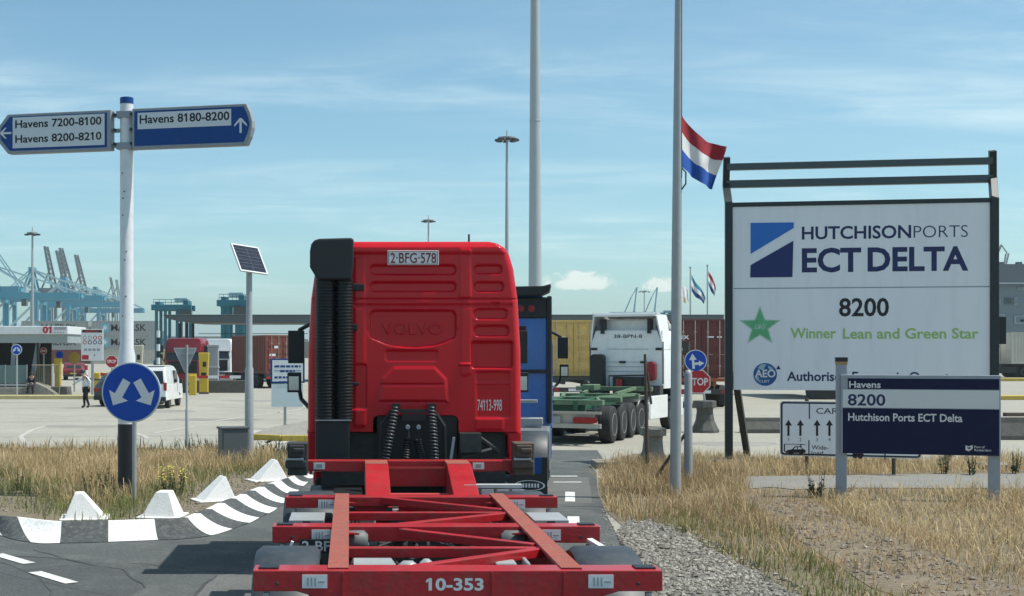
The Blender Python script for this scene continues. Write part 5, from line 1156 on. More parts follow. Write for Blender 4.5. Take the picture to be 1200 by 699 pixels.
# side fairings and roof shell of the deflector (open at the back)
def slab(b, a, q, r, s_, th):
    a, q, r, s_ = map(Vector, (a, q, r, s_)); n = (q-a).cross(s_-a).normalized()*th; b.add([a, q, r, s_, a+n, q+n, r+n, s_+n], [(0,1,2,3),(7,6,5,4),(0,4,5,1),(1,5,6,2),(2,6,7,3),(3,7,4,0)])
for s in (-1, 1): slab(b, (s*1.24, -.02, 2.6), (s*1.24, .9, 2.6), (s*1.06, .9, zt), (s*1.06, -.22, zt), .05*-s if s > 0 else .05)
slab(b, (-1.08, -.25, zt), (1.08, -.25, zt), (1.04, 1.1, zt-.12), (-1.04, 1.1, zt-.12), .06); slab(b, (-1.0, 1.1, zt-.12), (1.0, 1.1, zt-.12), (1.1, 1.9, 3.1), (-1.1, 1.9, 3.1), .05)
b.prism([(-1.08, zt-.07), (1.08, zt-.07), (1.0, zt+.02), (-1.0, zt+.02)], -.27, -.15); b.build('roof_deflector', TWHT, t, bevel=.015)
b = MB(); b.b2(-1.0, 1.0, .30, 1.3, 3.2, 3.58); b.build('roof_hump', TWHT, t, bevel=.05)
b = MB(); [b.b2(s*.78-.05, s*.78+.05, -.14, .2, 3.12, 3.60) for s in (-1, 1)]; [b.bar((s*1.0, -.06, 3.36), (s*1.2, -.03, 2.8), .03, .03) for s in (-1, 1)]; [b.bar((s*1.22, -.03, 2.86), (s*1.22, -.03, 1.5), .03, .03) for s in (-1, 1)]; b.b2(-1.18, -.98, -.06, 0, 2.58, 2.66); b.b2(.98, 1.18, -.06, 0, 2.58, 2.66); b.each('deflector_strut', BLK, t)
text('38-BPN-8', LBLK, t, .06, 2.98, .11, .95, y=-.035, align='C', bold=.01, name='lettering')
b = MB(); b.b2(-1.2, 1.2, -.028, -.01, 1.42, 3.22); b.build('rear_wall', TWHT, t, bevel=.01)
b = MB()
for z in (2.62, 2.2, 2.05, 1.90): b.b2(-.62, .75, -.042, -.026, z-.012, z+.012)
b.build('wall_rib', mat('rib_grey', (.5, .52, .53), .4), t)
MB().prism(rrect(-1.12, -.68, 1.30, 2.45, .12), -.34, -.03).build('air_intake_stack', BLK, t, bevel=.02)
MB().prism(rrect(.72, 1.02, 1.60, 2.22, .13), -.22, -.03).build('extinguisher_box', mat('extinguisher_red', (.33, .012, .03), .35), t, bevel=.04)
b = MB(); b.b2(-.22, -.02, -.08, -.03, 2.16, 2.23); b.b2(.48, .68, -.08, -.03, 2.16, 2.23); b.each('wall_handle', BLK, t)
b = MB(); b.b2(-.35, .6, -.35, -.05, 1.15, 1.72); b.tube([(-.45, -.4, 1.1), (-.45, -.4, 1.75), (.75, -.4, 1.78), (.78, -.4, 1.2)], .03, 6); b.b2(.72, 1.22, -.4, -.03, 1.05, 1.45); b.b2(-1.2, -.6, -.5, 0, .9, 1.25); b.each('hose_carrier', DGREY, t)
MB().lathe([(1.2, .11), (1.65, .11)], (-.1, -.45, 0), 'z', 12).build('red_cylinder', LAMPR, t, smooth=40)
for s in (-1, 1):
    mudguard(t, s*.92, -2.3, .64, .52, .66, BLK, 15, 165)
    MB().b2(s*1.18, s*1.25, -1.5, .4, .42, 1.15).build('side_fairing', TWHT, t, bevel=.02)
    MB().b2(s*.7, s*1.15, -3.1, -3.05, .75, .95).build('tail_lamp', LAMPR, t)
    MB().b2(s*.60, s*1.2, -3.05, -3.0, .25, .72).build('mud_flap', TANK, t)
R0 = Vector((5.62, 37.05, 0)); t = thing('green_chassis', 'green container chassis with three wheel pairs behind the white tractor', 'container chassis', R0, R(-23))
b = MB()
for s in (-.48, .48): b.b2(s-.06, s+.06, .1, 7.6, .95, 1.22)
b.each('frame_rail', GREEN, t, bevel=.01)
for y, zz_ in ((.25, 1.24), (2.6, 1.24), (5.2, 1.26), (7.3, 1.42)):
    b = MB(); b.b2(-1.22, 1.22, y-.12, y+.12, zz_-.14, zz_); b.build('bolster', LGREEN, t, bevel=.01)
b = MB(); [b.bar((s*1.1, .3, 1.21), (s*.5, 2.6, 1.22), .07, .05) for s in (-1, 1)]; [b.bar((s*.5, 2.6, 1.22), (s*1.1, 5.2, 1.24), .10, .08) for s in (-1, 1)]; [b.bar((s*.5, 5.2, 1.25), (s*.7, 7.3, 1.38), .10, .09) for s in (-1, 1)]; b.each('deck_bar', LGREEN, t)
MB().b2(-.75, -.35, 6.0, 6.9, 1.32, 1.50).build('deck_box', LGREEN, t, bevel=.02)
b = MB(); b.b2(-1.2, 1.2, -.02, .06, .48, .60); b.b2(-1.2, 1.2, .0, .06, .86, .93); b.b2(-1.0, 1.0, .06, .12, .60, .86); b.build('rear_bumper', mat('bumper_pale', (.45, .42, .36), .6), t)
MB().b2(-.5, .1, -.03, -.005, .61, .79).build('number_plate', TANK, t); MB().b2(-1.15, -.65, -.03, -.005, .62, .78).build('tail_lamp', LAMPO, t); MB().b2(.45, 1.1, -.03, -.005, .62, .78).build('tail_lamp', LAMPR, t)
MB().b2(-1.1, .7, .3, .45, .85, 1.15).build('rear_panel', GREEN, t); b = MB(); b.b2(-.9, .9, .6, 4.6, .62, .95); b.build('axle_group', BLK, t)
for y in (1.5, 2.81, 4.12):
    for s in (-1, 1): wheel(t, s*1.06, y, .52, .385, s)

# ------------------------------------------------------------------ containers
def container(par_or_name, label, m, loc, rotz, L_=6.06, h=2.6, z0=0.0, group='shipping containers', long_text=None, doors=True):
    """door end at y=0 facing -y; corrugated long sides"""
    t = thing(par_or_name, label, 'container', (loc[0], loc[1], z0), rotz, group); w2 = 1.219
    b = MB(); n = int(L_/.28)
    for s in (-1, 1):
        pts = []
        for k in range(n):
            y = .1+(L_-.2)*k/n; q = (L_-.2)/n
            pts += [(s*w2*.985, y), (s*w2*.985, y+q*.4), (s*(w2*.985-.036), y+q*.5), (s*(w2*.985-.036), y+q*.9)]
        o = len(b.v); b.v += [(x, y, z) for x, y in pts for z in (.15, h-.10)]
        for k in range(len(pts)-1): b.f.append([o+2*k, o+2*k+2, o+2*k+3, o+2*k+1]); b.mi.append(0)
    b.b2(-w2+.05, w2-.05, .08, L_-.05, h-.09, h-.04); b.b2(-w2+.06, w2-.06, L_-.08, L_-.03, .15, h-.1); b.b2(-w2+.06, w2-.06, .06, L_-.05, .12, .16); b.b2(-1.17, 1.17, .10, .2, .15, h-.1)
    b.build('wall', m, t)
    b = MB()
    for x in (-w2+.06, w2-.06):
        for y in (.06, L_-.06): b.b2(x-.06, x+.06, y-.06, y+.06, 0, h)
        b.b2(x-.05, x+.05, .12, L_-.12, 0, .15); b.b2(x-.05, x+.05, .12, L_-.12, h-.1, h-.002)
    for y in (.06, L_-.06): b.b2(-w2+.12, w2-.12, y-.05, y+.05, 0, .14); b.b2(-w2+.12, w2-.12, y-.05, y+.05, h-.12, h-.001)
    b.build('corner_frame', m, t, bevel=.006)
    if doors:
        for s in (-1, 1):
            b = MB(); xa, xb = s*.01, s*1.09; b.b2(xa, xb, .03, .07, .15, h-.13)
            for k in range(4): z = .30+k*(h-.5)/4; b.b2(s*.08, s*1.03, -.005, .031, z, z+(h-.5)/4-.16)
            o = b.build('door', m, t, bevel=.008)
            for x in (s*.28, s*.80):
                q = MB(); q.tube([(x, -.015, .08), (x, -.015, h-.06)], .022, 8); q.b2(x-.05, x+.05, -.03, .01, .5, .56); q.b2(x-.05, x+.05, -.03, .01, h-.6, h-.54); q.bar((x, -.03, 1.05), (x+s*.22, -.03, 1.03), .03, .02); q.build('lock_rod', ROD, o)
    return t
def at(px, py, d): v = W(px, py, d); return v
# gold container on a semi trailer
x = (672-410)/1600*64
ct = container('shipping_container', 'mustard yellow container with its doors towards the camera, between the blue and white trucks', GOLD, (x, 64), R(-2), 12.0, 2.62, 1.36)
MB().b2(-.95, -.80, .008, .011, 1.9, 2.1).b2(-.55, -.35, .008, .011, 1.75, 1.95).each('door_sticker', mat('sticker_pale', (.7, .62, .4), .6), ct)
def semi(x, d, rotz, label, L_=12.0, deck=1.34, m=DGREY, wheels=True):
    t = thing('semi_trailer', label, 'trailer', (x, d, 0), rotz, 'semi trailers carrying containers')
    b = MB()
    for s in (-.5, .5): b.b2(s-.07, s+.07, .1, L_-.1, deck-.36, deck-.05)
    for y in (.15, 3, 6, 9, L_-.3): b.b2(-1.2, 1.2, y-.12, y+.12, deck-.16, deck-.01)
    b.build('frame', m, t)
    o = MB().b2(-1.22, 1.22, -.05, .05, .62, .84).build('rear_bumper', DGREY, t, bevel=.01)
    for s in (-1, 1): MB().b2(s*.75, s*1.18, -.075, -.051, .66, .80).build('tail_lamp', LAMPR, o)
    MB().b2(-.3, .3, -.075, -.051, .66, .79).build('number_plate', WHT, o)
    for y in (1.6, 2.9, 4.2):
        for s in (-1, 1): wheel(t, s*1.03, y, .5, .38, s)
    return t
semi(x, 63.6, R(-2), 'semi trailer under the mustard yellow container')
x = (822-410)/1600*61
ct = container('shipping_container', 'dark maroon container with white lettering seen left of the billboard', MAROON, (x, 61), R(-4), 12.0, 2.62, 1.34)
text('tex', LWHT, ct, -1.15, 1.74, .24, .62, y=-.004, bold=.03); b = MB()
for r, (xx, n) in enumerate(((.24, 4), (.68, 4))):
    for k in range(n): b.b2(xx, xx+random.uniform(.2, .36), -.004, .0, 1.96-.17*k, 2.03-.17*k)
b.b2(-.86, -.62, -.004, 0, 1.15, 1.35); b.build('door_marks', LWHT, ct)
semi(x, 60.6, R(-4), 'orange marked semi trailer under the dark maroon container', m=mat('trailer_rust_orange', (.30, .07, .02), .6))
# brown container on a trailer at the left gate
v = at(331, 446, 92); ct = container('shipping_container', 'brown container with door rods on the trailer behind the solar light pole', BROWN, (v.x-.0, 92), R(27), 6.06, 2.6, .98)
MB().b2(-.95, -.5, .004, .008, 1.1, 1.5).b2(-.6, -.3, .0, .004, 1.7, 2.2).each('door_sticker', LWHT, ct); MB().b2(.65, 1.1, .004, .008, .35, 1.0).build('door_panel', YEL, ct)
semi(v.x, 91.7, R(27), 'low semi trailer under the brown container', 9.0, .97)
# grey container stack at left, sides facing the camera
def star_mark(par, y, xx, z):
    q = MB().b2(xx-.75, xx+.75, y-.012, y, z-.85, z+.85).build('star_emblem', mat('emblem_sky_blue', (.18, .42, .50), .5), par)
    flat('star', [[(xx+.6*(1 if k % 2 == 0 else .42)*math.sin(math.pi*k/7), z+.6*(1 if k % 2 == 0 else .42)*math.cos(math.pi*k/7)) for k in range(14)]], y-.013, LWHT, q, .006)
row_names = ['top', 'middle', 'bottom']
def side_stack(xc, d, cols, tag_):
    for k, m in enumerate(cols):
        # build along x: rotate so that the long side faces -y
        t = container('shipping_container', tag_[k], m, (xc-6.1, d), R(-90), 12.2, 2.6, 2.62*(len(cols)-1-k), 'stacked grey containers', doors=False)
        holder = t
        if m is LGREY:
            # long side at local +x faces the camera (-y world): lettering needs its own turn
            mk = bpy.data.objects.new('side_lettering', None); COL.objects.link(mk); mk.parent = t; mk.location = (1.222, 0, 0); mk.rotation_euler = (0, 0, R(90))
            star_mark(mk, 0, 2.5, 1.35); text('MAERSK', LBLK, mk, 3.6, .80, 1.15, 6.4, y=-.004, bold=.012)
side_stack((147.5-410)/1600*250, 250, [LGREY, LGREY, BEIGE], ['top grey container with star emblem and black lettering, right of the white direction post', 'second grey container with star emblem and black lettering under the top one', 'bottom pale container of the stack behind the white van'])
side_stack((66-410)/1600*250, 250, [LGREY, LGREY, BROWN], ['top grey container of the stack above the gate shelter roof', 'second grey lettered container of the stack behind the pictogram board', 'brown bottom container of the stack behind the gate shelter'])
side_stack((235-410)/1600*270, 270, [LGREY, BEIGE], ['grey container behind the straddle carrier legs', 'pale container behind the red gate truck'])

# ------------------------------------------------------------------ gate canopy, trucks at the gate
d = 110; t = thing('gate_canopy', 'long dark grey gate canopy with rounded left end on thin columns', 'canopy', ((192-410)/1600*d, d, 0))
zt, zb, L_ = H+(410-369)/1600*d, H+(410-378.5)/1600*d, 45.0
prof = [(0, zt), (L_, zt), (L_, zb), (3.2, zb)]+[(3.2-3.2*math.sin(k/6*math.pi/2), zb+(zt-zb)*.92*(1-math.cos(k/6*math.pi/2))) for k in range(1, 7)]
MB().prism(prof, -.5, 9, 'xz').build('roof_slab', CANOPY, t, bevel=.05)
MB().b2(.1, L_, -.53, -.5, zt-.10, zt-.02).each('roof_edge', BAR, t)
for xx in (.9, 1.5, 2.0, 12.4, 24, 35, 44): MB().lathe([(0, .13), (zb+.02, .12)], (xx, 3.0, 0), n=12).build('column', DGREY, t, smooth=40)
b = MB(); b.b2(2.4, 11.5, 3.5, 3.6, 3.35, 3.45); b.b2(2.4, 11.5, 3.5, 3.6, 3.9, 3.95); b.build('cross_rail', DGREY, t)
def simple_truck(x, d, rot, label, paint, top=3.4, sc=1.0, box=None):
    t = thing('gate_truck', label, 'truck', (x, d, 0), rot, 'trucks at the gate')
    cab_mesh(top, 1.0, 2.2).build('cab', paint, t, smooth=40); front_end(t, 2.2, top, paint); mirrors(t, 1.9, top); running_gear(t)
    return t
v = at(220, 440, 88); simple_truck(v.x, 88+2, R(172), 'red truck facing the camera under the gate canopy behind the yellow pillar', mat('gate_truck_red', (.26, .012, .02), .3, coat=.3, dirt=(.14, .02, .02), dirt_amt=.5), 3.35)
v = at(257, 440, 100); simple_truck(v.x, 100+2, R(172), 'white truck facing the camera under the gate canopy left of the brown container', TWHT, 3.4)
v = at(250, 440, 84); tag(MB().b2(-.32, .32, -.3, .3, 0, 2.75).b2(-.36, .36, -.34, .34, 2.75, 2.9).b2(-.36, .36, -.34, .34, 1.45, 1.55).build('gate_cabinet', mat('gate_cabinet_grey', (.34, .35, .36), .5), None, loc=(v.x, 84, 0), bevel=.02), 'tall grey cabinet at the gate between the red and white trucks', 'cabinet')
def pillar(px, py, d, h, wd, m, label, name='ticket_pillar'):
    v = at(px, py, d); t = thing(name, label, 'pillar', (v.x, d, 0), 0, 'yellow pillars at the gate')
    MB().prism([(-wd/2, 0), (wd/2, 0), (wd/2, h*.55), (wd*.62, h), (-wd*.62, h), (-wd/2, h*.55)], -.2, .2).build('housing', m, t, bevel=.03)
    MB().b2(-wd*.3, wd*.3, -.215, -.2, h*.42, h*.52).build('screen', BLK, t); MB().b2(-wd*.55, wd*.55, -.23, .23, 0, .12).build('base', CONBD, t); MB().b2(-wd*.1, wd*.3, -.215, -.2, h*.66, h*.78).build('intercom', BLK, t)
pillar(239, 460, 80, 2.42, .50, YEL, 'tall yellow ticket pillar behind the yield sign post')
pillar(224, 460, 82, 1.15, .52, YEL, 'short yellow ticket pillar left of the tall one')
pillar(193.5, 455, 95, 2.6, .42, mat('cream_yellow', (.62, .55, .25), .5), 'pale yellow pillar behind the white van')
pillar(162, 450, 92, 2.9, .55, mat('cream_white', (.62, .58, .45), .5), 'cream pillar just right of the white direction post')
def barrier(px0, px1, py, d, label):
    v0, v1 = at(px0, py, d), at(px1, py, d); t = thing('gate_barrier', label, 'barrier', (v0.x, d, 0), 0, 'red and white barrier booms'); z = v0.z
    MB().b2(-.2, .2, -.2, .2, 0, z+.1).build('barrier_post', YEL, t, bevel=.03); L_ = v1.x-v0.x; n = max(4, int(L_/.62)); b = MB()
    for k in range(n): b.cur = k % 2; b.box((.25+(L_-.25)*(k+.5)/n, 0, z), ((L_-.25)/n, .08, .16))
    b.build('boom', [LRED, WHT], t)
barrier(226, 282, 442, 78, 'red and white barrier boom in front of the white gate truck')
barrier(113, 150, 439, 84, 'red and white barrier boom behind the round blue sign')
d = 88; x0 = (176-410)/1600*d; x1 = (300-410)/1600*d
tag(MB().b2(x0, x1, 0, .35, 0, .75).build('low_wall', CONBD, None, bevel=.03, loc=(0, 82, 0)), 'low dark wall behind the barrier boom at the gate', 'wall')
v = at(185.5, 430, 85); b = MB()
for k in range(9): b.cur = k % 2; b.lathe([(k*.42, .11), ((k+1)*.42, .11)], (0, 0, 0), n=10)
tag(b.build('striped_pole', [WHT, BLK], None, loc=(v.x, 85, 0)), 'thin black and white striped pole behind the white van', 'pole')

# ------------------------------------------------------------------ gate shelter at left
d = 78; s = 1600/d; X0 = lambda px: (px-410)/s
t = thing('gate_shelter', 'white roofed gate shelter with 01 board and glass railings at the left edge', 'shelter', (0, d, 0))
ztop, zmid, zbot = H+(410-382.5)/s, H+(410-392)/s, H+(410-402)/s
MB().b2(X0(-120), X0(81), -.3, 5, zmid, ztop).build('roof_fascia', WHT, t, bevel=.03); MB().b2(X0(-118), X0(79.5), -.1, 4.8, zbot, zmid-.003).build('roof_soffit', mat('soffit_shade', (.33, .37, .38), .6), t)  # shade below the fascia is put into the soffit's grey
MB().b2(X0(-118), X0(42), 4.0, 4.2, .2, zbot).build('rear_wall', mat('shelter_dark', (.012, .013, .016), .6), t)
o = MB().b2(X0(50.5), X0(80.5), -.36, -.305, zmid+.02, ztop-.02).build('number_board', LWHT, t); text('01', LRED, o, X0(51.5), zmid+.08, .34, .52, y=-.365, bold=.05)
b = MB(); [b.b2(X0(65+3.4*k), X0(66.6+3.4*k), -.368, -.361, zmid+.06, zmid+.14) for k in range(4)]; b.b2(X0(65), X0(79), -.368, -.361, zmid+.24, zmid+.42); b.build('board_symbols', mat('board_grey', (.36, .38, .38), .6), o)
for px, pb in ((14, 10), (42, 33), (-40, -45)): MB().bar((X0(px), .6, zbot), (X0(pb), .6, .3), .22, .20, up=(0, 1, 0)).build('leaning_pillar', GREYP, t)
MB().bar((X0(43), .3, zbot), (X0(43.5), .3, .2), .14, .14, up=(0, 1, 0)).build('pillar', DGREY, t)
z1_, z0_ = H-(428-410)/s, H-(449-410)/s
for k in range(5):
    xa = X0(-90+25*k); xb = X0(-66+25*k); o = MB().b2(xa, xb, -.62, -.60, z0_, z1_).build('glass_panel', TGLASS, t); MB().b2(xb, xb+.05, -.64, -.58, .2, z1_+.03).build('panel_post', STEEL, t)
MB().b2(X0(-118), X0(40), -.9, 4.5, 0.0, .45).build('platform', CONB, t, bevel=.02); MB().b2(X0(-118), X0(34), -.66, -.56, .55, .66).build('lower_rail', STEEL, t)
b = MB(); [b.tube([(X0(44+2.3*k), -.6, .35), (X0(44+2.3*k), -.6, z1_)], .02, 5) for k in range(13)]; b.tube([(X0(40), -.6, z1_), (X0(72), -.6, z1_)], .03, 6); b.tube([(X0(72), -.6, 0), (X0(72), -.6, z1_)], .04, 6); b.build('bar_railing', mat('railing_ochre', (.28, .25, .16), .6), t)
MB().prism([(X0(40), 0), (X0(73), 0), (X0(60), .45), (X0(46), .75), (X0(40), .75)], -1.1, .5).build('ramp', CONB, t, bevel=.02)
MB().prism([(X0(62), 0), (X0(81), 0), (X0(80), .48), (X0(62), .5)], -.4, .8).build('ramp_wall', CONBD, t, bevel=.02)
def small_round(px, py, d, base_py, r, face, rim, label, kind='disc', txt=None):
    v = at(px, py, d); t = thing('round_sign', label, 'road sign', (v.x, d, 0), 0, 'small round signs at the gate'); MB().lathe([(0, .05), (v.z, .045)], (0, .05, 0), n=8).build('post', STEEL, t)
    o = MB().lathe([(-.02, r), (.0, r)], (0, 0, v.z), 'y', 28).build('disc', rim, t); MB().lathe([(-.028, r*.88), (-.0205, r*.88)], (0, 0, v.z), 'y', 28).build('face', face, o)
    if kind == 'noentry': flat('white_bar', [[(-r*.6, v.z-r*.15), (r*.6, v.z-r*.15), (r*.6, v.z+r*.15), (-r*.6, v.z+r*.15)]], -.029, LWHT, o)
    if kind == 'arrows': flat('arrow_mark', [arrow(-r*.1, v.z+r*.4, 235, r*1.0, .25, .5), arrow(r*.1, v.z+r*.4, -55, r*1.0, .25, .5)], -.029, LWHT, o)
    if txt: text(txt, LWHT, o, 0, v.z-.09, .17, r*1.5, y=-.031, align='C', bold=.02)
    return t
small_round(19.5, 410, 72, 462, .285, ROUNDB, LWHT, 'small round blue arrow sign in front of the gate shelter', 'arrows')
small_round(51, 411.5, 80, 440, .20, STOPR, LWHT, 'small red no entry sign right of the gate shelter', 'noentry')
small_round(70, 416, 84, 440, .24, ROUNDB, mat('rim_blue', (.02, .12, .4), .5), 'small plain round blue sign between the no entry sign and the yellow disc')
small_round(87, 420, 84, 440, .36, mat('disc_ochre', (.38, .26, .04), .5), mat('disc_ochre', (.38, .26, .04), .5), 'round ochre yellow disc left of the pictogram board')
v = at(131, 424, 74); t = thing('stop_sign', 'small red octagonal stop sign left of the white direction post', 'road sign', (v.x, 74, 0)); MB().lathe([(0, .05), (v.z, .045)], (0, .05, 0), n=8).build('post', STEEL, t)
oc2 = lambda r: [(r*math.cos(R(22.5+45*k)), v.z+r*math.sin(R(22.5+45*k))) for k in range(8)]
o = MB().prism(oc2(.36), -.02, 0).build('octagon', LWHT, t); flat('red_face', [oc2(.33)], -.0205, STOPR, o); text('STOP', LWHT, o, 0, v.z-.08, .17, .48, y=-.027, align='C', bold=.02)
v = at(68, 428, 79); tag(MB().b2(-.18, .18, -.15, .15, .0, 2.05).b2(-.2, .2, -.17, .17, 1.25, 2.1).build('yellow_box', YEL, None, bevel=.03, loc=(v.x, 79, 0)), 'yellow box on a stand by the gate shelter railing', 'ticket box')
# pictogram board
d = 77; P = Plane((108-410)/1600*d, d, 0); t = P.thing('pictogram_board', 'white board of round gate pictograms with black display at its top', 'information board')
a0, a1, z0, z1 = P.rect(95.3, 386, 121, 423); pan = MB().b2(a0, a1, -.05, .05, z0, z1).build('panel', LWHT, t, bevel=.01); MB().lathe([(0, .08), (z0+.1, .08)], (0, .12, 0), n=10).build('post', STEEL, t)
o = MB().b2(a0+.06, a1-.06, -.056, -.0505, P.p(100, 390)[1], P.p(100, 386.8)[1]).build('display', BLK, pan); MB().b2(-.4, .35, -.06, -.0565, P.p(100, 389)[1], P.p(100, 387.8)[1]).build('display_text', LRED, o)
for r, (py, ms) in enumerate(((396, (GREYP, GREYP, LRED, LRED)), (401.5, (LRED, LNAVY, LNAVY, LNAVY)))):
    for k, m in enumerate(ms):
        a, z = P.p(99.5+6*k, py); q = MB().lathe([(-.056, .115), (-.0505, .115)], (a, 0, z), 'y', 16).build('pictogram', m, pan); MB().lathe([(-.06, .07), (-.0565, .07)], (a, 0, z), 'y', 12).build('pictogram_face', LWHT, q)
b = MB()
for k in range(4): a, z = P.p(100.5+5*k, 410); b.b2(a-.09, a+.09, -.056, -.0505, z-.07, z+.07)
b.build('pictogram_row', GREYP, pan); a, z = P.p(100, 419); MB().b2(a-.18, a+.2, -.056, -.0505, z-.13, z+.13).build('red_field', LRED, pan)
a, z = P.p(111, 416.5); MB().b2(a-.04, a+.04, -.056, -.0505, z-.06, z+.06).build('pictogram_row', GREYP, pan)
v = at(101, 440, 80); b = MB()
for k in range(6): b.cur = k % 2; b.lathe([(k*.28, .10), ((k+1)*.28, .10)], (0, 0, 0), n=10)
tag(b.build('striped_bollard', [WHT, LRED], None, loc=(v.x, 80, 0)), 'red and white striped bollard below the pictogram board', 'bollard')
v = at(120, 440, 86); b = MB()
for k in range(3): b.prism([(-.5+.4*k, 0), (-.2+.4*k, 0), (-.2+.4*k, 1.1), (-.5+.4*k, 1.2)], 0, .3)
tag(b.build('yellow_guard', YEL, None, loc=(v.x, 86, 0), bevel=.02), 'yellow guard rail left of the small stop sign', 'guard rail')
v = at(72, 458, 80); b = MB(); b.tube([(1.2, 0, .95), (6.2, 1.0, .70)], .06, 8); tag(b.build('dark_boom', DGREY, None, loc=(v.x, 78, 0)), 'low dark boom behind the walking person', 'barrier')

# ------------------------------------------------------------------ cars and van
def car_body(par, prof, w2, m, tumble=.10, belt=.95, y_ax='x'):
    """prof: side outline (y,z); lofted across with tumblehome above the belt line"""
    b = MB(); xs = [-1, -.93, -.6, 0, .6, .93, 1]; n = len(prof); cz = sum(z for _, z in prof)/n; cy = sum(y for y, _ in prof)/n
    for s in xs:
        k = 1.0 if abs(s) < .95 else .0
        for y, z in prof:
            sh = tumble*max(0, z-belt)/.6; x = s*(w2-sh); f = 1-.035*(abs(s) > .95); b.v.append((x, cy+(y-cy)*f, cz+(z-cz)*f))
    for i in range(len(xs)-1):
        for k in range(n): b.f.append([i*n+k, i*n+(k+1) % n, (i+1)*n+(k+1) % n, (i+1)*n+k]); b.mi.append(0)
    b.f.append(list(range(n))[::-1]); b.mi.append(0); b.f.append([(len(xs)-1)*n+k for k in range(n)]); b.mi.append(0)
    return b.build('body', m, par, smooth=35)
def vehicle_gear(par, w2, y0, y1, r, dark=BLK):
    for y in (y0, y1):
        for s in (-1, 1): wheel(par, s*(w2-.11), y, r, .21, s)
d = 60; van = thing('parked_van', 'white van parked on the plaza behind the large round blue sign', 'van', ((172-410)/1600*d, d, 0), R(-2))
car_body(van, [(0, .35), (0, .95), (.10, 1.45), (.25, 1.80), (.5, 1.87), (2.6, 1.86), (3.1, 1.72), (3.65, 1.18), (4.25, 1.02), (4.40, .75), (4.40, .32)], .90, TWHT)
vehicle_gear(van, .90, .85, 3.55, .32)
MB().add([(-.74, .012, 1.10), (.74, .012, 1.10), (.68, .145, 1.66), (-.68, .145, 1.66), (-.68, .09, 1.12), (.68, .09, 1.12), (.62, .21, 1.64), (-.62, .21, 1.64)], [(0,1,2,3),(0,4,5,1),(1,5,6,2),(2,6,7,3),(3,7,4,0)]).build('rear_window', GLASS, van)
for s in (-1, 1):
    MB().b2(s*.74, s*.88, -.015, .06, .80, 1.15).build('tail_lamp', LAMPR, van, bevel=.01)
    MB().prism([(2.05, 1.12), (3.0, 1.12), (2.75, 1.62), (2.1, 1.66)], s*.80, s*.885, 'yz').build('side_window', GLASS, van)
    MB().prism([(.42, .42), (1.9, .42), (1.9, 1.05), (.42, 1.05)], s*.89, s*.906, 'yz').build('side_panel', TWHT, van, bevel=.005); MB().b2(s*.95, s*1.1, 2.95, 3.1, 1.05, 1.25).build('mirror', BLK, van, bevel=.02)
MB().b2(-.85, .85, -.05, .05, .33, .52).build('bumper', BLK, van, bevel=.02); MB().b2(-.26, .26, -.018, -.003, .62, .74).build('number_plate', YEL, van)
MB().b2(-.75, .75, .3, 1.9, 1.865, 1.90).build('roof_bar', TWHT, van, bevel=.01)
cp = [(0, .35), (0, .85), (.15, .98), (.7, 1.42), (1.2, 1.48), (2.3, 1.45), (3.1, .98), (4.1, .86), (4.3, .6), (4.3, .3)]
def car(px, d, rot, m, label):
    c_ = thing('parked_car', label, 'car', ((px-410)/1600*d, d, 0), rot, 'parked cars'); car_body(c_, cp, .88, m); vehicle_gear(c_, .88, .8, 3.4, .31)
    MB().add([(-.62, .18, 1.02), (.62, .18, 1.02), (.55, .66, 1.38), (-.55, .66, 1.38)], [(0,1,2,3)]).build('rear_window', GLASS, c_)
    for s in (-1, 1):
        MB().b2(s*.6, s*.84, -.02, .08, .68, .86).build('tail_lamp', LAMPR, c_, bevel=.01); MB().prism([(.75, 1.0), (2.6, 1.0), (2.2, 1.36), (1.0, 1.38)], s*.74, s*.868, 'yz').build('side_window', GLASS, c_)
    MB().b2(-.26, .26, -.02, -.003, .52, .64).build('number_plate', YEL if m is not RED else WHT, c_); MB().b2(-.84, .84, -.04, .05, .30, .50).build('bumper', BLK, c_, bevel=.02)
car(129, 62, R(-20), mat('car_dark_green', (.02, .035, .035), .25, coat=.6), 'dark car parked left of the white van, almost hidden behind the blue sign')
car(86, 116, R(8), mat('car_dark_red', (.16, .012, .016), .3, coat=.5), 'small red car seen from behind at the gate')
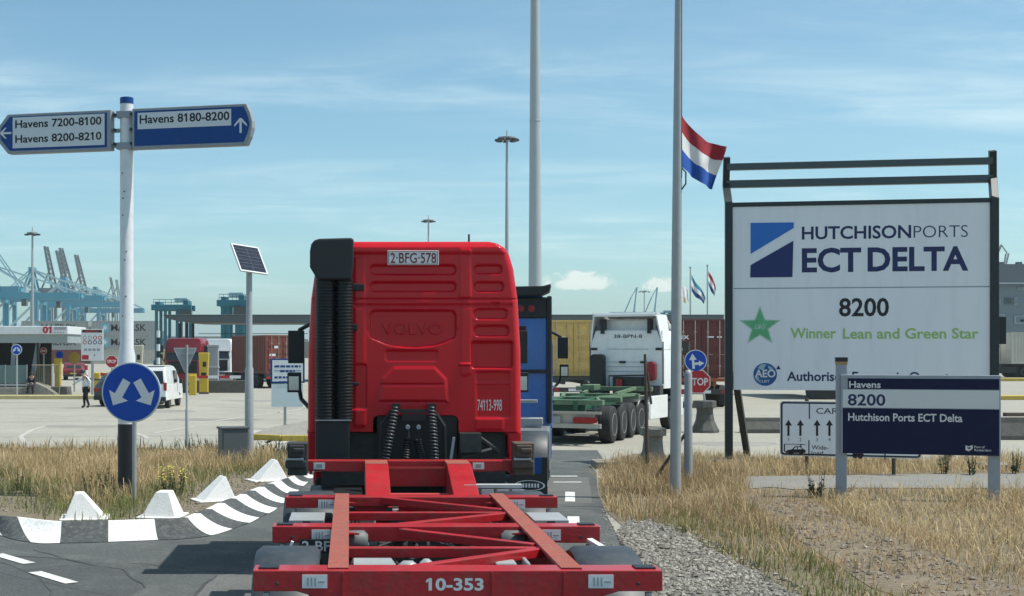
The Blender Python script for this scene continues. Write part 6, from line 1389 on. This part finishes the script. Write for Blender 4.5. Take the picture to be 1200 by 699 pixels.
# ------------------------------------------------------------------ people
def skin_mesh(name, verts, edges, m, par, root=0, sub=2):
    me = bpy.data.meshes.new(name); me.from_pydata([v[:3] for v in verts], edges, []); me.materials.append(m); o = bpy.data.objects.new(name, me); COL.objects.link(o); o.parent = par
    sk = o.modifiers.new('skin', 'SKIN'); sk.use_smooth_shade = True
    for i, v in enumerate(verts): me.skin_vertices[0].data[i].radius = (v[3], v[4] if len(v) > 4 else v[3])
    me.skin_vertices[0].data[root].use_root = True; ss = o.modifiers.new('sub', 'SUBSURF'); ss.levels = sub; ss.render_levels = sub; return o
def person(loc, rotz, label, joints, shirt, trousers):
    t = thing('person', label, 'person', loc, rotz); J = {k: Vector(v) for k, v in joints.items()}
    N = ['pelvis', 'waist', 'chest', 'neck', 'head', 'shl', 'ell', 'wrl', 'hal', 'shr', 'elr', 'wrr', 'har', 'hil', 'knl', 'anl', 'tol', 'hir', 'knr', 'anr', 'tor']
    rad = dict(pelvis=.13, waist=.12, chest=.145, neck=.055, head=.095, shl=.07, ell=.045, wrl=.032, hal=.04, shr=.07, elr=.045, wrr=.032, har=.04, hil=.085, knl=.058, anl=.042, tol=.04, hir=.085, knr=.058, anr=.042, tor=.04)
    V = [(*J[n], rad[n]) for n in N]; ix = {n: i for i, n in enumerate(N)}
    ed = [('pelvis','waist'),('waist','chest'),('chest','neck'),('neck','head'),('chest','shl'),('shl','ell'),('ell','wrl'),('wrl','hal'),('chest','shr'),('shr','elr'),('elr','wrr'),('wrr','har'),('pelvis','hil'),('hil','knl'),('knl','anl'),('anl','tol'),('pelvis','hir'),('hir','knr'),('knr','anr'),('anr','tor')]
    skin_mesh('body', V, [(ix[a], ix[b]) for a, b in ed], SKIN, t)
    def sub(names, edges, k, m, nm):
        ii = {n: i for i, n in enumerate(names)}; skin_mesh(nm, [(*J[n], rad[n]*k) for n in names], [(ii[a], ii[b]) for a, b in edges], m, t)
    sub(['waist', 'pelvis', 'chest', 'shl', 'ell', 'shr', 'elr', 'wrl', 'wrr'], [('pelvis','waist'),('waist','chest'),('chest','shl'),('shl','ell'),('chest','shr'),('shr','elr'),('ell','wrl'),('elr','wrr')], 1.32, shirt, 'shirt')
    sub(['pelvis', 'hil', 'knl', 'anl', 'hir', 'knr', 'anr'], [('pelvis','hil'),('hil','knl'),('knl','anl'),('pelvis','hir'),('hir','knr'),('knr','anr')], 1.22, trousers, 'trousers')
    for s_ in ('l', 'r'): sub(['an'+s_, 'to'+s_], [('an'+s_, 'to'+s_)], 1.35, BLK, 'shoe')
    hd = J['head']; b = MB(); b.lathe([(-.02, .105), (.05, .108), (.10, .085), (.125, .0)], hd, n=16, cap=False); b.build('hair', HAIR, t, smooth=True)
d = F*H/(478.5-PY)
person(((101-410)/1600*d, d, 0), R(18), 'person in white shirt and black trousers walking across the plaza, leaning slightly',
    dict(pelvis=(0,0,.90), waist=(-.02,0,1.05), chest=(-.08,0,1.30), neck=(-.13,0,1.47), head=(-.16,-.02,1.60), shl=(-.10,.16,1.38), ell=(-.30,.2,1.22), wrl=(-.50,.16,1.08), hal=(-.58,.15,1.05), shr=(-.06,-.17,1.38), elr=(.16,-.2,1.18), wrr=(.10,-.2,.95), har=(.07,-.2,.87), hil=(-.0,.09,.85), knl=(-.08,.09,.47), anl=(-.06,.09,.08), tol=(-.20,.10,.05), hir=(.0,-.09,.85), knr=(.0,-.1,.46), anr=(.12,-.1,.10), tor=(.0,-.1,.05)), SHIRT, TROUS)
d = 77.0
person(((37-410)/1600*d, d, .0), R(0), 'person in dark clothing sitting at the end of the glass railing',
    dict(pelvis=(0,.12,.56), waist=(.0,.10,.70), chest=(.02,.04,.93), neck=(.02,-.02,1.10), head=(.02,-.06,1.22), shl=(-.16,.04,1.02), ell=(-.22,-.12,.80), wrl=(-.12,-.30,.68), hal=(-.08,-.36,.66), shr=(.18,.04,1.02), elr=(.24,-.12,.80), wrr=(.14,-.30,.68), har=(.10,-.36,.66), hil=(-.09,.08,.55), knl=(-.13,-.34,.56), anl=(-.14,-.36,.10), tol=(-.15,-.50,.05), hir=(.09,.08,.55), knr=(.13,-.34,.56), anr=(.14,-.30,.10), tor=(.15,-.44,.05)), TROUS, TROUS)

# ------------------------------------------------------------------ lamps, masts, flags
def lamp_mast(px, head_py, d, label, n=8, r=.80):
    v = at(px, head_py, d); t = thing('lamp_mast', label, 'lamp mast', (v.x, d, 0), 0, 'high lamp masts'); z = v.z
    MB().lathe([(0, .26), (z*.5, .17), (z, .10), (z+.8, .03)], n=12).build('pole', STEEL, t, smooth=40)
    MB().lathe([(z-.05, .2), (z-.02, r), (z+.12, r), (z+.25, .2)], n=24).build('lamp_ring', GREYP, t, smooth=40)
    for k in range(n):
        a = 2*math.pi*k/n; MB().box((r*1.05*math.cos(a), r*1.05*math.sin(a), z-.12), (.42, .42, .16), Matrix.Rotation(a, 3, 'Z')).build('floodlight', DGREY, t)
lamp_mast(594, 163, 120, 'tall lamp mast with ring of floodlights above the red cab, the nearer one'); lamp_mast(502, 259, 200, 'smaller distant lamp mast with ring of floodlights above the red cab roof', 6, .8)
lamp_mast(38, 274, 150, 'thin dark lamp mast above the gate shelter roof', 4, .6); lamp_mast(755, 342, 330, 'very small far lamp mast between two pale blue cranes', 4, 1.1)
d = 60; t = thing('light_tower', 'thick pale grey mast rising out of the picture behind the blue truck', 'mast', ((627-410)/1600*d, d, 0))
MB().tube([(.0, 0, 0), (.0, 0, 5.5), (.0, 0, 12), (.0, 0, 18), (.0, 0, 27)], [.30, .285, .24, .195, .14], 24).build('shaft', mat('mast_grey', (.40, .44, .46), .5, var=.05, scale=1), t, smooth=40)
b = MB()
for z, r in ((4.1, .293), (12.6, .24), (20, .185)): b.lathe([(z, r), (z+.02, r+.006), (z+.06, r+.006), (z+.08, r)], n=24, cap=False)
b.build('joint_ring', STEEL, t)
def mini_flag(px, top_py, d, cloth, cols, label, flabel):
    v = at(px, top_py, d); t = thing('distant_flagpole', label, 'flagpole', (v.x, d, 0), 0, 'distant flagpoles'); MB().lathe([(0, .09), (v.z, .05), (v.z+.02, .09), (v.z+.15, .09), (v.z+.16, .0)], n=10, cap=False).build('pole', STEEL, t)
    f = thing('distant_flag', flabel, 'flag', (v.x+.06, d, 0), 0, 'distant flags'); b = MB(); s_ = 1600/d; g_ = lambda p: ((p[0]-px)/s_, H-(p[1]-410)/s_)
    flag_geom(b, [g_(p) for p in cloth[0]], [g_(p) for p in cloth[1]], 1.0, 20, 12); b.build('flag_cloth', cols, f, smooth=True)
mini_flag(809, 315, 120, ([(809.5, 321), (815, 331), (823, 339), (828, 350)], [(809.5, 341), (815, 348), (822, 352), (826, 356)]), [mat('flag_teal', (.05, .26, .38), .8), FW, mat('flag_dark_blue', (.02, .05, .2), .8)], 'distant thin flagpole left of the billboard, the left one of two', 'distant teal white and navy flag')
mini_flag(829, 312.5, 120, ([(829.3, 318), (834, 324), (838, 331), (840, 338)], [(829.3, 334), (833, 341), (837, 346), (838.5, 347)]), [FR, FW, mat('flag_dark_blue', (.02, .05, .2), .8)], 'distant thin flagpole nearest the billboard', 'distant red white and navy flag beside the billboard')
mini_flag(797.5, 330, 130, ([(798, 338), (801, 336), (805, 338), (807, 343)], [(798, 350), (801, 354), (805, 356), (808, 353)]), [FW, FW, mat('flag_cream', (.6, .56, .45), .8)], 'distant flagpole hidden by the near grey flagpole', 'distant crumpled white flag just right of the near flagpole')

# ------------------------------------------------------------------ straddle carriers, cranes
def straddle(pxa, pxb, top_py, d, label, w_=4.5):
    s_ = 1600/d; xa, xb = (pxa-410)/s_, (pxb-410)/s_; zt = H+(410-top_py)/s_; L_ = xb-xa
    t = thing('straddle_carrier', label, 'straddle carrier', (xa, d, 0), 0, 'teal straddle carriers')
    for y in (0, w_):
        b = MB(); b.b2(-.3, L_+.3, y-.35, y+.35, zt-1.3, zt-.5); b.build('top_beam', TEAL, t, bevel=.05)
        for x in (.4, L_*.33, L_*.66, L_-.4): MB().b2(x-.2, x+.2, y-.2, y+.2, .8, zt-1.25).build('leg', TEAL, t)
        b = MB(); b.b2(0, L_, y-.3, y+.3, .7, 1.1); b.build('sill_beam', TEAL, t)
        for x in (.6, L_*.36, L_*.64, L_-.6): MB().lathe([(-.25, .6), (.25, .6)], (x, y, .6), 'y', 16).build('wheel', RUB, t)
    b = MB(); b.b2(L_-.9, L_-.2, 0, w_, zt-.5, zt+.1); b.b2(.2, .8, 0, w_, zt-.5, zt-.1); b.build('cross_beam', TEAL, t)
    MB().b2(L_-2.2, L_-.4, w_*.2, w_*.8, zt-.1, zt+.5).build('engine_house', mat('engine_pale', (.42, .55, .58), .5), t, bevel=.05); MB().b2(L_-1.5, L_+.4, -.9, .5, zt-2.9, zt-1.3).build('cabin', GLASS, t, bevel=.05)
    b = MB(); b.tube([(0, -.3, zt+.2), (L_, -.3, zt+.2)], .04, 5); b.tube([(0, -.3, zt-.2), (L_, -.3, zt-.2)], .04, 5); [b.tube([(x*L_/6, -.3, zt-.5), (x*L_/6, -.3, zt+.2)], .03, 5) for x in range(7)]; b.build('hand_rail', TEAL, t)
    return t
straddle(180, 222, 353, 190, 'teal straddle carrier above the gate canopy left end'); straddle(257, 288, 347, 170, 'teal straddle carrier above the gate canopy behind the solar light pole')
straddle(776, 792, 366, 330, 'tiny straddle carrier behind the near flagpole')
def crane(x, d, zg, L_, pale, label, apex=(0.0, 26), back=True, boom_up=False, m=CRANEB, boom=None):
    """quay crane: portal legs, girder along x at height zg, apex frame and pale tie bars"""
    t = thing('quay_crane', label, 'crane', (x, d, 0), 0, 'quay cranes'); k = zg/24.0
    b = MB(); [b.b2(-L_*.5, L_*.5, y-.9*k, y+.9*k, zg-1.3*k, zg+1.1*k) for y in (-3*k, 3*k)]; [b.b2(q*L_*.5-.5, q*L_*.5+.5, -3*k, 3*k, zg-.8*k, zg+.4*k) for q in (-1, -.6, -.2, .2, .6, 1)]; b.build('girder', m, t)
    for q in (-.42, -.12):
        for y in (-8*k, 8*k): MB().b2(q*L_-.8*k, q*L_+.8*k, y-.7*k, y+.7*k, 0, zg-.5).build('leg', m, t)
        MB().b2(q*L_-.6*k, q*L_+.6*k, -8*k, 8*k, zg-2.6*k, zg-1.3*k).build('cross_beam', m, t)
    for y in (-8*k, 8*k): MB().b2(-.42*L_, -.12*L_, y-.5*k, y+.5*k, zg*.38, zg*.38+1.3*k).build('portal_beam', m, t)
    b = MB(); [b.bar((-.42*L_, y, zg*.42), (-.12*L_, y, zg-1.5*k), .8*k, .8*k) for y in (-8*k, 8*k)]; [b.bar((-.42*L_, y, zg-1*k), (-.62*L_, y, zg*.4), .6*k, .6*k) for y in (8*k,)]; b.each('diagonal', pale, t)
    az_ = zg+apex[1]*k; ax_ = apex[0]*L_-.2*L_
    b = MB(); [b.bar((ax_, y, az_), (ax_+q*L_, y*1.3, zg+1*k), .8*k, .8*k) for y in (-2.5*k, 2.5*k) for q in (-.10, .06)]; b.b2(ax_-1*k, ax_+1*k, -3*k, 3*k, az_-.8*k, az_+.8*k); b.build('apex_frame', m, t)
    b = MB(); [b.bar((ax_, y, az_), (L_*.5, y, zg+1*k), .55*k, .55*k) for y in (-2.5*k, 2.5*k)]; [b.bar((ax_, y, az_), (L_*.18, y, zg+1*k), .5*k, .5*k) for y in (-2.5*k, 2.5*k)]; [b.bar((ax_, y, az_), (-L_*.5, y, zg+1*k), .5*k, .5*k) for y in (-2.5*k, 2.5*k)]; b.each('tie_bar', pale, t)
    MB().b2(-.40*L_, -.25*L_, -3.4*k, 3.4*k, zg+1.1*k, zg+5*k).build('machinery_house', mat('crane_house', (.42, .50, .52), .5), t); MB().b2(.05*L_, .09*L_, -3.5*k, -1*k, zg-4*k, zg-1.3*k).build('operator_cabin', GLASS, t)
    return t
CG = [('blue quay crane nearest, at the left edge with long pale tie bars', 20, 420, 347, 150), ('second blue quay crane from the left edge behind the dark lamp mast', 62, 520, 350, 120), ('third blue quay crane left of the direction post', 96, 620, 357, 100), ('fourth blue quay crane, partly behind the direction post', 128, 760, 364, 80)]
for lb, px, d, py, Lpx in CG:
    crane((px-410)/1600*d, d, H+(410-py)/1600*d, Lpx/1600*d, CRANEL, lb, (0.0, 12))
crane((-40-410)/1600*460, 460, H+(410-340)/1600*460, 130/1600*460, CRANEL, 'blue quay crane cut off by the left edge', (0, 40))
def boom_crane(px0, py0, px1, py1, wpx, d, m, label):
    """far crane of which the raised lattice boom shows"""
    a, q = at(px0, py0, d), at(px1, py1, d); t = thing('far_crane', label, 'crane', (a.x, d, 0), 0, 'far cranes with raised booms'); s_ = d/1600; wd = wpx*s_
    b = MB(); b.bar((0, -2, a.z), (q.x-a.x, -2, q.z), wd*.28, wd*.4); b.bar((wd*.6, 3, a.z), (q.x-a.x+wd*.2, 3, q.z), wd*.28, wd*.4)
    for k in range(9): u = k/9; p = Vector((0, -2, a.z)).lerp(Vector((q.x-a.x, -2, q.z)), u); r = Vector((wd*.6, 3, a.z)).lerp(Vector((q.x-a.x+wd*.2, 3, q.z)), u+.1); b.bar(p, r, wd*.18, wd*.18)
    b.build('raised_boom', m, t)
    b = MB(); [b.b2(x-wd*.25, x+wd*.25, y-1, y+1, 0, a.z) for x in (0, -12, ) for y in (-8, 8)]; b.b2(-22, wd, -4, 4, a.z-2.5, a.z); b.build('leg_frame', m, t)
    b = MB(); b.bar((-8, 0, a.z), (-2, 0, a.z+14), 1, 1); b.bar((-2, 0, a.z+14), (q.x-a.x, 0, q.z), .6, .6); b.build('apex_frame', m, t)
boom_crane(62, 341, 53, 289, 6.4, 900, CRANEG, 'far crane with dark raised boom right of the dark lamp mast'); boom_crane(77, 342, 66.5, 294, 6.4, 1000, CRANEG, 'far crane with raised boom, left one of the close pair')
boom_crane(81, 338, 70.5, 291, 6.4, 1050, CRANEG, 'far crane with raised boom, right one of the close pair'); boom_crane(97, 341, 88.5, 299, 6.4, 1100, CRANEG, 'far crane with raised grey boom, rightmost of the dark booms')
boom_crane(133.5, 350, 129, 325, 3, 1400, CRANEG, 'small far crane boom just left of the direction post'); boom_crane(139, 352, 136, 328, 3, 1450, CRANEG, 'small far crane boom partly behind the direction post')
boom_crane(742, 366, 746, 337, 3.4, 1300, CRANEB, 'far blue crane boom left one above the white truck'); boom_crane(766, 366, 770, 337, 3.4, 1300, CRANEB, 'far blue crane boom right one above the white truck')
boom_crane(1177, 312, 1180.5, 297.5, 3.4, 900, CRANEG, 'grey boom standing up behind the warehouse roof at right')
b = MB(); d = 700
for k in range(40):
    px = 95+k*2.6+random.uniform(-1, 1); h = random.uniform(5, 15); s_ = d/1600; b.b2((px-410)*s_-1.0, (px-410)*s_+random.uniform(.8, 3), d+random.uniform(-30, 30), d+35, 0, h)
tag(b.build('harbour_skyline', CRANEG, None), kind='stuff'); bpy.data.objects['harbour_skyline']['label'] = 'far grey jumble of port equipment behind the containers'; bpy.data.objects['harbour_skyline']['category'] = 'port skyline'
# far low strip of stacks and buildings along the horizon
b = MB(); d = 420
for k in range(60):
    px = 170+k*11+random.uniform(-3, 3); s_ = d/1600; b.b2((px-410)*s_, (px-410+10)*s_, d, d+12, 0, random.choice([2.6, 5.2, 5.2, 7.8]))
o = b.build('container_yard', mat('yard_mix', (.22, .17, .15), .7, var=.5, scale=.06), None); tag(o, 'far rows of stacked containers along the horizon', 'container yard', kind='stuff')

# ------------------------------------------------------------------ right side: warehouse, lorries
d = 150; s_ = 1600/d; x0, x1 = (1085-410)/s_, (1085-410)/s_+70; zt = H+(410-310)/s_; zm = H+(410-333)/s_
t = thing('warehouse', 'large grey metal clad warehouse with dark upper band at the right edge', 'warehouse', (x0, d, 0))
MB().b2(0, x1-x0, 0, 60, 0, zm).build('wall', WAREH, t); MB().b2(-.4, x1-x0+.4, -.5, 60.5, zm+.003, zt).build('upper_band', WAREU, t)
MB().b2(-.45, x1-x0+.45, -.56, -.505, zm-.02, zm+.12).build('seam_trim', mat('seam_pale', (.42, .47, .5), .5), t)
b = MB(); [b.b2(2*k, 2*k+.5, -.2, .4, zt, zt+.25) for k in range(30)]; b.each('parapet_block', WAREU, t)
for px, py, wpx, hpx, m in ((1168, 354, 8, 4, LGREY), (1181.5, 353, 9, 8, WAREU), (1190, 353, 4, 9, mat('pipe_pale', (.30, .36, .38), .5)), (1172, 373, 10, 10, mat('pipe_pale', (.30, .36, .38), .5)), (1195, 375, 14, 10, mat('pipe_pale', (.30, .36, .38), .5)), (1196, 338, 7, 3, LGREY), (1197, 376, 6, 4, WAREU)):
    cx, cz = (px-410)/s_-x0, H+(410-py)/s_; o = MB().b2(cx-wpx/2/s_, cx+wpx/2/s_, -.12, 0, cz-hpx/2/s_, cz+hpx/2/s_).build('window', m, t, bevel=.03); MB().b2(cx-wpx/3/s_, cx+wpx/3/s_, -.15, -.121, cz-hpx/3/s_, cz+hpx/3/s_).build('pane', GLASS if m is WAREU else WAREH, o)
# beige container lorry, side on
d = 128; v = at(1178, 440, d); t = container('shipping_container', 'pale beige container side on at the right edge', BEIGE, (v.x, d), R(-90), 12.2, 2.9, 1.3, doors=False)
# its carrier
t = thing('semi_trailer', 'semi trailer under the pale beige container at the right edge', 'trailer', (v.x, d+1.2, 0), 0, 'semi trailers carrying containers'); MB().b2(0, 12, -.6, .6, .9, 1.25).build('frame', DGREY, t)
for x in (1.2, 2.3, 8.5, 9.8, 11.1): MB().lathe([(-1.1, .5), (1.1, .5)], (x, 0, .5), 'y', 18).build('wheel', RUB, t)
tr = simple_truck(v.x-.8, d+1.2, R(90), 'white lorry cab side on at the right edge, half hidden by the billboard post', TWHT, 3.9)
# tall lorry parked behind the billboard
d = F*H/(468.5-PY); x = (950-410)/1600*d
t = thing('box_lorry', 'dark box lorry whose rear bumper shows under the billboard', 'lorry', (x+1.25, d, 0)); MB().b2(-1.25, 1.25, 0, 9, .95, 3.75).build('cargo_box', mat('box_dark', (.02, .02, .025), .5), t, bevel=.03)
MB().b2(-1.24, 1.24, -.02, .6, .06, .94).build('rear_bumper', mat('bumper_black', (.008, .008, .01), .6), t); MB().b2(.1, .9, -.045, -.021, .45, .75).build('tail_lamp', LAMPR, t)
for s in (-1, 1): wheel(t, s*.8, 1.2, .48, .4, s)
hz = MB().b2(-4200, 4200, -420, 6200, -1.0, 95.0).build('haze', None, None)
hm = bpy.data.materials.new('air'); hm.use_nodes = True; nt = hm.node_tree; nt.nodes.remove(nt.nodes['Principled BSDF'])
pv = nt.nodes.new('ShaderNodeVolumePrincipled'); pv.inputs['Color'].default_value = (0.80, 0.94, 0.96, 1); pv.inputs['Density'].default_value = HAZE; pv.inputs['Anisotropy'].default_value = 0.2
nt.links.new(pv.outputs[0], nt.nodes['Material Output'].inputs['Volume']); hz.data.materials.clear(); hz.data.materials.append(hm); tag(hz, kind='stuff'); hz['label'] = 'pale blue haze in the far air over the port'; hz['category'] = 'haze'
bpy.context.view_layer.update()
